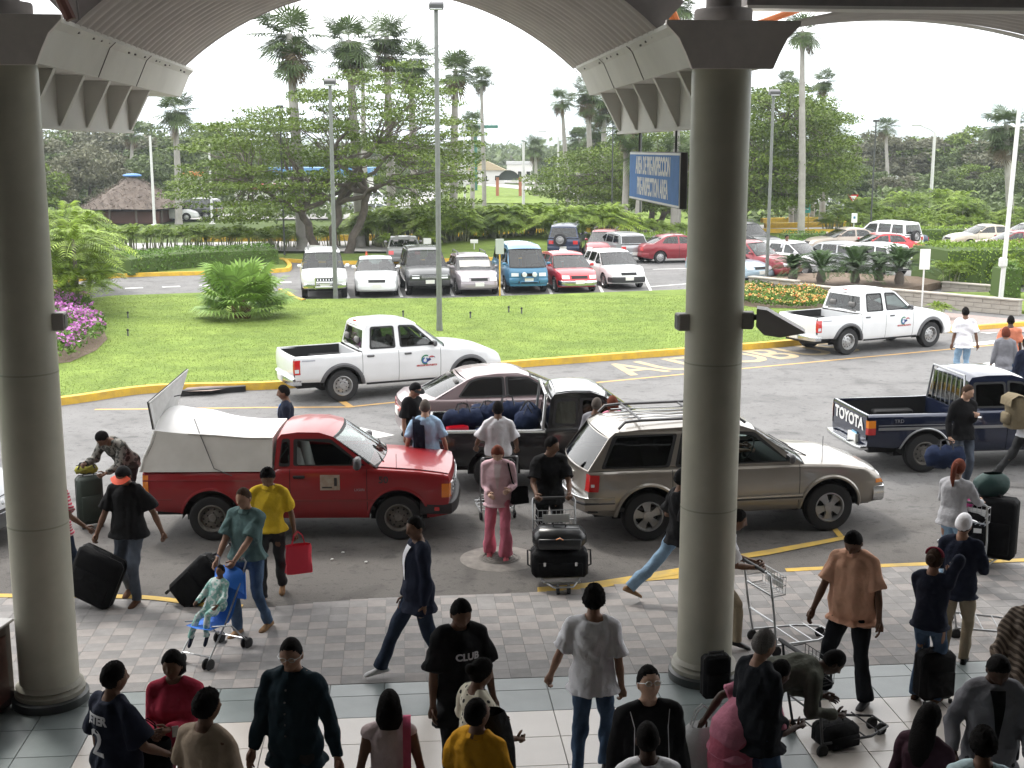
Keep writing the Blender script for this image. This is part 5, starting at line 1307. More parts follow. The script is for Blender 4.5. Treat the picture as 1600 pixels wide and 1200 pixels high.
# undergrowth between the far trees
Vs, Fs, k = [], [], 0
for i in range(420):
    px = rng.uniform(-40, 1660); y = rng.uniform(95, 150)
    if 560 < px < 1010: continue
    if px < 400 and y < 125: continue
    p = P(px, 300, y); V, F_ = leaf_quads(clump_pts((p.x, y, rng.uniform(.2,1.6)), (2.6,2.6,1.0), 60, rng), .28, .4, rng=rng); Vs.append(V); Fs.append(F_+k); k += len(V)
o = link('undergrowth', fast_mesh('undergrowth', np.concatenate(Vs), np.concatenate(Fs), m_dk)); tag(o, 'dark green scrub growing under the background trees', 'undergrowth', kind='stuff')

# ---- fan palms
def fan_crown(seed, n=26, R0=1.5, dead=6, seg=15):
    rng = np.random.default_rng(seed); V, F_, M_ = [], [], []
    for i in range(n+dead):
        isd = i >= n; az = rng.uniform(0, 2*PI); el = math.asin(rng.uniform(-.75, .98)) if not isd else rng.uniform(-1.5,-1.0)
        pet = R0*rng.uniform(.22,.95); d = np.array([math.cos(az)*math.cos(el), math.sin(az)*math.cos(el), math.sin(el)])
        side = np.array([-math.sin(az), math.cos(az), 0]); up = np.cross(d, side)*-1; up = up/np.linalg.norm(up)
        c = d*pet; k = len(V); V += list([(0,0,0), tuple(side*.02+d*.02), tuple(c), tuple(c+side*.03)]); F_.append((k,k+1,k+3,k+2)); M_.append(1 if isd else 0)
        L = R0*rng.uniform(.65,.9)
        for j in range(seg):
            a = -1.9+3.8*j/(seg-1); dd = d*math.cos(a)+side*math.sin(a); lat = -d*math.sin(a)+side*math.cos(a); l = L*(1-.25*abs(a)/1.9); w_ = .05*R0/1.5
            mid = c+dd*l*.55+up*.03; tip = c+dd*l; tip = tip+np.array([0,0,-l*rng.uniform(.05,.30)])
            k = len(V); V += [tuple(c), tuple(mid+lat*w_), tuple(tip), tuple(mid-lat*w_)]; F_.append((k,k+1,k+2,k+3)); M_.append(1 if isd else 0)
    return fast_mesh('crown', V, F_, [m_palm, m_dead], M_)
FC = [fan_crown(40+i, 34+3*i, 1.5, 5) for i in range(4)]
def fan_palm(px, cy, D, rpx, lab, base=None, tw=.24, kind=0, shag=0, grp='tall fan palms'):
    c = P(px, cy, D); r_ = rpx/PXS(D); bx = base if base is not None else px
    b0 = P(bx, 380, D); t = thing('fan_palm', lab, 'palm tree', (b0.x, D, 0), 0, grp)
    top = Vector((c.x-b0.x, 0, c.z)); mb = MB(); pts = [Vector((0,0,-.2)), Vector((0,0,.4)), top*.35+Vector((.05,0,0)), top*.7, top]
    mb.tube(pts, [tw*1.3, tw*1.05, tw, tw*.85, tw*.55], 10); mb.build('trunk', m_ptrunk, t, 60)
    o = link('crown', FC[kind % 4], t, tuple(top)); s = r_/1.85; o.scale = (s, s, s*1.05); o.rotation_euler = (0, 0, random.uniform(0, 6))
    for k in range(shag):
        o = link('frond_skirt', FC[(kind+1+k) % 4], t, tuple(top-Vector((0,0,(k+1)*r_*.65)))); s2 = s*(.8-.1*k); o.scale = (s2*.95, s2*.95, s2*.85); o.rotation_euler = (0, 0, random.uniform(0,6))
random.seed(2)
for a in ((452,52,70,58,'tallest fan palm left of centre with a shaggy frond skirt',472,.30,0,1), (545,62,72,48,'fan palm with drooping crown, second in the central group',563,.28,1,1),
    (604,58,76,44,'fan palm with high crown, third in the central group',612,.26,2,1), (642,92,80,40,'fan palm right of the central group, above the rain tree',648,.24,3,1), (567,112,90,24,'small distant fan palm within the central group',570,.2,1,0),
    (712,108,74,44,'fan palm just right of the tall lamp post',706,.24,0,0), (752,124,95,24,'slender fan palm beside the billboard frame',757,.16,2,0), (738,190,110,22,'short fan palm under the billboard frame',738,.2,1,0),
    (274,172,95,38,'lone fan palm above the thatched hut',281,.26,3,0), (207,205,130,24,'small fan palm under the left beam',207,.2,0,0),
    (878,156,105,24,'slender fan palm left of the right canopy beam',888,.2,1,0), (918,145,92,32,'fan palm beside the end of the right beam',925,.22,2,1), (945,150,98,36,'fan palm partly behind the right beam',940,.22,0,1),
    (1062,8,82,34,'fan palm whose crown shows above the right beam',1052,.22,3,0), (1254,48,78,36,'tall fan palm right of the right column',1251,.22,1,0), (1231,126,92,20,'left one of two small fan palms above the rounded tree',1235,.18,2,0),
    (1287,127,92,23,'right one of two small fan palms above the rounded tree',1284,.18,3,0), (1384,196,130,20,'small fan palm behind the dark lamp post at right',1384,.2,0,0), (1572,196,86,42,'broad fan palm with leaning trunk at the right edge',1577,.26,1,1),
    (928,205,120,30,'bushy short fan palm beyond the hedge',928,.22,2,1), (836,230,150,22,'drooping palm left of the white street lamp',838,.22,3,0), (905,215,130,26,'drooping palm right of the white street lamp',900,.22,0,1)):
    fan_palm(*a)
for px, y0, D in ((975,376,76),(997,378,78),(1060,375,80),(1245,345,95),(1280,335,100),(1268,335,105),(470,395,72)):
    pass

# ---- areca palms of the hedge
def areca(seed, stems=7, fr=26, H=1.5, L=1.5):
    rng = np.random.default_rng(seed); V, F_ = [], []; st = MB()
    heads = []
    for i in range(stems):
        a = rng.uniform(0, 2*PI); q = rng.uniform(.1,.55); h = H*rng.uniform(.7,1.1); p = Vector((q*math.cos(a), q*math.sin(a), 0)); e = p*1.6+Vector((0,0,h)); st.tube([p, e], [.045,.03], 6); heads.append((e, a))
    for i in range(fr):
        e, a0 = heads[i % stems]; az = a0+rng.uniform(-1.9,1.9); el = rng.uniform(.45,1.4); l = L*rng.uniform(.75,1.15); d = np.array([math.cos(az), math.sin(az), 0]); side = np.array([-math.sin(az), math.cos(az), 0])
        pts = []
        for k in range(9):
            t = k/8; pts.append(np.array(e)+d*l*t*math.cos(el)*(1+.2*t)+np.array([0,0,l*(math.sin(el)*t-.62*t*t)]))
        for k in range(8):
            kk = len(V); V += [tuple(pts[k]-side*.008), tuple(pts[k]+side*.008), tuple(pts[k+1]+side*.008), tuple(pts[k+1]-side*.008)]; F_.append((kk,kk+1,kk+2,kk+3))
        for k in range(2, 18):
            t = k/17*8; i0 = min(7, int(t)); p = pts[i0]+(pts[i0+1]-pts[i0])*(t-i0); tg = pts[i0+1]-pts[i0]; tg = tg/np.linalg.norm(tg); ll = .40*math.sin(PI*(.12+.8*k/17))+.10
            for sg in (-1,1):
                v = side*sg*.8+tg*.55+np.array([0,0,.22]); v = v/np.linalg.norm(v); w_ = np.cross(v, tg); w_ = tg*.026
                m = p+v*ll*.5; tip = p+v*ll+np.array([0,0,-ll*.30]); kk = len(V); V += [tuple(p), tuple(m+w_), tuple(tip), tuple(m-w_)]; F_.append((kk,kk+1,kk+2,kk+3))
    return st.mesh('stem', m_stem, 60), fast_mesh('fronds', V, F_, m_areca)
AR = [areca(60+i, 8, 44, 1.25, 1.55) for i in range(5)]
def areca_plant(x, y, s, i, label, group='areca palms of the long hedge'):
    t = thing('areca_palm', label, 'palm', (x, y, .02), random.uniform(0, 6), group); st, fr = AR[i % 5]
    a = link('stem', st, t); b_ = link('fronds', fr, t); a.scale = b_.scale = (s, s, s)
random.seed(21)
def arow(x0, x1, y0, y1, D0, D1, n, top0, top1, lab, rows=1):
    for k in range(n):
        t = (k+random.uniform(-.2,.2))/max(1,n-1); px = x0+(x1-x0)*t; D = D0+(D1-D0)*t+random.uniform(-.9,.9); top = top0+(top1-top0)*t
        h = P(px, top, D).z; p = P(px, 350, D); areca_plant(p.x, D, h/2.35*random.uniform(.86,1.06), k, lab)
arow(150, 440, 0, 0, 70, 69.5, 20, 345, 348, 'feathery yellow-green areca palm in the hedge left of the rain tree')
arow(430, 590, 0, 0, 71, 73, 9, 345, 340, 'feathery areca palm in the hedge under the rain tree')
arow(575, 960, 0, 0, 72, 73, 30, 316, 306, 'tall dense areca palm in the central hedge behind the mound')
arow(610, 930, 0, 0, 73.6, 74, 22, 312, 312, 'tall dense areca palm in the central hedge behind the mound')
arow(985, 1075, 0, 0, 76, 78, 6, 335, 340, 'loose areca palm in the hedge below the hanging sign')
arow(1290, 1620, 0, 0, 84, 84, 17, 328, 332, 'areca palm in the hedge behind the right part of the lot')
for k in range(20):
    D = 86+random.uniform(-1,1.5); px = 1300+k*17; p = P(px, 340, D); areca_plant(p.x, D, .75*random.uniform(.8,1.3), k, 'areca palm in the hedge behind the right part of the lot')
for px, top, D in ((1410,290,90),(1480,285,92),(1500,300,86),(1340,300,88),(1130,330,80)):
    p = P(px, 340, D); areca_plant(p.x, D, P(px, top, D).z/2.3, 1, 'taller areca palm standing out above the right hedge' if px > 1200 else 'areca palm just left of the right column', 'taller areca palms')
p = G(612,398); areca_plant(p.x, p.y+.5, .55, 2, 'small bright shrub palm left of the mound of lawn', 'small palms at the lot'); p = G(665,392); areca_plant(p.x, p.y+.5, .62, 3, 'small bright shrub palm beside the mound of lawn', 'small palms at the lot')
# weeping palm clump at the far left, before the road
for i, (bx, by, top, s_) in enumerate(((122,497,300,1.0),(104,478,280,1.0),(78,470,285,1.1),(140,455,345,.8),(95,452,330,.9))):
    b0 = G(bx, by); h = P(bx, top, b0.y).z; t = thing('feather_palm', ['slender young feather palm rising from the purple flower bed', 'feather palm with hanging fronds beside the left column, taller', 'feather palm close against the left column', 'low feather palm at the road edge behind the flower bed','dense feather palm behind the flower bed'][i], 'palm', (b0.x, b0.y, .1), 0, 'feather palms at the left')
    MB().tube([(0,0,-.2),(.02,0,h*.3),(.0,0,h*.62)], [.10,.08,.06], 8).build('trunk', m_bark, t, 60)
    for k in range(3 if i < 3 else 2):
        o = link('fronds', AR[(i+k) % 5][1], t, (random.uniform(-.1,.1), random.uniform(-.1,.1), h*(.52-.16*k)-1.0*s_)); q = s_*1.05*(1.0-.05*k); o.scale = (q,q,q); o.rotation_euler = (0,0,random.uniform(0,6))

# ---- fan-leaved bush palm on the lawn
bp = G(378, 497, .11); t = thing('bush_palm', 'broad fan-leaved bush palm alone on the lawn', 'palm', bp)
rng = np.random.default_rng(8); V, F_ = [], []
for i in range(62):
    az = rng.uniform(0, 2*PI); el = rng.uniform(.05, 1.45); pet = rng.uniform(.45, 1.25)*(.75+.25*math.sin(el)); d = np.array([math.cos(az)*math.cos(el), math.sin(az)*math.cos(el), math.sin(el)])
    side = np.array([-math.sin(az), math.cos(az), 0]); up = np.cross(side, d); up = -up if up[2] < 0 else up
    c = np.array([math.cos(az)*.15, math.sin(az)*.15, .12])+d*pet; k = len(V); V += [(0,0,.05), tuple(side*.015+np.array([0,0,.08])), tuple(c), tuple(c+side*.02)]; F_.append((k,k+1,k+3,k+2)); L = rng.uniform(.5,.72)
    dl = d*.9+np.array([0,0,-.12]); dl /= np.linalg.norm(dl)
    for j in range(19):
        a = -2.1+4.2*j/18; dd = dl*math.cos(a)+side*math.sin(a); lat = -dl*math.sin(a)+side*math.cos(a); l = L*(1-.22*abs(a)/2.1); mid = c+dd*l*.6+up*.04; tip = c+dd*l+np.array([0,0,-l*.18]); w_ = .038
        k = len(V); V += [tuple(c), tuple(mid+lat*w_), tuple(tip), tuple(mid-lat*w_)]; F_.append((k,k+1,k+2,k+3))
o = link('leaves', fast_mesh('leaves', V, F_, m_fanl), t); o.scale = (1.22,1.22,1.28)
MB().tube([(-.12,0,-.15),(-.25,.05,.45)], [.16,.10], 8).tube([(.1,0,-.15),(.22,.0,.4)], [.16,.10], 8).tube([(.0,.1,-.15),(.02,.2,.6)], [.16,.10], 8).build('stems', mat('brown_fibre', (.10,.06,.03), .95, var=.3), t)['kind'] = 'stuff'

# ---- hedges
def hedge(name, label, pts, wd, h, lm, n=90, size=.055, cat='hedge', round_=.25, z0=.1):
    pts = [Vector((p.x, p.y, 0)) for p in pts]; base = pts[0].copy(); rng = np.random.default_rng(int(abs(base.x*100)) % 997); L = sum((pts[i+1]-pts[i]).length for i in range(len(pts)-1))
    P_, N_ = [], []
    for i in range(len(pts)-1):
        a, c = pts[i]-base, pts[i+1]-base; d = (c-a); l = d.length; d.normalize(); nn = Vector((-d.y, d.x, 0)); m = int(n*l*(2*h+wd))
        u = rng.uniform(0, l, m); q = rng.uniform(-1, 1, m)*(h+wd/2)
        off = np.where(np.abs(q) < wd/2, q, np.sign(q)*wd/2); zz = np.where(np.abs(q) < wd/2, h, h-(np.abs(q)-wd/2))
        bulge = .05*np.sin(u*1.9+i)+.04*np.sin(u*4.3); zz = zz*(1+bulge/h*.8)-np.maximum(0, np.abs(off)-wd/2+round_)*.5*(zz/h)**3
        pp = np.stack([a.x+d.x*u+nn.x*off, a.y+d.y*u+nn.y*off, zz+z0], 1)+rng.normal(size=(m,3))*.035; P_.append(pp)
    Pn = np.concatenate(P_)
    t = thing(name, label, cat, base)
    V, F_ = leaf_quads(Pn, size, .3, .6, rng=rng); link('foliage', fast_mesh('foliage', V, F_, lm), t)
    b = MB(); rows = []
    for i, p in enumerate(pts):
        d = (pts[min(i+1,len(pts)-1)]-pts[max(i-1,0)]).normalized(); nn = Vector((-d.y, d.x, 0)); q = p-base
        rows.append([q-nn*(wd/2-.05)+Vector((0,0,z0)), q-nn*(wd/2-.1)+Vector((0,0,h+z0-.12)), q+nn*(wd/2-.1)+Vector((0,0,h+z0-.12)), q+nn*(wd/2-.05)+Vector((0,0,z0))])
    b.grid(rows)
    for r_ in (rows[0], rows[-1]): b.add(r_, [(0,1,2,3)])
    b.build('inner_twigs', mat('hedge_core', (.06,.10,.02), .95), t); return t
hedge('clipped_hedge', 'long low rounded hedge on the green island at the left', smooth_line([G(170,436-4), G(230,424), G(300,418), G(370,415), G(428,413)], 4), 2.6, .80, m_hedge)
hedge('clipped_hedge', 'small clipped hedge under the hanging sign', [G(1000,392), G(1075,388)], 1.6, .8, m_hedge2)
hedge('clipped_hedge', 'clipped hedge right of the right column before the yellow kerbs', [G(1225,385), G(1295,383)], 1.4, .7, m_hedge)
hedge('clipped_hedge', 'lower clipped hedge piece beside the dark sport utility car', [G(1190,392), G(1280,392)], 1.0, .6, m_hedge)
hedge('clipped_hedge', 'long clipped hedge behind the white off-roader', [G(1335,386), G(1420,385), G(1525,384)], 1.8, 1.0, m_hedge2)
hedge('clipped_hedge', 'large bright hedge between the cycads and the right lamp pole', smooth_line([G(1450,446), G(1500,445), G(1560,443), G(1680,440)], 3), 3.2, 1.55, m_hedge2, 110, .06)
hedge('shrub', 'round shrub at the foot of the white lamp pole', [G(1555,468), G(1585,468)], 1.2, 1.2, m_hedge, 110)
hedge('shrub', 'low shrub row at the right edge beyond the lot', [G(1530,402), G(1700,400)], 1.5, .7, m_hedge2)
# bright spiky shrub in front of the big hedge
p = G(1483,452); areca_plant(p.x, p.y, .62, 1, 'yellow-green feathery shrub in front of the large hedge', 'feathery shrubs at the right'); p = G(1598,452); areca_plant(p.x, p.y, .7, 2, 'yellow-green feathery shrub at the right edge', 'feathery shrubs at the right')
p = G(1466,498); areca_plant(p.x, p.y, .30, 3, 'little leafy plant beside the front of the parked white pickup', 'feathery shrubs at the right')

# ---- cycads
def cycad_mesh(seed):
    rng = np.random.default_rng(seed); V, F_ = [], []
    for i in range(46):
        az = 2*PI*i/46*7.0+rng.uniform(-.2,.2); el = rng.uniform(.15,1.35); l = rng.uniform(.85,1.1); d = np.array([math.cos(az),math.sin(az),0]); side = np.array([-math.sin(az),math.cos(az),0]); pts = []
        for k in range(8):
            t = k/7; pts.append(np.array([0,0,.35])+d*l*t*math.cos(el)+np.array([0,0,l*(math.sin(el)*t-.5*t*t)]))
        for k in range(1, 22):
            t = k/22*7; i0 = min(6, int(t)); p = pts[i0]+(pts[i0+1]-pts[i0])*(t-i0); tg = pts[i0+1]-pts[i0]; tg /= np.linalg.norm(tg); ll = .17*math.sin(PI*(.1+.85*k/22))+.03
            for sg in (-1,1):
                v = side*sg*.85+tg*.45+np.array([0,0,.18]); w_ = tg*.014; m = p+v*ll*.5; tip = p+v*ll; kk = len(V); V += [tuple(p-w_), tuple(m+w_), tuple(tip), tuple(m-w_)]; F_.append((kk,kk+1,kk+2,kk+3))
    return fast_mesh('fronds', V, F_, m_cycad)
CY = [cycad_mesh(i) for i in range(3)]
for i, (px, py, s_) in enumerate(((1238,452,.85),(1282,455,1.05),(1335,456,1.15),(1404,458,1.2),(1372,452,.95))):
    p = G(px, py); t = thing('cycad', ['leftmost and smallest cycad on the stone terrace', 'second cycad from the left on the stone terrace', 'large cycad in the middle of the terrace', 'largest cycad beside the white street sign', 'cycad between the middle and the largest cycad'][i], 'cycad', (p.x, p.y, .35), i*1.3, 'cycads on the stone terrace')
    o = link('fronds', CY[i % 3], t); o.scale = (s_*1.45,)*3; MB().lathe([(.16,0),(.20,.15),(.15,.42),(.05,.5)], 10).build('trunk', m_bark, t, 60)
# ---- flower beds
def bed(name, label, poly, n, h, cols, cat='flower bed', z0=.11, soil=True, hf=.25):
    pts = [G(*p, z0) for p in poly]; xs = [p.x for p in pts]; ys = [p.y for p in pts]; pl = [(p.x,p.y) for p in pts]; base = pts[0].copy(); rng = np.random.default_rng(n)
    q = []
    while len(q) < n:
        x, y = rng.uniform(min(xs), max(xs)), rng.uniform(min(ys), max(ys))
        if inpoly(x, y, pl): q.append((x, y))
    q = np.array(q); hh = h*(.75+.25*np.sin(q[:,0]*2.1)*np.sin(q[:,1]*1.7)); z = z0+hh*rng.uniform(.15,1,size=n)**.6; Pn = np.stack([q[:,0]-base.x, q[:,1]-base.y, z-base.z], 1)
    t = thing(name, label, cat, base)
    V, F_ = leaf_quads(Pn, .055, .3, .6, rng=rng); link('foliage', fast_mesh('foliage', V, F_, m_hedge), t)
    for cm, fr, sz in cols:
        k = rng.choice(n, int(n*fr), replace=False); Pf = Pn[k].copy(); Pf[:,2] = hh[k]*rng.uniform(.85,1.08,size=len(k)); pat = np.sin(q[k][:,0]*3.1+q[k][:,1]*1.3)+np.sin(q[k][:,1]*4.1) > -.6; Pf = Pf[pat]
        V, F_ = leaf_quads(Pf, sz, .8, .8, rng=rng); link('blossom', fast_mesh('blossom', V, F_, cm), t)['kind'] = 'stuff'
    if soil: MB().sheet([Vector((p.x,p.y,0))-Vector((base.x,base.y,0)) for p in [G(*a, z0) for a in poly]], .012).build('soil', m_earth, t)
m_pur = mat('purple_blossom', (.42,.13,.40), .7, island=.35, tr=.2); m_pur2 = mat('pink_blossom', (.55,.25,.50), .7, island=.3, tr=.2)
m_org = mat('orange_blossom', (.62,.22,.06), .7, island=.4, tr=.2); m_yb = mat('yellow_blossom', (.62,.48,.16), .7, island=.3, tr=.2)
bed('flower_bed', 'nearer purple flower bed at the foot of the left column', ((20,560),(60,572),(110,566),(150,548),(168,530),(160,512),(120,508),(20,510)), 5200, .85, ((m_pur,.34,.05),(m_pur2,.16,.045)))
bed('flower_bed', 'farther purple flower bed behind the young feather palm', ((20,505),(110,503),(150,500),(140,482),(110,470),(20,468)), 3600, .7, ((m_pur,.30,.05),(m_pur2,.14,.045)))
bed('flower_bed', 'orange and yellow flower bed before the stone terrace', ((1085,462),(1175,480),(1290,484),(1310,478),(1290,464),(1230,455),(1165,452),(1085,452)), 7000, .42, ((m_org,.13,.045),(m_yb,.20,.045)))
# leaf litter tufts and sprinklers on the lawn
for i, (x, y) in enumerate(((200,525),(200,497),(630,495),(815,490),(735,497),(795,488))):
    p = G(x, y, .11); t = thing('sprinkler', 'little dark sprinkler head standing in the lawn', 'sprinkler', p, 0, 'sprinklers in the lawn'); MB().tube([(0,0,-.02),(0,0,.16)], .025, 6).build('riser', m_grey, t); MB().ball((0,0,.18), .04, 4).build('nozzle', m_black, t)

# ---- grass blades on the nearer lawn: fine fringe along the kerb and all over
rng = np.random.default_rng(77); lp = [(p.x, p.y) for p in lawn_poly]; Q = []
X = rng.uniform(-16, 14, 150000); Y = rng.uniform(26, 47, 150000)
def inpoly_np(x, y, poly):
    c = np.zeros(len(x), bool); n = len(poly)
    for i in range(n):
        x1, y1 = poly[i]; x2, y2 = poly[i-1]
        if y1 == y2: continue
        c ^= ((y1 > y) != (y2 > y)) & (x < (x2-x1)*(y-y1)/(y2-y1)+x1)
    return c
k = inpoly_np(X, Y, lp); X, Y = X[k], Y[k]; N = len(X); a = rng.uniform(0, PI, N); wv = .008; hv = rng.uniform(.012,.04,N); lx = rng.normal(size=N)*.02; ly = rng.normal(size=N)*.02
V = np.stack([np.stack([X-np.cos(a)*wv, Y-np.sin(a)*wv, np.full(N,.108)],1), np.stack([X+np.cos(a)*wv, Y+np.sin(a)*wv, np.full(N,.108)],1), np.stack([X+lx, Y+ly, .11+hv],1)],1).reshape(-1,3)
o = link('grass', fast_mesh('grass', V, np.arange(3*N).reshape(-1,3), mat('grass_blade', (.18,.245,.058), .8, island=.12, tr=.2, spec=.2))); tag(o, 'short grass blades of the mown lawn', 'grass', kind='stuff')
# ================================================================ STREET FURNITURE AND FAR BUILDINGS
m_pole = mat('galvanised_pole', (.17,.18,.17), .5, .3, var=.1); m_polew = mat('white_pole', (.62,.62,.61), .5, var=.05); m_poled = mat('dark_pole', (.05,.055,.05), .6)
def lamp_post(label, px, by, ty, m, r_=.085, head='box', lean=0., D=None, grp='lamp posts'):
    p = G(px, by); D = D or p.y; x = P(px, (by+ty)/2, D).x; h = P(px, ty, D).z
    t = thing('lamp_post', label, 'lamp post', (x, D, 0), 0, grp)
    MB().tube([(0,0,0),(lean*.5,0,h*.5),(lean,0,h)], [r_,r_*.9,r_*.75], 12).build('pole', m, t, 60)
    MB().lathe([(r_*2.4,0),(r_*2.4,.06),(r_*1.2,.08),(r_*1.1,.35)], 12).build('foot', m, t, 40)
    if head == 'box':
        a = MB().box((lean+.02,-.12,h+.08), (.42,.34,.20), bev=.03, rot=Matrix.Rotation(R(18),3,'X')).build('lamp_head', m_grey, t)
        MB().box((lean+.02,-.20,h+.03), (.34,.20,.03), rot=Matrix.Rotation(R(40),3,'X')).build('lamp_glass', m_lamp, a)
    elif head == 'arm':
        MB().tube([(lean,0,h),(lean-.4,0,h+.25),(lean-1.1,0,h+.5)], .04, 6).build('arm', m, t, 60); MB().box((lean-1.35,0,h+.53), (.7,.22,.12), bev=.04).build('lamp_head', m, t)
    elif head == 'top': MB().box((lean,0,h+.05), (.35,.2,.14), bev=.03).build('lamp_head', m, t)
    return t
lamp_post('tall grey lamp post in the middle of the lawn, behind the white pickup', 684, 522, 14, m_pole, .085)
lamp_post('grey lamp post in front of the white sport utility car', 520, 470, 132, m_pole, .085)
lamp_post('thin dark lamp post left of the rain tree trunk', 441, 402, 168, m_poled, .05, 'top')
lamp_post('grey lamp post right of the right column', 1203, 447, 148, m_pole, .075)
lamp_post('thin dark lamp post before the right hedge', 1364, 380, 190, m_poled, .055, 'top')
lamp_post('leaning white lamp pole at the right edge with a collar', 1578, 482, 40, m_polew, .085, 'none', lean=.25)
p = G(1578,482); t = [o for o in bpy.data.objects if o.name.startswith('lamp_post') and not o.parent][-1]; MB().lathe([(.09,1.45),(.15,1.5),(.15,1.75),(.09,1.8)], 12).build('collar', m_polew, t, 40)
lamp_post('white pole in front of the thatched hut', 238, 352, 212, m_polew, .11, 'none')
lamp_post('thin white pole right of the thatched hut', 329, 350, 225, m_polew, .10, 'none')
lamp_post('white street lamp with arm beyond the central hedge', 726, 330, 190, m_polew, .10, 'arm', D=100)
lamp_post('plain white pole beyond the central hedge', 818, 330, 222, m_polew, .12, 'none', D=98)
lamp_post('white street lamp with arm between the palms', 872, 320, 215, m_polew, .10, 'arm', D=105)
lamp_post('white street lamp with arm among the right trees', 1457, 330, 207, m_polew, .13, 'arm', D=92)
lamp_post('thin dark pole left of the hanging sign', 957, 385, 120, m_poled, .045, 'none', D=78)
lamp_post('dark pole directly behind the hanging sign', 1001, 380, 200, m_poled, .06, 'none', D=76)
for i, (px, D, top) in enumerate(((975,80,200),(996,79,240),(1058,82,240),(1243,96,150),(1268,98,190),(1283,94,190))):
    p = P(px, 350, D); h = P(px, top, D).z; t = thing('palm_trunk', 'pale bare palm trunk standing behind the hedge', 'palm tree', (p.x, D, 0), 0, 'pale palm trunks behind the hedge')
    MB().tube([(0,0,-.1),(0,0,.5),(.08,0,h*.5),(.05,0,h)], [.30,.22,.19,.15], 10).build('trunk', m_ptrunk, t, 60); o = link('crown', FC[i % 4], t, (.05,0,h)); o.scale = (.85,.85,.85)
# signs
def sign_post(label, px, by, y0, y1, wpx, face, post, r_=.03, rz=0, name='street_sign'):
    p = G(px, by); t = thing(name, label, 'sign', (p.x, p.y, 0), rz); zt, zb = P(px, y0, p.y).z, P(px, y1, p.y).z; wd = wpx/PXS(p.y)
    MB().tube([(0,0,0),(0,0,zt-.05)], r_, 8).build('post', post, t); MB().box((0,-r_-.012,(zt+zb)/2), (wd,.02,zt-zb), bev=.006).build('face', face, t); return t, zt, zb
t, zt, zb = sign_post('blank pale sign on a yellow post in front of the blue van', 781, 463, 373, 397, 13, mat('sign_back', (.40,.43,.40), .5), m_yel)
t, zt, zb = sign_post('white sign on a thin post beside the big hedge', 1440, 482, 389, 421, 16, m_white, m_polew)
t, zt, zb = sign_post('white sign with small print near the far kerb', 1333, 374, 333, 348, 9, m_white, m_polew)
MB().box((0,-.075,zb+(zt-zb)*.55), (.12,.006,.14)).build('blue_print', mat('sign_blue2', (.05,.18,.35), .5), t)
p = P(1333, 310, 100); t = thing('yield_sign', 'red and white triangular yield sign above the right hedge', 'sign', (p.x, 100, 0)); z = p.z
MB().tube([(0,0,0),(0,0,z+.3)], .04, 6).build('post', m_pole, t); MB().prism([(-.42,-.05,z+.3),(.42,-.05,z+.3),(0,-.05,z-.42)], .02, up=(0,-1,0)).build('face', m_tail, t); MB().prism([(-.26,-.08,z+.2),(.26,-.08,z+.2),(0,-.08,z-.22)], .01, up=(0,-1,0)).build('inner_face', m_white, t)
p = P(1258, 323, 88); t = thing('turquoise_sign', 'turquoise direction sign on yellow legs', 'sign', (p.x, 88, 0)); z = p.z
MB().box((0,0,z), (.75,.04,.85)).build('face', mat('turquoise', (.06,.42,.36), .5), t)
for y in (-.28,.28): MB().tube([(y,.05,0),(y,.05,z)], .05, 6).build('leg', m_yel, t)
for zz in (.22,.02,-.18): MB().box((0,-.025,z+zz), (.5,.006,.07)).build('print', m_white, t)
for i, (px, by, y0, y1, w_) in enumerate(((493,402,383,391,15),(668,402,372,381,12),(741,396,374,380,12))):
    sign_post(('small white notice under the rain tree', 'small white notice left of the mound', 'small white notice on the mound')[i], px, by, y0, y1, w_, m_white, m_polew, name='notice_board')
# traffic cones
cone_me = MB().lathe([(.16,.03),(.03,.68),(.001,.69)], 14).mesh('body', mat('cone_orange', (.62,.10,.03), .6), 40); cb = MB().box((0,0,.015), (.40,.40,.03)).mesh('base', m_black); cw = MB().lathe([(.118,.24),(.08,.44)], 14).mesh('white_band', m_white, 40); cw.transform(Matrix.Scale(1.02,4))
for i, (px, py) in enumerate(((573,415),(639,421),(705,420),(774,418))):
    p = G(px, py); t = thing('traffic_cone', ('orange traffic cone behind the white saloon, leftmost', 'orange traffic cone between the grey saloon and the charcoal car', 'orange traffic cone behind the charcoal car', 'orange traffic cone behind the silver-mauve hatchback')[i], 'traffic cone', p, 0, 'traffic cones'); link('body', cone_me, t); link('base', cb, t); link('white_band', cw, t)

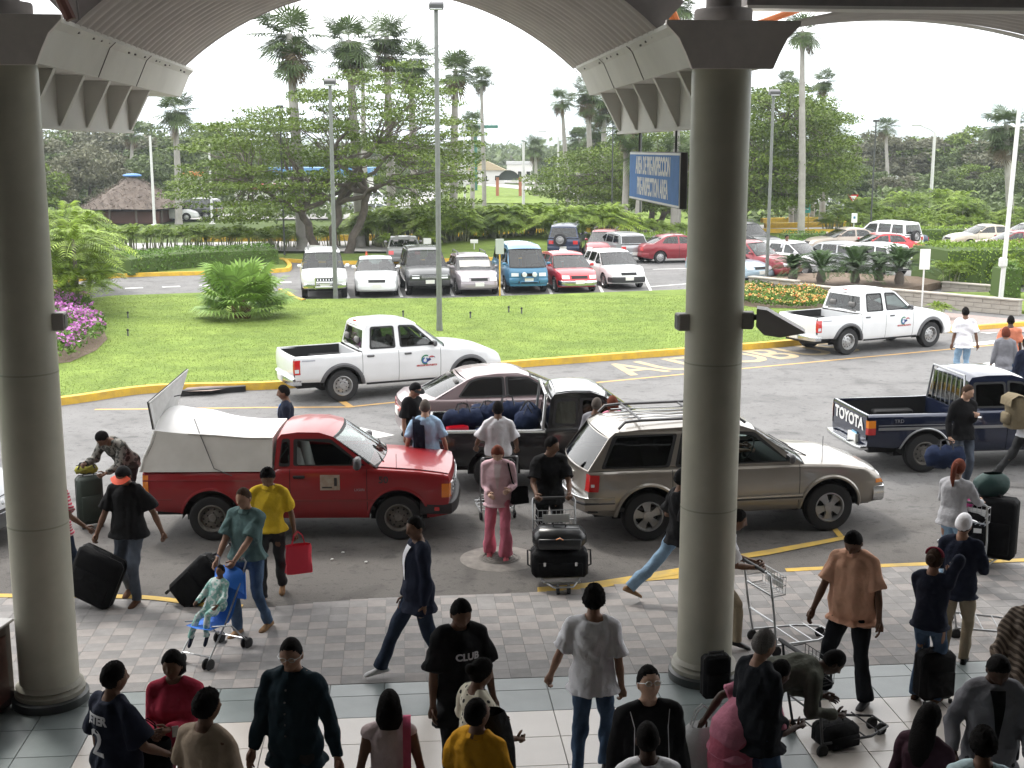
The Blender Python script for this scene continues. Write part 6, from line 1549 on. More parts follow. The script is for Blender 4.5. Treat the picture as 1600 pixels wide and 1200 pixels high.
# stone terrace wall (stepped), paved corner
m_stone = mat('pale_stone', (.34,.31,.27), .85, var=.12, vscale=4, bump=.4); m_brick = mat('brick_paving', (.26,.19,.17), .9, col2=(.32,.26,.24), vscale=9, bump=.3)
def wall(label, a, c, h, cz=.0, courses=3):
    A, Cc = G(*a), G(*c); d = Cc-A; L = d.length; ang = math.atan2(d.y, d.x); t = thing('stone_wall', label, 'wall', (A.x, A.y, 0), ang)
    MB().box((L/2,.18,h/2), (L-.02,.26,h-.02)).build('core', mat('mortar', (.22,.21,.19), .9), t); bh = (h-.06)/courses; n = max(2, int(L/.62))
    sm = MB().box((0,0,0), (L/n-.012,.30,bh-.012), bev=.008).mesh('stone', m_stone); hm = MB().box((0,0,0), (L/n/2-.012,.30,bh-.012), bev=.008).mesh('stone', m_stone)
    for j in range(courses):
        for i in range(n + (j % 2)):
            x = (i+.5)*L/n if j % 2 == 0 else i*L/n; half = j % 2 and i in (0, n); x = L/n/4 if (half and i == 0) else L-L/n/4 if half else x
            o = link('stone', hm if half else sm, t, (x, .18+random.uniform(-.006,.006), (j+.5)*bh+random.uniform(-.001,.001)))
    for i in range(max(1, n//2)): link('coping', None, t) if False else None
    MB().box((L/2,.18,h-.03), (L+.04,.40,.06), bev=.012).build('coping', m_stone, t)
wall('pale stone terrace wall behind the flower bed, left section', (1168,456), (1240,464), .62)
wall('pale stone terrace wall behind the flower bed, middle section', (1238,463), (1300,470), .50)
wall('long pale stone wall behind the parked white pickup', (1375,474), (1590,494), .55)
wall('upper step of the pale stone wall beside the lawn', (1470,455), (1555,462), .38, courses=2)
b = MB(); b.sheet([G(*p) for p in ((1290,487),(1380,480),(1590,500),(1720,512),(1720,540),(1600,520),(1480,518),(1350,530),(1345,505))], .02); struct('paved_corner', b, m_brick)
b = MB(); b.prism([G(*p,-.02) for p in ((1455,462),(1600,462),(1760,470),(1760,505),(1600,492))], .14); struct('corner_lawn', b, m_grass)
b = strip(smooth_line([G(1345,529), G(1400,523), G(1480,519), G(1560,513), G(1640,507)], 4), .2, .15); struct('kerb_right', b, m_yel)
b = MB(); b.prism([G(*p,-.02) for p in ((1165,452),(1235,460),(1300,467),(1375,470),(1470,452),(1450,444),(1300,436),(1215,440))], .30); struct('terrace_bed', b, m_earth)
for i, (px, py) in enumerate(((1430,462),(1535,470))):
    p = G(px, py, .12); t = thing('stone_slab', ('flat grey slab on the corner lawn, left', 'flat grey slab on the corner lawn, right')[i], 'slab', (p.x, p.y, .12), .2); MB().box((0,0,.05), (1.5,.8,.1), bev=.02).build('slab', m_stone, t)

# hut, houses, gate, billboard
m_thatch = mat('thatch', (.19,.155,.13), .95, col2=(.12,.095,.08), vscale=2.5, bump=1., bscale=12); m_wallw = mat('white_wall', (.62,.61,.58), .8, var=.05)
D = 97; c = P(208, 300, D); zt = P(205, 280, D).z+.25; ze = P(205, 324, D).z
t = thing('thatched_hut', 'wide thatched hut with a blue sheet on its ridge', 'hut', (c.x, D, 0)); rng = np.random.default_rng(3); rows = []
for i in range(9):
    s_ = i/8; rows.append([Vector(((.15+3.7*s_)*math.cos(2*PI*k/28)*(1+.02*math.sin(k*3+i)), (.15+3.4*s_)*math.sin(2*PI*k/28), zt+(ze-zt)*s_**.95+.03*math.sin(k*5+i*2))) for k in range(29)])
MB().grid(rows).build('roof', m_thatch, t, 60)
V, F_ = leaf_quads(np.array([[(.3+3.7*s_)*math.cos(a), (.3+3.4*s_)*math.sin(a), zt+(ze-zt)*s_+.03] for s_, a in zip(rng.uniform(0,1,1400)**.6, rng.uniform(0,2*PI,1400))]), .16, .6, .2, rng=rng); link('thatch_straw', fast_mesh('thatch_straw', V, F_, m_thatch), t)['kind'] = 'stuff'
for k in range(10): a = 2*PI*k/10; MB().tube([(3.2*math.cos(a),3.0*math.sin(a),0),(3.2*math.cos(a),3.0*math.sin(a),ze+.2)], .08, 6).build('post', m_bark, t)
MB().box((0,0,ze*.5-.1), (5,4.5,ze-.2)).build('inner_wall', mat('dark_brick', (.10,.05,.04), .9), t); MB().ball((0,0,zt+.03), (.75,.6,.16), 6).build('ridge_sheet', mat('blue_sheet', (.08,.22,.5), .6), t)
def house(label, px, w_px, top, eave, D, wm, rm, gable=True, wins=3, name='house'):
    c = P(px, 280, D); W_ = w_px/PXS(D); ze, zt = P(px, eave, D).z, P(px, top, D).z; t = thing(name, label, 'building', (c.x, D, 0))
    MB().box((0,W_*.25,(ze)/2-1), (W_,W_*.5,ze+2)).build('wall', wm, t)
    if gable: MB().prism([(-W_*.56,-.4,ze),(W_*.56,-.4,ze),(0,-.4,zt)], W_*.55, up=(0,1,0)).build('roof', rm, t)
    else: MB().box((0,W_*.25,(ze+zt)/2), (W_*1.06,W_*.56,max(.1,zt-ze))).build('roof', rm, t)
    for k in range(wins):
        x = -W_/2+(k+.5)*W_/wins; o = MB().box((x,-.03,ze*.45), (W_/wins*.5,.1,max(.5,ze*.4))).build('window_frame', m_white, t); MB().box((x,-.09,ze*.45), (W_/wins*.42,.04,max(.4,ze*.34))).build('pane', g_sedan, o)
m_gab = mat('ochre_gable', (.42,.34,.22), .8, var=.1); m_blue = mat('blue_roof', (.10,.24,.45), .6); m_red = mat('red_stripe', (.45,.06,.05), .6); m_roofg = mat('pale_roof', (.50,.50,.50), .7)
m_slate = mat('dark_tile_roof', (.10,.07,.06), .8)
house('low white terminal annex with blue roof behind the rain tree', 500, 150, 262, 275, 135, m_wallw, m_blue, False, 9)
house('white building with red stripe at the left behind the rain tree', 400, 70, 288, 296, 130, m_wallw, m_red, False, 4)
house('small house with ochre gable beyond the hedge', 757, 62, 250, 266, 200, m_wallw, m_gab, True, 3)
house('white flat house right of the gabled house', 812, 40, 252, 257, 210, m_wallw, m_roofg, False, 3)
house('white flat house left of the gabled house', 716, 34, 256, 262, 205, m_wallw, m_roofg, False, 2)
house('white kiosk with orange sign above the thatched hut car park', 296, 34, 268, 276, 130, m_wallw, mat('orange_sign', (.6,.2,.06), .6), False, 2)
house('white low building between the right trees', 1385, 34, 275, 280, 125, m_wallw, m_roofg, False, 2)
D = 150; c = P(795, 290, D); t = thing('entrance_gate', 'terracotta entrance gate with curved dark roof beyond the hedge', 'gate', (c.x, D, 0)); zt = P(795,272,D).z; zp = P(795,277,D).z
m_terra = mat('terracotta', (.35,.13,.07), .8, var=.1)
for x in (-1.35,1.35): MB().box((x,0,zp/2-.5), (.36,.36,zp+1)).build('pillar', m_terra, t)
MB().grid([[Vector((1.5*math.cos(a), y, zp-.35+(zt-zp+.9)*math.sin(a))) for a in np.linspace(0, PI, 14)] for y in (-.5,.5)]).build('curved_roof', mat('gate_dark', (.05,.06,.06), .7), t, 40)
MB().prism([(1.3*math.cos(a),.3,zp-.35+(zt-zp+.8)*math.sin(a)) for a in np.linspace(0,PI,12)], .05, up=(0,1,0)).build('gate_board', mat('gate_dark', (.05,.06,.06), .7), t)
D = 170; c = P(742, 230, D); t = thing('billboard', 'empty billboard frame on a green column', 'billboard', (c.x, D, 0)); z0, z1 = P(742,198,D).z, P(742,168,D).z; m_grn = mat('green_steel', (.02,.13,.09), .6)
MB().tube([(0,0,0),(0,0,z0)], .32, 10).build('column', m_grn, t, 60); MB().box((1.0,0,z0), (4.2,.8,.4)).build('walkway', m_grn, t)
for k in range(7): MB().tube([(-.9+k*.63,0,z0),(-.9+k*.63,0,z1)], .04, 4).build('upright', mat('pale_steel', (.42,.47,.48), .6), t)
for k in range(4): zz = z0+(z1-z0)*(k+.5)/4; MB().tube([(-.9,0,zz),(2.9,0,zz)], .035, 4).build('rail', MATS['pale_steel'], t)
# hills at the horizon
b = MB(); rows = []
for j in range(5):
    Y = 2300+j*220; rows.append([Vector((x*60-3000, Y, -5+(math.sin(j/4*PI)**.7)*(34+22*math.sin(x*.13)+12*math.sin(x*.31+1)+6*math.sin(x*.9)))) for x in range(101)])
b.grid(rows); struct('hills', b, mat('far_hill', (.10,.14,.09), .9, var=.2, vscale=.01), smooth=60)
# air
b = MB().box((0,2600,24.5), (7200,6000,53.0)); o = b.build('haze', None); o['kind'] = 'stuff'
o.data.materials.clear(); hm = bpy.data.materials.new('haze'); hm.use_nodes = True; n = hm.node_tree; n.nodes.remove(n.nodes['Principled BSDF']); pv = n.nodes.new('ShaderNodeVolumePrincipled'); pv.inputs['Color'].default_value = (.86,.93,1,1); pv.inputs['Density'].default_value = .00042; pv.inputs['Anisotropy'].default_value = .2
n.links.new(pv.outputs[0], n.nodes['Material Output'].inputs['Volume']); o.data.materials.append(hm)
# ================================================================ PEOPLE
SK = {'tan': (.30,.17,.115), 'light': (.46,.29,.21), 'brown': (.155,.082,.052), 'dark': (.075,.040,.027)}
m_brow = mat('hair_black', (.007,.006,.006), .9, bump=.5, bscale=90, spec=.12); m_eye = mat('eye', (.02,.015,.012), .2)
def hairm(c, n): return mat('hair_'+n, c, .85, bump=.5, bscale=90, spec=.15)
H_BLACK = m_brow; H_GREY = hairm((.16,.15,.14), 'grey'); H_RED = hairm((.13,.035,.02), 'auburn'); H_BRN = hairm((.045,.025,.015), 'brown'); H_SHORTG = hairm((.10,.085,.075), 'cropped_grey')
def cloth(n, c, var=.10, rough=.85): return mat('cloth_'+n, c, rough, var=var, vscale=6, bump=1.0, bscale=11, spec=.12)
def pattern(n, kind, c1, c2, sc):
    m = bpy.data.materials.new('cloth_'+n); m.use_nodes = True; q = m.node_tree; b = q.nodes['Principled BSDF']; b.inputs['Roughness'].default_value = .85; b.inputs['Specular IOR Level'].default_value = .25
    t = q.nodes.new('ShaderNodeTexCoord'); r = q.nodes.new('ShaderNodeValToRGB'); r.color_ramp.interpolation = 'CONSTANT'
    if kind == 'dots':
        v = q.nodes.new('ShaderNodeTexVoronoi'); v.inputs['Scale'].default_value = sc; v.inputs['Randomness'].default_value = .35; src = v.outputs['Distance']; pos = .28
    elif kind == 'stripes':
        v = q.nodes.new('ShaderNodeTexWave'); v.bands_direction = 'Z'; v.inputs['Scale'].default_value = sc; v.inputs['Distortion'].default_value = .3; src = v.outputs['Fac']; pos = .5
    elif kind == 'diag':
        v = q.nodes.new('ShaderNodeTexWave'); v.bands_direction = 'DIAGONAL'; v.inputs['Scale'].default_value = sc; v.inputs['Distortion'].default_value = .4; src = v.outputs['Fac']; pos = .45
    else:
        v = q.nodes.new('ShaderNodeTexNoise'); v.inputs['Scale'].default_value = sc; v.inputs['Detail'].default_value = 2; src = v.outputs[0]; pos = .5
    q.links.new(t.outputs['Object'], v.inputs['Vector']); q.links.new(src, r.inputs[0]); r.color_ramp.elements[0].color = (*c1,1); r.color_ramp.elements[1].color = (*c2,1); r.color_ramp.elements[1].position = pos
    q.links.new(r.outputs[0], b.inputs['Base Color']); return m
def skin(tone):
    return mat('skin_'+tone, SK[tone], .55, var=.07, vscale=12, spec=.3)
def lips(tone): c = SK[tone]; return mat('lips_'+tone, (c[0]*.85, c[1]*.55, c[2]*.6), .4)
def rotx(a): return Matrix.Rotation(a, 3, 'X')
def ik(a, t, l1, l2, hint):
    a, t = Vector(a), Vector(t); d = t-a; L = d.length; mx = (l1+l2)*.995
    if L > mx: t = a+d*(mx/L); d = t-a; L = mx
    if L < abs(l1-l2)+.02: L = abs(l1-l2)+.02
    u = d.normalized(); h = Vector(hint); h = h-u*h.dot(u); h = h.normalized() if h.length > 1e-4 else Vector((0,1,0))
    ca = max(-1, min(1, (l1*l1+L*L-l2*l2)/(2*l1*L))); return a+u*l1*ca+h*l1*math.sqrt(1-ca*ca), t
def headshape(D):
    x, y, z = D[:,0]*.075, D[:,1]*.096, D[:,2]*.119
    low = np.clip((-z-.005)/.11, 0, 1); x = x*(1-.36*low**1.4); y = np.where(y < 0, y*(1-.50*low), y*(1-.06*low))
    fr = np.clip(D[:,1]*2, 0, 1); ax = np.abs(x)
    y = y*(1-.05*fr*np.exp(-(ax/.05)**2))
    y = y-fr*.011*np.exp(-((ax-.031)/.017)**2-((z-.010)/.013)**2)
    y = y+fr*.026*np.exp(-(x/.012)**2-((z+.022)/.016)**2)+fr*.012*np.exp(-(x/.010)**2-((z-.002)/.020)**2)
    y = y+fr*.005*np.exp(-((z-.032)/.010)**2-(x/.05)**2)
    y = y+fr*.007*np.exp(-(x/.024)**2-((z+.058)/.010)**2)-fr*.004*np.exp(-(x/.03)**2-((z+.074)/.007)**2)+fr*.007*np.exp(-(x/.022)**2-((z+.096)/.014)**2)
    x = x+np.sign(x)*.003*np.exp(-((z+.02)/.02)**2)*fr
    return np.stack([x, y, z], 1)
NI, NJ = 30, 56
_D = []
for i in range(NI+1):
    ph = PI*i/NI
    for j in range(NJ): t_ = 2*PI*j/NJ; _D.append((math.sin(ph)*math.cos(t_), math.sin(ph)*math.sin(t_), math.cos(ph)))
_D = np.array(_D); HEADV = headshape(_D); HEADF = [(i*NJ+j, (i+1)*NJ+j, (i+1)*NJ+(j+1) % NJ, i*NJ+(j+1) % NJ) for i in range(NI) for j in range(NJ)]
HLY = [-.1,-.06,-.02,.01,.035,.06,.075,.1]; HLZ = [-.072,-.062,-.035,.004,.032,.064,.077,.082]
PEND = []
def folds(me, amp, seed, sc=1.0):
    n = len(me.vertices); co = np.empty(n*3, np.float32); me.vertices.foreach_get('co', co); co = co.reshape(-1,3); no = np.empty(n*3, np.float32); me.vertex_normals.foreach_get('vector', no); no = no.reshape(-1,3)
    r = np.random.default_rng(seed); f = np.zeros(n)
    for k in range(5):
        kv = r.normal(size=3)*np.array([14,14,9])*sc; k2 = r.normal(size=3)*8; f += np.sin(co@kv+2.0*np.sin(co@k2+r.uniform(0,6))+r.uniform(0,6))
    f = np.sign(f)*np.abs(f/2.2)**.8; co = co+no*(f*amp)[:,None]; me.vertices.foreach_set('co', co.ravel().astype(np.float32)); me.update()
def pend(mb, vox, name, mats, parent, amp=0, seed=0, extra=None, sm=3, sc=1.0):
    me = bpy.data.meshes.new('tmp'); me.from_pydata(mb.v, [], mb.f); o = bpy.data.objects.new('tmp', me); C.objects.link(o)
    bm = bmesh.new(); bm.from_mesh(me); bmesh.ops.recalc_face_normals(bm, faces=bm.faces); bm.to_mesh(me); bm.free()
    m = o.modifiers.new('r', 'REMESH'); m.mode = 'VOXEL'; m.voxel_size = vox; m.use_smooth_shade = True
    if sm: s_ = o.modifiers.new('s', 'SMOOTH'); s_.factor = .5; s_.iterations = sm
    PEND.append((o, name, mats, parent, amp, seed, extra, sc))
def finish_people():
    dg = bpy.context.evaluated_depsgraph_get()
    for o, name, mats, parent, amp, seed, extra, sc in PEND:
        me = bpy.data.meshes.new_from_object(o.evaluated_get(dg)); me.name = name
        if amp: folds(me, amp, seed, sc)
        n0 = len(me.polygons)
        if extra:       # join head and hands
            bm = bmesh.new(); bm.from_mesh(me); em = bpy.data.meshes.new('e'); em.from_pydata(extra.v, [], extra.f); em.polygons.foreach_set('material_index', extra.m); em.polygons.foreach_set('use_smooth', [True]*len(extra.f)); em.update()
            bm.from_mesh(em); bm.to_mesh(me); bm.free(); bpy.data.meshes.remove(em)
        me.materials.clear()
        for m in mats: me.materials.append(m)
        me.polygons.foreach_set('use_smooth', [True]*len(me.polygons)); me.update()
        link(name, me, parent)
    for o, *_ in PEND: m = o.data; bpy.data.objects.remove(o); bpy.data.meshes.remove(m)
    PEND.clear()
def hand(mb, w_, d, s, curl, side, npalm=None):
    """palm and five fingers from wrist w_ along d; npalm is the direction the palm faces"""
    d = Vector(d).normalized(); n = Vector(npalm or (0,-.3,0))
    n = n-d*n.dot(d); n = n.normalized() if n.length > 1e-3 else Vector((side,0,0)); l = d.cross(n)*side     # l points to the thumb side
    mb.tube([w_-d*.02*s, w_+d*.01*s, w_+d*.05*s, w_+d*.090*s], [.026*s,.030*s,.040*s,.034*s], 10, sq=.55)
    k0 = len(mb.v)
    for i, (off, ln) in enumerate(((.028,.070),(.010,.080),(-.009,.074),(-.027,.058))):
        p = w_+d*.082*s+l*off*s; a = d.copy(); pts = [p-d*.02*s, p]; 
        for q in range(3):
            ang = curl*(.8+.25*q+.06*i); a = (Matrix.Rotation(ang, 3, d.cross(n)) @ a); p = p+a*ln*s*(.42,.33,.25)[q]; pts.append(p)
        mb.tube(pts, [.0095*s,.0092*s,.0085*s,.0078*s,.0055*s], 6)
    p = w_+d*.025*s+l*.024*s; a = (d*.6+l*.75+n*.25).normalized(); pts = [p-a*.01*s, p+a*.035*s]; a2 = (d*.85+l*.2+n*(.3+.5*curl)).normalized(); pts += [pts[-1]+a2*.030*s, pts[-1]+a2*.052*s]
    mb.tube(pts, [.0125*s,.0115*s,.010*s,.007*s], 6)
def person(label, head, h=1.75, yaw=180, tone='brown', hair='short', hm=None, top=None, sleeve='short', hem=-.10, legs=None, legcut=None, flare=0., lean=0, side=0, hp=5, hyaw=0, L=None, Rr=None,
           fL=(0,0,0), fR=(0,0,0), pelvis=(0,0,0), fat=1.0, shoe=None, near=1, curl=.35, open_front=None, collar=None, group=None, skirt=None, glasses=False, bust=0., hatc=None, feet=None, elbow=None, loc=None, place=None, loose=1.0, nl=None, nr=None, cat='person', buttons=False, sunk=0):
    s = h/1.75; yw = R(yaw); vox = .0125 if near else .017
    pv = Vector((pelvis[0], pelvis[1], .93+pelvis[2]))*s; ln = R(lean); sd = R(side)
    def spine(z):      # z above the pelvis -> centre, right, forward, up
        if z <= 0: return pv+Vector((0,0,z*s)), Vector((1,0,0)), Vector((0,1,0)), Vector((0,0,1))
        n = 10; p = pv.copy()
        for i in range(n):
            th = ln*min(1, (z*(i+.5)/n)/.16+.15) if lean else 0; p = p+Vector((math.sin(sd)*.9, math.sin(th), math.cos(th)*math.cos(sd)))*(z*s/n)
        th = ln*min(1, z/.16+.15) if lean else 0; return p, Vector((math.cos(sd),0,-math.sin(sd))), Vector((0,math.cos(th),-math.sin(th))), Vector((0,math.sin(th),math.cos(th)))
    def loft(mb, rings, off=0.):
        vs, fs, n = [], [], 20
        for z, rx, ry, yo in rings:
            c, r_, f, u = spine(z)
            for k in range(n):
                a = 2*PI*k/n; ca, sa = math.cos(a), math.sin(a); vs.append(c+f*(yo*s)+r_*((abs(ca)**.95*(1 if ca > 0 else -1))*(rx*s+off))+f*(abs(sa)**1.0*(1 if sa > 0 else -1))*(ry*s+off))
        for i in range(len(rings)-1):
            for k in range(n): fs.append((i*n+k, i*n+(k+1) % n, (i+1)*n+(k+1) % n, (i+1)*n+k))
        fs.append(tuple(range(n-1,-1,-1))); fs.append(tuple((len(rings)-1)*n+k for k in range(n))); mb.add(vs, fs)
    F1 = fat; TR = [(-.10,.13*F1,.10,0),(-.03,.168*F1,.118*F1,-.005),(.04,.168*F1,.118*F1,.0),(.14,.150*F1**1.3,.108*F1**1.5,.008*F1),(.24,.155*F1,.112*F1,.006),(.33,.166,.118+bust*.6,.006+bust),(.41,.170,.112+bust*.2,.0),(.46,.148,.094,-.008),(.50,.104,.074,-.012),(.53,.074,.063,-.010),(.56,.062,.060,-.006)]
    neck, hr, hf, hu = spine(.56); ht, _, _, _ = spine(.60)
    HR = Matrix((hr, hf, hu)).transposed(); HM = (Matrix.Rotation(R(hyaw), 3, 'Z') @ rotx(-R(hp)+ln*.55)); 
    HR = Matrix.Rotation(0, 3, 'Z') @ HR @ HM
    hc = neck+(hu*.036+ (HR @ Vector((0,.022,.085))))*s; topz = hc+HR @ Vector((0,0,.125*s))
    Rz = Matrix.Rotation(yw, 3, 'Z')
    if loc is None:
        if feet: g = G(*feet); loc = Vector((g.x, g.y, 0))
        else: g = G(head[0], head[1], topz.z+sunk); o_ = Rz @ topz; loc = Vector((g.x-o_.x, g.y-o_.y, sunk))
    t = thing('person', label, cat, loc, yw, group)
    sh = {1: None, -1: None}; el = {}; wr = {}
    for sg, tg in ((1, Rr), (-1, L)):
        c, r_, f, u = spine(.455); S_ = c+r_*(sg*.174*s)+u*0; sh[sg] = S_
        tgt = Vector(tg) if tg else Vector((sg*.27*(.6+.4*fat)/s, .05, .80)); tgt = tgt*s if not tg else tgt
        hint = Vector((sg*.35, -1, -.25)) if not elbow else Vector(elbow.get(sg, (sg*.35,-1,-.25)))
        el[sg], wr[sg] = ik(S_, tgt, .295*s, .255*s, hint)
    kn, an = {}, {}; hip = {}
    for sg, ft in ((1, fR), (-1, fL)):
        H_ = pv+Vector((sg*.088*s*(.7+.3*fat), 0, -.03*s)); hip[sg] = H_; tgt = Vector((sg*.105*s+ft[0], ft[1], .085*s+ft[2])); kn[sg], an[sg] = ik(H_, tgt, .43*s, .42*s, (sg*.08, 1, .1))
    # body
    b = MB(); loft(b, TR); b.tube([neck-hu*.05*s, neck+hu*.02*s, hc-hu*.03*s+hf*.0], [.060*s,.056*s,.054*s], 12)
    for sg in (1, -1):
        c, r_, f, u = spine(.47)
        b.tube([c+r_*(sg*.05*s)+u*.05*s, c+r_*(sg*.13*s)+u*.01*s, sh[sg]], [.05*s,.056*s,.058*s], 10)
        b.tube([sh[sg]-(el[sg]-sh[sg])*.03, sh[sg].lerp(el[sg],.25), sh[sg].lerp(el[sg],.7), el[sg], el[sg].lerp(wr[sg],.3), el[sg].lerp(wr[sg],.75), wr[sg]+(wr[sg]-el[sg]).normalized()*.02*s], [.056*s*fat**.5,.052*s*fat**.5,.044*s,.038*s,.041*s,.030*s,.026*s], 10)
        b.ball(el[sg], .037*s, 5)
        b.tube([hip[sg]+Vector((0,0,.04*s)), hip[sg].lerp(kn[sg],.4), kn[sg], kn[sg].lerp(an[sg],.3), kn[sg].lerp(an[sg],.7), an[sg]], [.085*s,.075*s,.054*s,.054*s,.040*s,.034*s], 10); b.ball(kn[sg], .054*s, 5)
    ex = MB(); Hn = np.array(HR); hs = s*1.05; V = (HEADV*hs)@Hn.T+np.array(hc); cen = HEADV[np.array(HEADF)].mean(1); mi = np.zeros(len(HEADF), int); ax = np.abs(cen[:,0]); fy = cen[:,1] > .03
    mi[fy & (np.abs(ax-.031) < .0145) & (np.abs(cen[:,2]-.010) < .0068)] = 2; mi[fy & (ax > .013) & (ax < .050) & (np.abs(cen[:,2]-.031) < .0062)] = 3; mi[fy & (ax < .025) & (np.abs(cen[:,2]+.058) < .0085)] = 1
    ex.v = [tuple(p) for p in V]; ex.f = [tuple(f) for f in HEADF]; ex.m = list(mi)
    for sg in (1,-1):
        ex.ball(hc+HR @ Vector((sg*.075*s, -.008*s, -.008*s)), (.013*s,.021*s,.033*s), 5, 0, HR); d = (wr[sg]-el[sg])
        fo = (nr if sg > 0 else nl) or (-sg*.8, .25, -.15); hand(ex, wr[sg], d, s, curl, sg, fo)
    pend(b, vox, 'body', [skin(tone), lips(tone), m_eye, hm or H_BLACK], t, extra=ex)
    seed = int(abs(loc.x*31+loc.y*17)) % 9999
    # shirt
    lo = .0135*loose
    if top:
        b = MB(); hz = hem; fl = .034 if hem < -.02 else 0
        rings = [(hz,.170*F1+fl,.122*F1+fl,0)]+[r_ for r_ in TR if r_[0] > hz+.02 and r_[0] < .52]+[(.525,.085,.066,-.010)]
        rings = [(z, max(rx, .155*F1)+(.012 if z < .05 else .004 if z < .3 else 0) if z < .42 else rx, ry+(.022 if z < .05 else 0), yo) for z, rx, ry, yo in rings]; loft(b, rings, lo)
        for sg in (1,-1):
            c, r_, f, u = spine(.46); e1, w1 = el[sg], wr[sg]
            c2, r_2, f2, u2 = spine(.47); b.tube([c2+r_2*(sg*.045*s)+u2*.048*s, c2+r_2*(sg*.13*s)+u2*.012*s, sh[sg]], [.055*s+lo*.4,.061*s+lo*.4,.062*s+lo*.4], 12); b.ball(sh[sg], .065*s+lo*.3, 6)
            if sleeve == 'short': e2 = sh[sg].lerp(e1, .82); b.tube([sh[sg], sh[sg].lerp(e1,.4), e2], [.061*s+lo*.4,.062*s+lo*.9,.064*s+lo*1.7], 12)
            elif sleeve == 'long': b.tube([sh[sg], sh[sg].lerp(e1,.5), e1, e1.lerp(w1,.4), e1.lerp(w1,.8), e1.lerp(w1,.97)], [.064*s+lo*.5,.056*s+lo*.7,.050*s+lo*.6,.048*s+lo*.6,.040*s+lo*.5,.037*s+lo*.4], 12); b.ball(e1, .050*s+lo*.6, 6)
        pend(b, vox, 'jacket' if sleeve == 'long' and open_front else 'shirt', [top], t, .0075*loose**.6, seed, sc=1.25)
        if open_front or collar or buttons:
            def fpt(z, x, o=.004):      # point on the front of the chest
                c, r_, f, u = spine(z); rr = min(TR, key=lambda q: abs(q[0]-z)); ry = np.interp(z, [q[0] for q in TR], [q[2] for q in TR])+np.interp(z, [q[0] for q in TR], [q[3] for q in TR]); rx = np.interp(z, [q[0] for q in TR], [q[1] for q in TR])
                return c+r_*x*s+f*((ry*s+lo)*max(.05, 1-(abs(x)/(rx+lo))**2.3)**.5+o)
            if open_front:
                rows = [[fpt(z, x*(.010+.13*(z-.14)), .016) for x in np.linspace(-1,1,7)] for z in np.linspace(.14, .50, 12)]; MB().grid(rows).build('shirt_front', open_front, t, 60)
            if collar:
                for sg in (1,-1):
                    c, r_, f, u = spine(.525); rows = []
                    for k in range(7):
                        a = PI*(.5-sg*(k/6)*.95); 
                        q = c+r_*math.cos(a)*.083*s+f*(math.sin(a)*.074-.004)*s; rows.append([q+u*.028*s-(q-c)*.05, q+u*.004*s+(q-c)*.28-u*(.02*s if k < 2 else .004)])
                    MB().grid(rows).build('collar', collar, t, 60)
            if buttons:
                for z in np.linspace(max(hem,-.02)+.04, .44, 6): MB().ball(fpt(z, 0, .012), .008*s, 4).build('button', m_grey, t)
    # trousers / skirt
    if skirt:
        b = MB(); z0 = skirt[0]; rings = [(z0,.20*F1,.17*F1,0),(z0*.5,.19*F1,.15*F1,0),(-.03,.175*F1,.125*F1,0),(.05,.165*F1,.118*F1,0)]; loft(b, rings, .02); pend(b, vox, 'skirt', [skirt[1]], t, .008, seed+1)
    if legs:
        b = MB(); loft(b, [(-.12,.13*F1,.10,0),(-.03,.170*F1,.122*F1,-.004),(.03,.166*F1,.116*F1,0),(.06,.155*F1,.108*F1,0)], .008)
        for sg in (1,-1):
            H_, K, A_ = hip[sg], kn[sg], an[sg]; c = legcut or 1.0; f_ = flare
            pts = [H_+Vector((0,0,.03*s)), H_.lerp(K,.4), K, K.lerp(A_,.35), K.lerp(A_,.7), K.lerp(A_,1.06 if c == 1 else c)]
            b.tube(pts, [(.096 if fat < 1.12 else .078)*s*(.5+.5*fat),.087*s*(.5+.5*fat),.070*s+f_*.2,.068*s+f_*.4,.062*s+f_*.8,.060*s+f_], 12); b.ball(K, .070*s+f_*.2, 6)
        pend(b, vox, 'trousers', [legs], t, .009, seed+2, sc=1.1)
        rr = [(.055,.166*F1,.120*F1**1.1,0),(.085,.164*F1,.118*F1**1.1,0)]
    # shoes
    sm_ = shoe or m_bump
    for sg, ft in ((1, fR), (-1, fL)):
        A_ = an[sg]; pit = -math.atan2(max(0, ft[2]), .20)*1.0; M = rotx(pit); b = MB(); vs, fs = [], []
        prof = [(-.075,.022,.05,.04),(-.06,.034,.065,.055),(-.02,.036,.085,.06),(.03,.036,.075,.05),(.09,.044,.055,.036),(.14,.045,.045,.028),(.175,.036,.036,.022),(.195,.015,.022,.015)]
        for y, wx, hh, _ in prof:
            for k in range(10):
                a = 2*PI*k/10; z = -.085+hh*.5+hh*.5*math.sin(a)*(1 if math.sin(a) > 0 else 1.0); x = wx*(1.0 if math.sin(a) < 0 else .9)*math.copysign(abs(math.cos(a))**.7, math.cos(a)); vs.append(A_+M @ (Vector((x, y, max(-.083, z)))*s))
        n = 10
        for i in range(len(prof)-1):
            for k in range(n): fs.append((i*n+k, i*n+(k+1) % n, (i+1)*n+(k+1) % n, (i+1)*n+k))
        fs.append(tuple(range(n))); fs.append(tuple((len(prof)-1)*n+k for k in range(n))); b.add(vs, fs); b.build('shoe', sm_, t, 60)
    # hair
    hmat = hm or H_BLACK
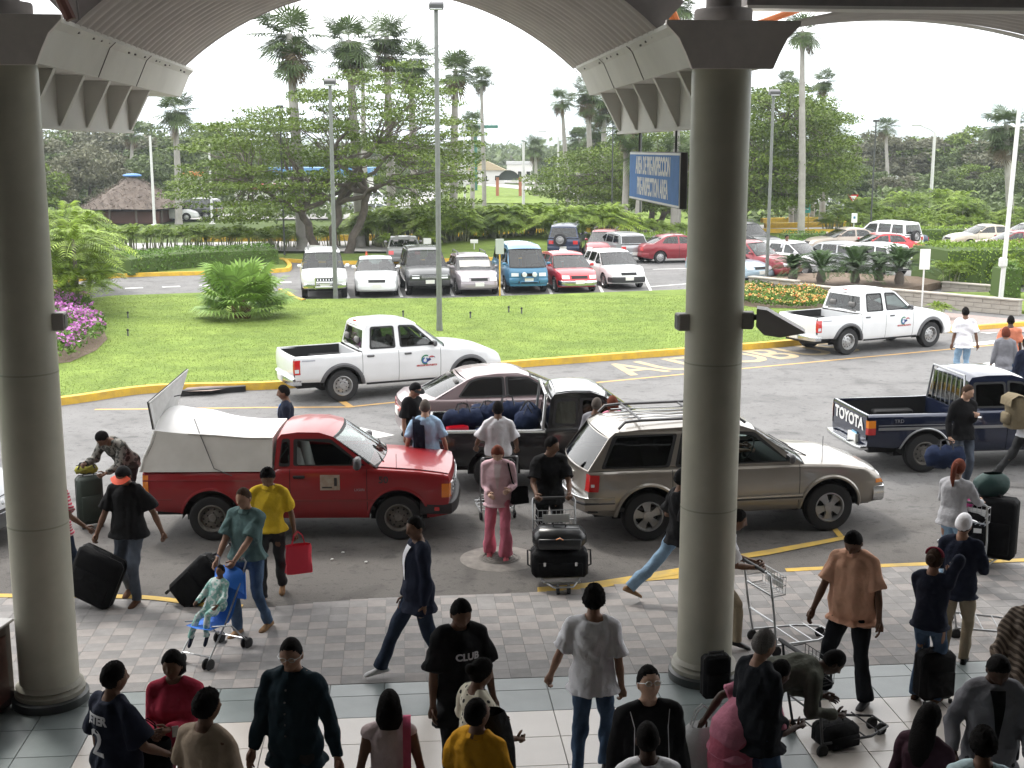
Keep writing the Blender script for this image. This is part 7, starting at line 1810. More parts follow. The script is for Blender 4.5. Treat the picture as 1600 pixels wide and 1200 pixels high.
    def shell(th, f, nm, m, noise_=.0, ztop=None):
        v = HEADV.copy(); hl = np.interp(v[:,1], HLY, HLZ)+f; d = v/np.linalg.norm(v, axis=1)[:,None]; r = np.random.default_rng(seed); hl = hl+.004*np.sin(v[:,0]*160)+.0025*r.normal(size=len(v)); k = np.clip((v[:,2]-hl)/.030, 0, 1)
        v = v+d*(.001+th*k+noise_*r.normal(size=len(v))*k)[:,None]; W_ = (v*hs)@Hn.T+np.array(hc); keep = [f_ for f_, c in zip(HEADF, HEADV[np.array(HEADF)].mean(1)) if c[2] > np.interp(c[1], HLY, HLZ)+f-.004]
        used = sorted({i for f_ in keep for i in f_}); mp = {a: i for i, a in enumerate(used)}; mb = MB(); mb.add([tuple(W_[i]) for i in used], [tuple(mp[i] for i in f_) for f_ in keep]); return mb.build(nm, m, t, 70)
    hp_ = lambda x, y, z: hc+HR @ (Vector((x,y,z))*hs)
    if hair == 'short': shell(.007, 0, 'hair', hmat, .0016)
    elif hair == 'curly': shell(.020, -.003, 'hair', hmat, .0035)
    elif hair == 'cropped': shell(.003, .0, 'hair', hmat, .0005)
    elif hair == 'balding': shell(.004, .012 if hp < 20 else .02, 'hair', hmat, .0005)
    elif hair in ('long', 'bob', 'ponytail', 'bun', 'wavy'):
        shell(.014, -.012, 'hair', hmat, .001); b = MB()
        if hair == 'long': b.tube([hp_(0,-.03,.06), hp_(0,-.055,-.02), hp_(0,-.075,-.12), hp_(0,-.085,-.24), hp_(0,-.08,-.34)], [.082*s,.098*s,.105*s,.10*s,.06*s], 14, sq=.62)
        if hair == 'wavy': b.tube([hp_(0,-.02,.06), hp_(0,-.045,-.02), hp_(0,-.06,-.10), hp_(0,-.06,-.17)], [.085*s,.108*s,.115*s,.085*s], 14, sq=.7)
        if hair == 'bob': b.tube([hp_(0,-.02,.05), hp_(0,-.035,-.02), hp_(0,-.04,-.075), hp_(0,-.04,-.10)], [.088*s,.100*s,.095*s,.06*s], 14, sq=.8)
        if hair == 'ponytail': b.tube([hp_(0,-.08,.05), hp_(0,-.13,.05), hp_(0,-.155,-.02), hp_(0,-.15,-.14), hp_(.01,-.13,-.24)], [.03*s,.038*s,.042*s,.036*s,.012*s], 8)
        if hair == 'bun': b.ball(hp_(0,-.11,.03), (.048*s,.045*s,.048*s), 7)
        b.build('hair_volume', hmat, t, 60)
    if hair in ('cap', 'visor') or hatc:
        shell(.004, 0, 'hair', hmat, .0005); v = MB()
        hat = shell(.014, .012, 'cap', hatc[0]); bm_ = MB(); rows = []
        bk = hatc[2] if len(hatc) > 2 else 1
        for a in np.linspace(-1.15, 1.15, 9): rows.append([hp_(math.sin(a)*r_*.80, bk*math.cos(a)*r_, .050+z_) for r_, z_ in ((.090,.004),(.125,.0),(.165,-.012))])
        bm_.grid(rows); bm_.build('cap_peak', hatc[1], hat, 60)
    if glasses:
        b = MB()
        for sg in (1,-1):
            b.tube([hp_(sg*.031+.022*math.cos(a), .098, .010+.016*math.sin(a)) for a in np.linspace(0, 2*PI, 13)], .0022*s, 5); b.tube([hp_(sg*.053,.096,.014), hp_(sg*.078,.06,.014), hp_(sg*.08,.0,.008)], .0022*s, 5)
        b.tube([hp_(-.009,.104,.012), hp_(.009,.104,.012)], .002*s, 5); g_ = b.build('glasses', m_steel, t, 60)
        for sg in (1,-1): MB().add([hp_(sg*.031+.021*math.cos(a), .0985, .010+.015*math.sin(a)) for a in np.linspace(0, 2*PI, 12, endpoint=False)], [tuple(range(12))]).build('lens', g_clear, g_)
    inf = dict(t=t, hc=hc, HR=HR, wr=wr, el=el, sh=sh, s=s, spine=spine, loc=loc, Rz=Rz, an=an)
    inf['W'] = lambda p: Vector(loc)+Rz @ Vector(p); return inf

# ---------------------------------------------------------------- luggage
m_bag = mat('black_luggage', (.006,.006,.007), .75, var=.2, vscale=10, bump=.6, bscale=14, spec=.12); m_zip = mat('zip', (.06,.06,.062), .4, .6); m_duf = mat('navy_holdall', (.012,.020,.050), .8, var=.2, vscale=5, bump=1.0, bscale=9, spec=.12)
def suitcase(label, loc, rz=0, size=(.48,.27,.70), m=None, tilt=0, tz=0, wheels=True, tele=0, name='suitcase', group=None, hinge='y', soft=.05, handle=True):
    m = m or m_bag; t = thing(name, label, 'suitcase', loc, rz, group)
    if tilt: t.rotation_euler = (R(tilt), R(tz), rz) if hinge == 'x' else (R(tz), R(tilt), rz)
    w_, d, h = size; z0 = .06 if wheels else 0
    MB().box((0,0,z0+h/2), (w_,d,h), bev=soft).build('shell', m, t, 50)
    MB().box((0,-d/2-.008,z0+h*.36), (w_*.8,.03,h*.52), bev=.012).build('front_pocket', m, t, 50)
    b = MB(); 
    for yy in (-d*.18, d*.22): b.tube([(-w_/2-.003,yy,z0+soft),(-w_/2-.003,yy,z0+h-soft),(-w_/2+soft,yy,z0+h+.003),(w_/2-soft,yy,z0+h+.003),(w_/2+.003,yy,z0+h-soft),(w_/2+.003,yy,z0+soft)], .005, 4)
    b.build('piping', m_zip, t)
    if handle: MB().tube([(-.08,0,z0+h-.005),(-.075,0,z0+h+.035),(.075,0,z0+h+.035),(.08,0,z0+h-.005)], .011, 6).build('handle', m_bump, t, 50)
    if wheels:
        for x in (-w_*.38, w_*.38): MB().lathe([(.0001,-.014),(.032,-.014),(.035,0),(.032,.014),(.0001,.014)], 12, axis='X', c=(x,d*.36,.035)).build('wheel', m_rub, t, 40)
        for x in (-w_*.38, w_*.38): MB().box((x,-d*.36,.03), (.03,.03,.06)).build('foot', m_rub, t)
    if tele: 
        for x in (-.09,.09): MB().tube([(x,d*.4,z0+h-.05),(x,d*.4,z0+h+tele)], .007, 6).build('telescopic_rod', m_steel, t)
        MB().tube([(-.10,d*.4,z0+h+tele),(.10,d*.4,z0+h+tele)], .014, 6).build('grip', m_bump, t)
    return t
def duffel(label, loc, rz, L=.6, r_=.16, m=None, tilt=0, group=None, sag=.1, strap=True):
    t = thing('holdall', label, 'holdall', loc, rz, group); t.rotation_euler = (0, R(tilt), rz); m = m or m_duf; rows = []
    for i in range(15):
        x = -L/2+L*i/14; q = (1-abs(2*i/14-1)**6)**.5 if 0 < i < 14 else .05; rows.append([Vector((x, r_*q*math.cos(a)*(1+.09*math.sin(5*a+i)), r_+r_*q*math.sin(a)*(.92+.12*math.sin(3*a+i*1.3)+.06*math.sin(i*2.1))-sag*(.0 if i in (0,14) else (1-q)*.2))) for a in np.linspace(0, 2*PI, 19)])
    MB().grid(rows).build('bag', m, t, 60)
    for x in (-.12,.12): MB().tube([(x,-r_*.8,r_*1.3),(x*.7,-.03,r_*2.35),(-x*.2,0,r_*2.5),(x*.7,.03,r_*2.35),(x,r_*.8,r_*1.3)], .012, 5).build('strap', m_bump, t, 60)
    MB().tube([(-L*.42,0,r_*2+.0),(L*.42,0,r_*2+.0)], .006, 4).build('zip', m_zip, t); return t
def trolley(label, loc, rz, group='luggage trolleys', m=None, h=1.0):
    """push handle at local -y side, platform towards +y"""
    m = m or m_steel; t = thing('luggage_trolley', label, 'luggage trolley', loc, rz, group); r_ = .013
    b = MB(); 
    for x in (-.28,.28): b.tube([(x*.9,-.0,.13),(x,-.06,.5),(x,-.13,h-.03),(x*.96,-.17,h)], r_, 6)
    b.tube([(-.27,-.17,h),(.27,-.17,h)], r_*1.3, 8); b.tube([(-.28,-.09,.72),(.28,-.09,.72)], r_*.8, 6); b.tube([(-.28,-.04,.40),(.28,-.04,.40)], r_*.8, 6); b.build('frame', m, t, 60)
    MB().tube([(-.24,-.17,h),(.24,-.17,h)], .021, 8).build('handle_grip', m_bump, t, 60)
    b = MB()      # wire basket
    for z in (.70,.80,.90): b.tube([(-.25,-.10,z),(-.24,.10,z+.01),(.24,.10,z+.01),(.25,-.10,z)], .005, 4)
    for x in np.linspace(-.24,.24,9): b.tube([(x,.10,.91),(x,.10,.70),(x,-.09,.69)], .004, 4)
    b.build('wire_basket', m, t)
    MB().box((0,.105,.80), (.34,.006,.11)).build('basket_plate', m_polew, t)
    b = MB(); b.tube([(-.26,-.02,.13),(-.24,.55,.11),(-.12,.82,.11),(.12,.82,.11),(.24,.55,.11),(.26,-.02,.13)], r_, 6)
    for y in (.12,.30,.48,.66): b.tube([(-.24,y,.12),(.24,y,.12)], .008, 5)
    b.build('platform', m, t, 60)
    for x, y in ((-.26,.0),(.26,.0),(-.07,.78),(.07,.78)):
        w_ = MB().lathe([(.0001,-.018),(.055,-.018),(.062,-.008),(.062,.008),(.055,.018),(.0001,.018)], 14, axis='X', c=(x,y,.062)).build('wheel', m_rub, t, 40); MB().tube([(x,y,.062),(x,y,.13)], .014, 5).build('fork', m, w_)
    return t
def bag(label, loc, w_, d, h, m, rz=0, name='carrier_bag', cat='bag', handles=True, knot=False, seed=0, group=None):
    t = thing(name, label, cat, loc, rz, group); rows = []; r = np.random.default_rng(seed); ph = r.uniform(0, 6, 6)
    for i in range(11):
        v = i/10; q = (math.sin(PI*min(1, .12+v*.80))**.5) if knot else (1-.12*v if v < .97 else .86); q = max(q, .12); row = []
        for k in range(21):
            a = 2*PI*k/20; wob = 1+.05*math.sin(4*a+ph[0]+v*5)+.04*math.sin(7*a+ph[1]-v*7); row.append(Vector((w_/2*q*wob*math.copysign(abs(math.cos(a))**(.9 if knot else .5), math.cos(a)), d/2*q*wob*math.copysign(abs(math.sin(a))**.7, math.sin(a)), h*v)))
        rows.append(row)
    mb = MB().grid(rows); mb.add(rows[0], [tuple(range(20))]); mb.build('bag', m, t, 50)
    if handles:
        for y in (-.02,.02): MB().tube([(-w_*.25,y,h-.01),(-w_*.15,y,h+.12),(0,y,h+.17),(w_*.15,y,h+.12),(w_*.25,y,h-.01)], .006, 5).build('handle', m, t, 60)
    return t
# ================================================================ WHO STANDS WHERE
cl = cloth
black = cl('black', (.010,.010,.011)); charcoal = cl('charcoal', (.035,.036,.038)); navy = cl('navy', (.014,.018,.035)); denim = cl('denim', (.06,.10,.17), .25); ldenim = cl('light_denim', (.22,.33,.45), .22); ddenim = cl('dark_denim', (.022,.032,.055), .2); gdenim = cl('grey_denim', (.085,.10,.13), .25)
white = cl('white', (.80,.80,.84)); wgrey = cl('white_grey', (.60,.60,.63)); khaki = cl('khaki', (.30,.25,.18)); lblu = cl('pale_blue', (.33,.47,.64)); yel = cl('yellow', (.62,.42,.03)); teal = cl('dull_teal', (.085,.14,.14)); pinkj = cl('pale_pink', (.60,.40,.44)); pinkt = cl('pink', (.55,.16,.22)); orange = cl('peach', (.74,.42,.29)); red = cl('raspberry', (.42,.035,.07)); mustard = cl('mustard', (.60,.30,.02)); beige = cl('beige', (.37,.29,.22)); grey = cl('grey', (.20,.20,.22)); lgrey = cl('pale_grey', (.36,.36,.38)); dteal = cl('midnight_teal', (.010,.024,.034)); rose = cl('rose', (.55,.20,.28)); ggrey = cl('green_grey', (.085,.088,.07)); lpink = cl('whitish_pink', (.58,.47,.48)); wshoe = cl('white_leather', (.62,.62,.62)); brnshoe = cl('brown_leather', (.10,.05,.03)); tanshoe = cl('tan_leather', (.25,.15,.08)); salmon = cl('salmon', (.58,.20,.12)); cobalt = cl('cobalt', (.03,.12,.35)); dress = cl('rose_dress', (.48,.12,.18))
# --- on the road, left
person('man in dark jacket and blue shirt standing behind the covered red pickup', (441,602), 1.76, 100, 'brown', 'short', top=navy, sleeve='long', hem=-.18, legs=charcoal, open_front=cobalt, near=0, hp=8)
g2 = G(143, 822); gs = mat('green_luggage', (.020,.032,.022), .6, bump=.3, bscale=150)
suitcase('upright dark green suitcase held by the bending man in patterned jacket', (g2.x, g2.y, 0), R(30), (.36,.30,.72), gs, wheels=True)
duffel('small yellow and green bag on top of the green suitcase', (g2.x-.03, g2.y+.02, .80), R(20), .34, .07, mat('olive_yellow', (.35,.33,.05), .8, var=.4, vscale=9))
person('man in grey patterned jacket bending over the green suitcase', (152,679), 1.76, 155, 'brown', 'short', top=pattern('camouflage', 'noise', (.05,.05,.045), (.20,.19,.17), 14), sleeve='long', hem=-.06, legs=charcoal, lean=48, hp=30, L=(-.14,.62,.92), Rr=(.30,.55,1.0), fL=(-.05,.12,0), fR=(.05,-.15,0), near=0, curl=.8, loose=1.5)
person('man in red and white striped shirt partly behind the left column', (88,727), 1.70, -40, 'brown', 'cropped', H_GREY, pattern('stripe_red', 'stripes', (.42,.03,.07), (.55,.42,.42), 9), 'short', -.10, ddenim, near=0, Rr=(.42,.12,.95), hp=0)
i4 = person('man in black T-shirt and orange-peaked black cap carrying a large black suitcase', (188,733), 1.80, 172, 'brown', 'cap', top=black, hem=-.10, legs=gdenim, hp=34, Rr=(.36,.18,.86), L=(-.44,.02,.92), fL=(.02,.10,0), fR=(.03,-.22,.03), hatc=(black, mat('orange_peak', (.80,.09,.03), .6)), shoe=brnshoe, curl=.9, loose=1.7, fat=1.08)
p = i4['W']((.40,.20,.0)); t = suitcase('large black suitcase hanging from the hand of the man in the orange-peaked cap', (p.x-.08, p.y-.05, .10), R(-8), (.60,.26,.66), None, tilt=24, wheels=False)
i5 = person('man in dull teal polo shirt and jeans pushing the blue pushchair', (378,763), 1.78, 158, 'tan', 'balding', H_BRN, teal, 'short', -.03, denim, hp=12, Rr=(.22,.30,.93), L=(-.06,.42,.95), fL=(-.02,-.18,.02), fR=(0,.10,0), collar=teal, shoe=tanshoe, curl=.8, loose=1.4, fat=1.05)
i6 = person('man in yellow polo shirt with a red bag behind the man in teal', (417,735), 1.74, 185, 'brown', 'curly', None, yel, 'short', -.03, charcoal, hp=30, L=(-.30,.02,.86), Rr=(.22,.15,.9), fR=(0,.12,0), fL=(0,-.24,.04), collar=yel, shoe=tanshoe, curl=.9, near=0)
p = i6['W']((-.32,.03,.0)); bag('bright red carrier bag held by the man in yellow', (p.x+.03, p.y-.05, .36), .34, .13, .36, mat('red_bag', (.62,.02,.05), .4, bump=.3, bscale=8), R(20))
p = G(318, 938); t = suitcase('black wheeled suitcase tilted and pulled behind the pushchair', (p.x-.30, p.y-.05, .01), R(-22), (.42,.26,.74), None, tilt=47, tele=.28)
# toddler and pushchair
p = G(333, 1026); pr = R(150-180+10)
pc_ = thing('pushchair', 'blue folding pushchair with grey wheels carrying a toddler', 'pushchair', (p.x, p.y, 0), R(-25)); m_bfab = mat('blue_canvas', (.02,.16,.62), .7, var=.1)
b = MB()
for x in (-.19,.19):
    b.tube([(x,-.32,.09),(x*.95,.02,.42),(x*.9,.34,.82),(x*.95,.42,1.0),(x,.36,1.06)], .010, 6); b.tube([(x,.36,.09),(x*.97,.10,.36),(x*.95,-.22,.46)], .010, 6)
b.tube([(-.19,-.28,.13),(.19,-.28,.13)], .008, 5); b.tube([(-.19,.32,.13),(.19,.32,.13)], .008, 5); b.tube([(-.18,.0,.30),(.18,.0,.30)], .008, 5); b.build('frame', m_steel, pc_, 60)
MB().grid([[Vector((x, y+.03*abs(x)/.17, z)) for x in np.linspace(-.17,.17,7)] for y, z in ((-.26,.42),(-.1,.40),(.06,.40),(.14,.48),(.24,.66),(.32,.86))]).build('seat', m_bfab, pc_, 60)
MB().grid([[Vector((.20*math.cos(a)*1.0, .34+.0*v-.16*math.sin(a)*v, .84+.08*math.sin(a)-(.20*v)*(1-math.sin(a)*.3))) for a in np.linspace(0, PI, 11)] for v in np.linspace(-.2, 1, 6)]).build('folded_hood', m_bfab, pc_, 60)
MB().box((0,.40,.72), (.36,.03,.32), bev=.012).build('back_pocket', m_bfab, pc_, 50)
for x in (-.19,.19):
    for y in (-.32,.36):
        for dx in (-.03,.03): MB().lathe([(.0001,-.014),(.045,-.014),(.062,-.009),(.065,0),(.062,.009),(.045,.014),(.0001,.014)], 16, axis='X', c=(x+dx,y,.065)).build('wheel', m_rub, pc_, 40)
    MB().tube([(x,.36,1.06),(x,.30,1.06)], .018, 8).build('grip', m_bump, pc_, 60)
mint = pattern('mint', 'noise', (.22,.42,.38), (.55,.62,.60), 22)
W_ = pc_.matrix_basis; loc_ = Matrix.Translation(pc_.location) @ Matrix.Rotation(R(-25), 4, 'Z') @ Vector((0,.10,.02))
person('toddler in mint green clothes sitting in the blue pushchair', None, .96, 155, 'brown', 'short', top=mint, sleeve='long', hem=-.05, legs=mint, lean=-18, hp=-5, pelvis=(0,0,.08), fL=(-.02,.30,.26), fR=(.06,.32,.22), L=(-.14,.16,.62), Rr=(.14,.16,.62), loc=loc_, loose=.9, fat=1.15, shoe=navy)
# --- man walking left in navy jacket
person('man in navy jacket and white trainers striding across the paving', (647,807), 1.80, 112, 'brown', 'cropped', None, navy, 'long', -.20, ddenim, hp=6, hyaw=22, fR=(-.02,.42,.02), fL=(0,-.30,.03), Rr=(.12,.12,.88), L=(-.20,.0,.85), open_front=white, flare=.02, shoe=wshoe, loose=1.5)
# --- round the black pickup
person('man in black T-shirt and black cap beside the boot of the mauve saloon', (653,600), 1.76, 235, 'tan', 'cap', top=black, legs=charcoal, hp=30, hatc=(black, black), near=0)
i10 = person('grey-haired man in pale blue shirt with a navy jacket over his shoulder', (664,624), 1.78, 5, 'light', 'balding', H_SHORTG, lblu, 'short', -.10, charcoal, near=0, L=(-.30,.05,.9), Rr=(.34,.10,.9), fat=1.12, collar=lblu, loose=1.4)
sp_ = i10['spine']; c0 = sp_(.44)[0]
rows = [[Vector((x, y, z))*1.0 for x in np.linspace(-.20,-.02,5)] for y, z in ((.20,1.10),(.17,1.32),(.08,1.46),(-.02,1.50),(-.10,1.45),(-.16,1.30),(-.17,1.10),(-.16,.92))]
jk = MB().grid([[p+Vector((.03*(1.5-r_[0].z),0,.01*math.sin(i*9+j))) for j, p in enumerate(r_)] for i, r_ in enumerate(rows)]).build('slung_jacket', navy, None, 60, loc=i10['loc'], rz=R(5)); tag(jk, 'navy jacket slung over the shoulder of the man in pale blue', 'jacket')
sdm = jk.modifiers.new('s', 'SOLIDIFY'); sdm.thickness = .03
i11 = person('man in white polo shirt seen from behind at the black pickup, hand on a trolley', (778,627), 1.76, 2, 'brown', 'short', top=wgrey, legs=khaki, L=(-.34,.22,.98), Rr=(.30,.25,.95), collar=wgrey, loose=1.6, fat=1.05, curl=.8, near=0, hem=-.02)
p = G(755, 812); trolley('empty luggage trolley beside the man in the white polo shirt', (p.x+.22, p.y+.05, 0), R(12))
# bags in the bed of the black pickup
def inbed(x, y, z): return BLKP.t.location + Matrix.Rotation(BLKP.t.rotation_euler.z, 3, 'Z') @ Vector((x, y, z))
for k, (x, y, z, rz, L_, r_, tl, lb) in enumerate(((-1.95,.15,.84,.3,.72,.19,0,'navy holdall at the rear left of the pickup bed'), (-1.55,.40,.86,-.5,.66,.18,8,'navy holdall lying against the far rail of the pickup bed'), (-1.18,.35,.90,.1,.76,.20,0,'long navy holdall in the middle of the heap'), (-.84,.15,.84,1.35,.66,.21,-14,'plump blue holdall beside the cab of the black pickup'), (-1.5,-.30,.74,.2,.6,.13,0,'dark flat holdall near the side rail of the pickup bed'))):
    duffel(lb, inbed(x, y, z), rz, L_, r_, None, tl, 'navy holdalls in the pickup bed')
bag('small red bag lying in the bed of the black pickup', inbed(-2.05,-.45,.82), .40,.22,.22, MATS['red_bag'], .3, handles=False)
# --- pink woman, black T-shirt man with trolley
i12 = person('woman in pale pink jacket and pink flared trousers looking down', (777,700), 1.64, 178, 'light', 'bob', H_RED, pinkj, 'long', -.14, pinkt, hp=36, Rr=(.10,.22,.96), L=(-.16,.24,1.02), fL=(-.02,.08,0), fR=(.02,-.10,0), open_front=lpink, flare=.045, bust=.02, shoe=cl('pink_shoe', (.40,.10,.12)), collar=pinkj)
MB().tube([i12['sh'][-1]+Vector((.02,.07,.06)), i12['sh'][-1]+Vector((-.04,.10,-.2)), Vector((-.28,.05,.95)), i12['sh'][-1]+Vector((-.04,-.08,-.2)), i12['sh'][-1]+Vector((.02,-.07,.06))], .012, 5).build('bag_strap', black, i12['t'], 60)
p = i12['W']((-.30,.02,.78)); bag('small black shoulder bag on the arm of the woman in pink', p, .26,.12,.22, m_bag, .4, handles=False)
i13 = person('young man in black T-shirt pushing a trolley stacked with black suitcases', (864,683), 1.78, 186, 'brown', 'short', top=black, hem=-.12, legs=black, hp=10, hyaw=48, Rr=(.22,.42,1.04), L=(-.22,.42,1.04), curl=.9, loose=1.6, lean=8)
p = i13['W']((0,.62,0)); trolley('luggage trolley loaded with two black suitcases', (p.x, p.y, 0), R(186), m=m_steel)
q = i13['W']((0,1.02,.15)); t = suitcase('wide black hard suitcase, lower one on the loaded trolley', (q.x, q.y, .15), R(2), (.72,.42,.34), None, wheels=False, soft=.05)
for k, x in enumerate((-.2,.2)): MB().box((x,-.225,.20), (.03,.02,.05)).build('clasp', m_chrome, t)
for x in (-.37,.37): MB().tube([(x,-.05,.12),(x*1.1,-.05,.14),(x*1.1,.05,.30),(x,.05,.30)], .012, 5).build('side_strap', m_bump, t)
t = suitcase('rounded black suitcase, upper one on the loaded trolley', (q.x, q.y+.02, .50), R(0), (.68,.40,.27), mat('sheen_luggage', (.014,.015,.017), .3), wheels=False, soft=.09); MB().tube([(-.05,-.21,.16),(0,-.23,.19),(.05,-.21,.15)], .008, 5).build('yellow_tag', m_amber, t)
person('grey-haired head seen between black pickup and beige car', (933,621), 1.70, -30, 'brown', 'cropped', H_SHORTG, grey, 'short', legs=charcoal, near=0)
person('auburn-haired woman behind the roof rack of the beige car', (957,619), 1.66, 10, 'light', 'bob', H_RED, rose, 'short', legs=charcoal, near=0)
d_ = SUVV.t.location + Matrix.Rotation(SUVV.t.rotation_euler.z, 3, 'Z') @ Vector((.02,.36,0))
person('driver in dark clothes sitting inside the beige sport utility car', None, 1.72, 10-90, 'brown', 'short', top=charcoal, legs=black, loc=Vector((d_.x,d_.y,0)), pelvis=(0,0,-.27), lean=-12, hp=8, L=(-.14,.52,1.02), Rr=(.14,.52,1.0), fL=(0,.75,.35), fR=(0,.78,.35), near=0)
# --- right road group
i15 = person('balding man in black sweater holding a navy holdall beside the navy pickup', (1516,602), 1.78, 196, 'light', 'balding', H_BRN, black, 'long', -.10, gdenim, hp=18, hyaw=20, Rr=(.30,.10,.90), L=(-.08,.22,1.26), curl=.9, near=0)
p = i15['W']((.34,.12,.0)); duffel('navy holdall hanging from the hand of the balding man', (p.x-.04, p.y, .38), R(-8), .66, .20, None)
i16 = person('person in white shirt with khaki rucksack striding off at the right edge', (1616,598), 1.76, -82, 'light', 'short', top=white, legs=charcoal, hp=5, fL=(0,-.46,.10), fR=(0,.30,0), shoe=tanshoe, loose=1.5)
rk = i16['W']((0,-.26,1.0)); t = bag('khaki rucksack with straps on the back of the person at the right edge', (rk.x, rk.y, 1.0), .36,.28,.52, cl('rucksack_khaki', (.17,.14,.09)), R(-82), 'rucksack', 'rucksack', handles=False, seed=4)
MB().box((0,-.16,.16), (.24,.08,.2), bev=.03).build('pocket', MATS['cloth_rucksack_khaki'], t, 50); MB().grid([[Vector((x, y, z)) for x in (-.17,0,.17)] for y, z in ((.10,.54),(-.05,.57),(-.17,.50),(-.18,.38))]).build('flap', MATS['cloth_rucksack_khaki'], t, 60)
i17 = person('woman with brown ponytail in pale grey hooded top pushing a heaped trolley', (1500,718), 1.64, -42, 'tan', 'ponytail', H_RED, lgrey, 'long', -.10, ldenim, hp=10, L=(-.18,.40,1.02), Rr=(.20,.42,1.02), curl=.8, loose=1.3, bust=.01, lean=6)
p = i17['W']((0,.55,0)); trolley('luggage trolley heaped with black cases at the right', (p.x, p.y, 0), R(-42))
q = i17['W']((.0,.98,0)); t = suitcase('tall black suitcase standing on the heaped trolley', (q.x+.14, q.y-.05, .13), R(-30), (.62,.34,.82), None, wheels=False); t = suitcase('second black suitcase leaning on the tall one on the heaped trolley', (q.x-.22, q.y-.18, .13), R(-20), (.46,.28,.66), None, wheels=False)
MB().box((.1,-.18,.45), (.10,.006,.06)).build('luggage_tag', m_white, t)
bag('shiny pink bag on top of the heaped trolley', (q.x-.28, q.y-.1, .82), .34,.22,.20, mat('hot_pink', (.70,.06,.30), .35, bump=.4, bscale=9), .5, handles=False, knot=True, seed=3)
bag('dark green holdall on top of the heaped trolley', (q.x+.12, q.y+.02, .96), .50,.30,.30, mat('bottle_green', (.012,.045,.04), .7, bump=.4, bscale=9), .2, handles=False, knot=True, seed=5)
i18 = person('person in navy jacket, white cap and khaki trousers beside the heaped trolley', (1508,803), 1.70, -28, 'tan', 'cap', top=navy, sleeve='long', hem=-.14, legs=khaki, hp=4, hyaw=-14, hatc=(white, white), fL=(0,-.12,0), L=(-.2,.28,1.0), Rr=(.2,.3,1.0), loose=1.4, shoe=black)
p = G(1520, 1003); trolley('empty trolley behind the person in khaki trousers', (p.x-.12, p.y+.35, 0), R(-100))
i19 = person('woman in navy top with burgundy hair band and her hand at her mouth', (1463,857), 1.64, -42, 'tan', 'bun', H_BRN, navy, 'long', -.06, denim, hp=6, Rr=(.12,.20,1.42), L=(-.02,.24,1.0), curl=.7, bust=.02, flare=.01, shoe=brnshoe)
i19['t']; MB().tube([i19['hc']+i19['HR'] @ Vector((.083*math.cos(a), -.02+.07*math.cos(a)*0, .06+.062*math.sin(a)-.0)) for a in np.linspace(-.2, PI+.2, 12)], .018, 6).build('hair_band', cl('burgundy', (.16,.02,.035)), i19['t'], 60)
p = G(1465, 1108); suitcase('black upright cabin suitcase behind the woman in navy', (p.x, p.y+.16, 0), R(14), (.38,.25,.50), None, tele=.46)
# --- men on the plaza
i20 = person('stout man in peach polo shirt and black jeans looking down', (1330,835), 1.86, 146, 'brown', 'short', top=orange, hem=-.14, legs=cl('black_jean', (.014,.016,.02)), hp=38, Rr=(.34,.24,.92), L=(-.32,.10,.86), fL=(-.10,.10,0), fR=(.14,.02,0), fat=1.22, collar=orange, loose=1.5, flare=.02)
i21 = person('man in black shirt and cap and pale jeans striding behind the right column', (1068,733), 1.78, -75, 'brown', 'cap', top=black, hem=-.10, legs=ldenim, hatc=(black, black), fL=(0,-.62,.10), fR=(0,.36,0), hp=2, L=(-.20,.18,1.02), loose=1.7, shoe=tanshoe, pelvis=(0,0,-.06), flare=.02)
i22 = person('man in pale grey shirt leaning on a trolley right of the column', (1158,797), 1.72, -95, 'brown', 'short', top=wgrey, legs=khaki, lean=26, hp=5, Rr=(.10,.50,.98), L=(-.10,.50,.98), curl=.9, near=1, fR=(0,.30,.06), fL=(0,-.10,0), pelvis=(0,0,-.03), loose=1.3)
p = i22['W']((0,.62,0)); trolley('empty luggage trolley right of the column with a wire basket', (p.x, p.y, 0), R(-70))
i23 = person('man in white T-shirt and jeans walking away between the columns', (929,915), 1.80, -12, 'tan', 'curly', None, white, 'short', -.12, denim, hp=4, L=(-.40,.06,.88), Rr=(.26,.02,.84), fR=(0,.15,0), fL=(0,-.15,.02), loose=1.6, curl=.6)
p = i23['W']((.26,-.20,0)); suitcase('black wheeled suitcase pulled by the man in the white T-shirt', (p.x, p.y-.55, .02), R(170), (.42,.26,.66), None, tilt=-8, tele=.30)
i24 = person('tall man in black printed T-shirt looking down at the woman in dots', (723,940), 1.86, 200, 'brown', 'short', top=black, hem=-.26, legs=black, hp=22, Rr=(.26,.06,.88), L=(-.28,.08,.9), loose=1.9)
fr = i24['spine'](.34); M = Matrix.Translation(fr[0]+fr[2]*.178+Vector((-.02,0,-.0))) @ Matrix.Rotation(PI, 4, 'Z') @ Matrix.Rotation(PI/2, 4, 'X'); me = text_mesh('CLUB', .085, .001, 'shirt_print', wgrey, i24['t'], M, bold=.003)
for v in me.data.vertices: v.co.y -= 2.2*v.co.x**2
i25 = person('woman in cream blouse with black dots and hair tied back', (757,1030), 1.64, -62, 'brown', 'bun', None, pattern('dots', 'dots', (.012,.012,.012), (.60,.56,.45), 17), 'short', -.20, charcoal, hp=14, fat=1.15, bust=.035, loose=1.6, Rr=(.12,.28,.95), L=(-.2,.24,1.0))
p = i25['W']((.38,-.10,0)); t = bag('bulging black garment bag beside the woman in dots', (p.x+.02, p.y-.12, .55), .42,.30,.88, black, .5, 'garment_bag', 'bag', handles=False, knot=True, seed=7)
person('man in mustard shirt with cropped hair in the foreground', (741,1094), 1.68, -28, 'brown', 'short', top=mustard, sleeve='short', legs=charcoal, hp=-14, hyaw=-20, collar=mustard, loose=1.5)
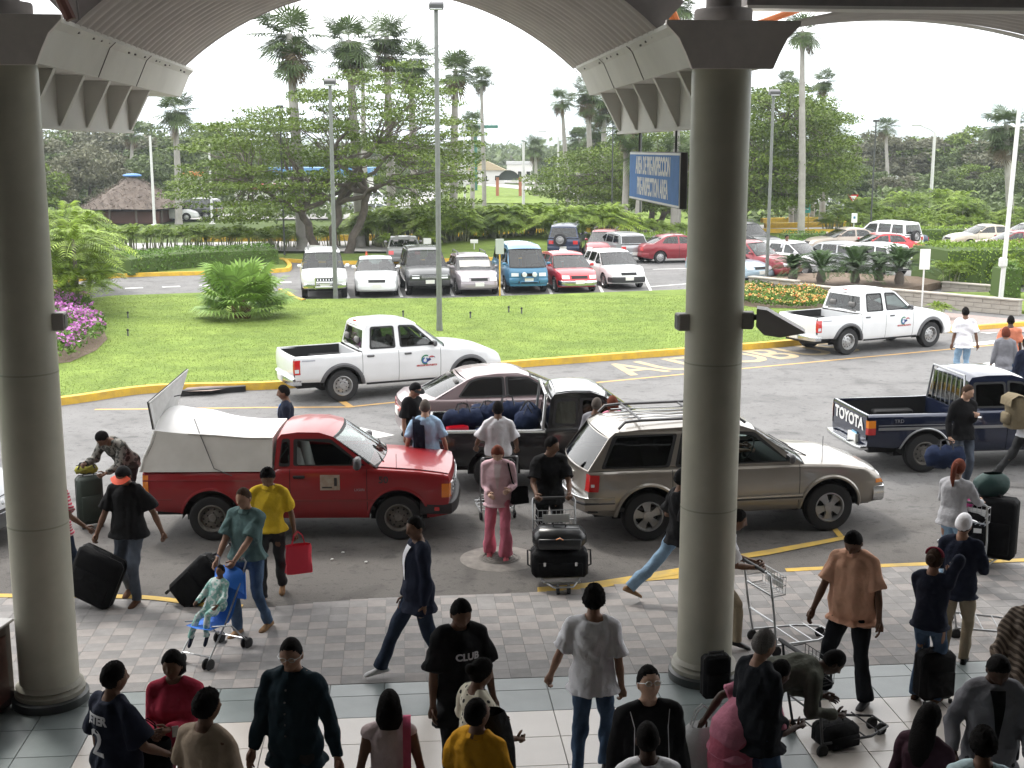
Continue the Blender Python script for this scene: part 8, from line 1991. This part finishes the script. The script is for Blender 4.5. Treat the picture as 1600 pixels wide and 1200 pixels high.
i27 = person('girl with long black hair in pale pink top, seen from behind', (608,1079), 1.56, 4, 'brown', 'wavy', None, lpink, 'none', -.02, denim, hp=8, bust=.01, loose=.8)
MB().grid([[Vector((x, y, z)) for y, z in ((.075,1.33),(.0,1.345),(-.10,1.28),(-.13,1.10),(-.12,.9))] for x in (.10,.135,.16)]).build('pink_strap', cl('strap_pink', (.60,.12,.22)), i27['t'], 60)
p = i27['W']((.16,-.16,0)); bag('pink shoulder bag of the girl with long black hair', (p.x+.02, p.y, .72), .26,.12,.22, MATS['cloth_strap_pink'], 0, handles=False)
i28 = person('tall man with glasses in midnight teal shirt facing the camera', (453,998), 1.88, 164, 'tan', 'cropped', None, dteal, 'long', -.16, charcoal, hp=8, hyaw=10, Rr=(.32,.10,.92), L=(-.40,.10,.95), glasses=True, collar=dteal, buttons=True, fat=1.06, loose=1.6)
person('man in beige shirt with short black hair seen from behind at the left', (324,1079), 1.74, -26, 'brown', 'curly', None, beige, 'short', legs=charcoal, hp=2, fat=1.14, loose=1.6, hyaw=-14)
i30 = person('smiling woman in raspberry top holding a black bag in the left group', (268,1018), 1.66, 180, 'brown', 'bob', None, red, 'long', -.06, pinkt, hp=4, hyaw=-5, L=(-.02,.32,1.12), Rr=(.10,.30,1.08), fat=1.2, bust=.035, curl=.6)
p = i30['W']((.12,.26,.0)); bag('black handbag held by the woman in raspberry', (p.x-.02, p.y-.06, .78), .36,.14,.26, m_bag, .2)
i31 = person('man in navy sports jersey with number 2 on its back', (178,1034), 1.78, -38, 'brown', 'short', top=navy, hem=-.18, legs=ddenim, hp=2, hyaw=-6, loose=2.0, Rr=(.22,.30,.98), fat=1.05)
for tx, sz, zz, w_ in (('JETER', .095, .41, .88), ('2', .30, .22, 1.0)):
    fr = i31['spine'](zz); M = Matrix.Translation(fr[0]-fr[2]*(.160 if zz < .3 else .158)) @ Matrix.Rotation(PI/2+(.0 if zz < .3 else -.10), 4, 'X'); me = text_mesh(tx, sz, .001, 'jersey_lettering', wgrey, i31['t'], M, bold=.004, sx=w_)
    for v in me.data.vertices: v.co.y += 2.2*v.co.x**2
p = i31['W']((.20,.40,0)); o = MB().box((0,0,0), (.05,.012,.09), bev=.004).build('mobile_phone', m_steel, None, loc=(p.x, p.y, 1.12), rz=.4); tag(o, 'small shiny mobile phone held by the man in the navy jersey', 'phone')
i32 = person('man with glasses in black track jacket looking up at the camera', (1012,1040), 1.80, 184, 'light', 'short', None, black, 'long', -.12, charcoal, hp=-16, hyaw=8, glasses=True, fat=1.2, loose=1.6)
for sg in (1,-1): MB().tube([i32['sh'][sg]+Vector((-sg*.03,.055,.055)), i32['sh'][sg]+Vector((-sg*.055,.135,-.05)), i32['sh'][sg]+Vector((-sg*.05,.17,-.25)), i32['sh'][sg]+Vector((-sg*.05,.17,-.45))], .003, 4).build('pale_piping', wgrey, i32['t'])
person('close-cropped head and white collar of a man at the bottom edge', (1012,1128), 1.72, 2, 'dark', 'cropped', None, white, 'short', legs=charcoal)
i34 = person('grey-haired man in black jacket beside the pink dress', (1198,984), 1.78, -62, 'tan', 'short', H_GREY, cl('black_jacket', (.012,.014,.018)), 'long', -.16, denim, hp=10, fat=1.15, loose=1.5, Rr=(.1,.2,.95))
i35 = person('woman in rose dress bending forward with a white plastic bag', (1226,1032), 1.62, -68, 'dark', 'short', None, rose, 'short', -.20, None, lean=52, hp=0, skirt=(-.50, dress), L=(-.30,-.06,.86), Rr=(.2,.5,.9), bust=.02, loose=1.2, fat=1.1, fL=(0,-.05,0))
p = i35['W']((-.32,-.08,.0)); bag('translucent white plastic carrier bag hanging beside the rose dress', (p.x, p.y, .36), .40,.30,.44, mat('white_plastic', (.55,.56,.56), .35, bump=.8, bscale=12, tr=.3), .3, knot=True, seed=9)
p = P(1117, 1088, 11.75); t = suitcase('small black case held up in front of the column foot beside the rose dress', (p.x, p.y, p.z), R(10), (.28,.16,.44), None, wheels=False, soft=.03)
i36 = person('man in green-grey jacket bent double over a trolley', (1318,1020), 1.76, -84, 'dark', 'cropped', None, ggrey, 'long', -.05, black, lean=84, hp=10, L=(-.16,.62,.72), Rr=(.16,.62,.70), loose=1.7, fat=1.08, fR=(0,-.15,0))
p = G(1262, 1168); trolley('dark luggage trolley under the bent man in green-grey', (p.x-.0, p.y+.05, 0), R(-70), m=mat('dark_frame', (.035,.035,.038), .5, .3), h=.98)
p = G(1300, 1172); suitcase('small black case lying on the dark trolley', (p.x+.05, p.y+.1, .02), R(24), (.40,.30,.22), None, wheels=False)
person('woman with long dark hair at the bottom right', (1455,1100), 1.62, -48, 'brown', 'long', H_BLACK, cl('plum', (.045,.02,.03)), 'long', -.1, charcoal, hp=6)
person('man in grey open jacket looking down at the lower right', (1566,1032), 1.80, 176, 'dark', 'short', None, grey, 'long', -.16, charcoal, hp=34, open_front=black, loose=1.8, Rr=(.3,.1,.95), L=(-.2,.3,1.05))
person('person in pale blue shirt with black hair at the bottom right edge', (1538,1138), 1.66, -14, 'brown', 'curly', None, cl('ice_blue', (.45,.58,.62)), 'short', legs=charcoal)
person('person in brown striped shirt at the right edge', (1622,905), 1.80, -20, 'brown', 'short', None, pattern('brown_stripe', 'diag', (.30,.24,.19), (.10,.075,.06), 9), 'long', -.14, charcoal, fat=1.25, loose=1.8, L=(-.30,.12,.95))
# --- far pedestrians crossing
far = 'pedestrians crossing at the far right'
person('man in white T-shirt and jeans crossing the road at the far right', (1509,480), 1.80, -6, 'brown', 'short', top=white, hem=-.14, legs=ldenim, near=0, loose=1.7, Rr=(.32,.0,.88), group=far)
person('man in salmon shirt crossing at the far right', (1580,493), 1.78, -14, 'dark', 'cropped', top=salmon, legs=denim, near=0, loose=1.6, group=far)
person('auburn-haired woman in grey jacket and jeans crossing at the far right', (1572,511), 1.68, -10, 'tan', 'bob', H_RED, grey, 'long', -.18, ldenim, near=0, group=far)
person('person in navy clothes at the far right edge of the crossing', (1604,528), 1.70, 10, 'dark', 'short', top=navy, sleeve='long', legs=navy, near=0, group=far)
person('man in pale shirt standing between parked cars behind the red pickup', (1230,367), 1.75, 200, 'brown', 'short', top=wgrey, legs=charcoal, near=0)
finish_people()

# ================================================================ labels of look-alikes: told apart by landmark and order
ORD = ['first','second','third','fourth','fifth','sixth','seventh','eighth','ninth','tenth','eleventh','twelfth','thirteenth','fourteenth','fifteenth','sixteenth']
MARKS = [(-200,170,'near the left column'),(170,300,'around the thatched hut'),(300,420,'left of the rain tree'),(420,560,'behind the leftmost parked cars'),(560,690,'left of the tall lamp post'),(690,780,'right of the tall lamp post'),(780,880,'behind the blue van'),(880,960,'behind the red cars'),(960,1090,'below the hanging sign'),(1090,1250,'right of the right column'),(1250,1370,'beside the yellow kerbs'),(1370,1460,'behind the white off-roader'),(1460,1540,'behind the beige saloon'),(1540,1900,'at the right edge')]
def screen_x(o):
    p = o.matrix_basis.translation; z = p.y*math.cos(PITCH)+(CAM_H-p.z)*math.sin(PITCH); return p.x/z*FPX+800
def order_labels(group, short):
    sets = {}
    for o in bpy.data.objects:
        if o.parent is None and o.get('group') == group:
            x = screen_x(o); mk = next((m for a, c, m in MARKS if a <= x < c), 'at the right edge'); lb = short.get(o['label'], o['label']); sets.setdefault((lb, mk), []).append((x, o))
    for (lb, mk), L in sets.items():
        L.sort(key=lambda q: q[0])
        for i, (x, o) in enumerate(L): o['label'] = lb+' '+mk if len(L) == 1 else lb+' '+mk+', '+ORD[min(i, 15)]+' from the left'
order_labels('trees on the far side of the roads', {'dark green tree in the background tree line': 'dark green background tree', 'mid green tree in the background tree line': 'mid green background tree', 'greyish sparse tree in the background tree line': 'greyish background tree'})
order_labels('areca palms of the long hedge', {'tall dense areca palm in the central hedge behind the mound': 'tall hedge areca palm', 'feathery yellow-green areca palm in the hedge left of the rain tree': 'low yellow-green hedge palm', 'feathery areca palm in the hedge under the rain tree': 'feathery hedge palm', 'loose areca palm in the hedge below the hanging sign': 'loose hedge palm', 'areca palm in the hedge behind the right part of the lot': 'leafy hedge palm'})
order_labels('pale palm trunks behind the hedge', {'pale bare palm trunk standing behind the hedge': 'pale palm trunk behind the hedge'})
order_labels('taller areca palms', {'taller areca palm standing out above the right hedge': 'tall hedge palm', 'areca palm just left of the right column': 'tall hedge palm'})
order_labels('sprinklers in the lawn', {'little dark sprinkler head standing in the lawn': 'little dark sprinkler head in the lawn'})
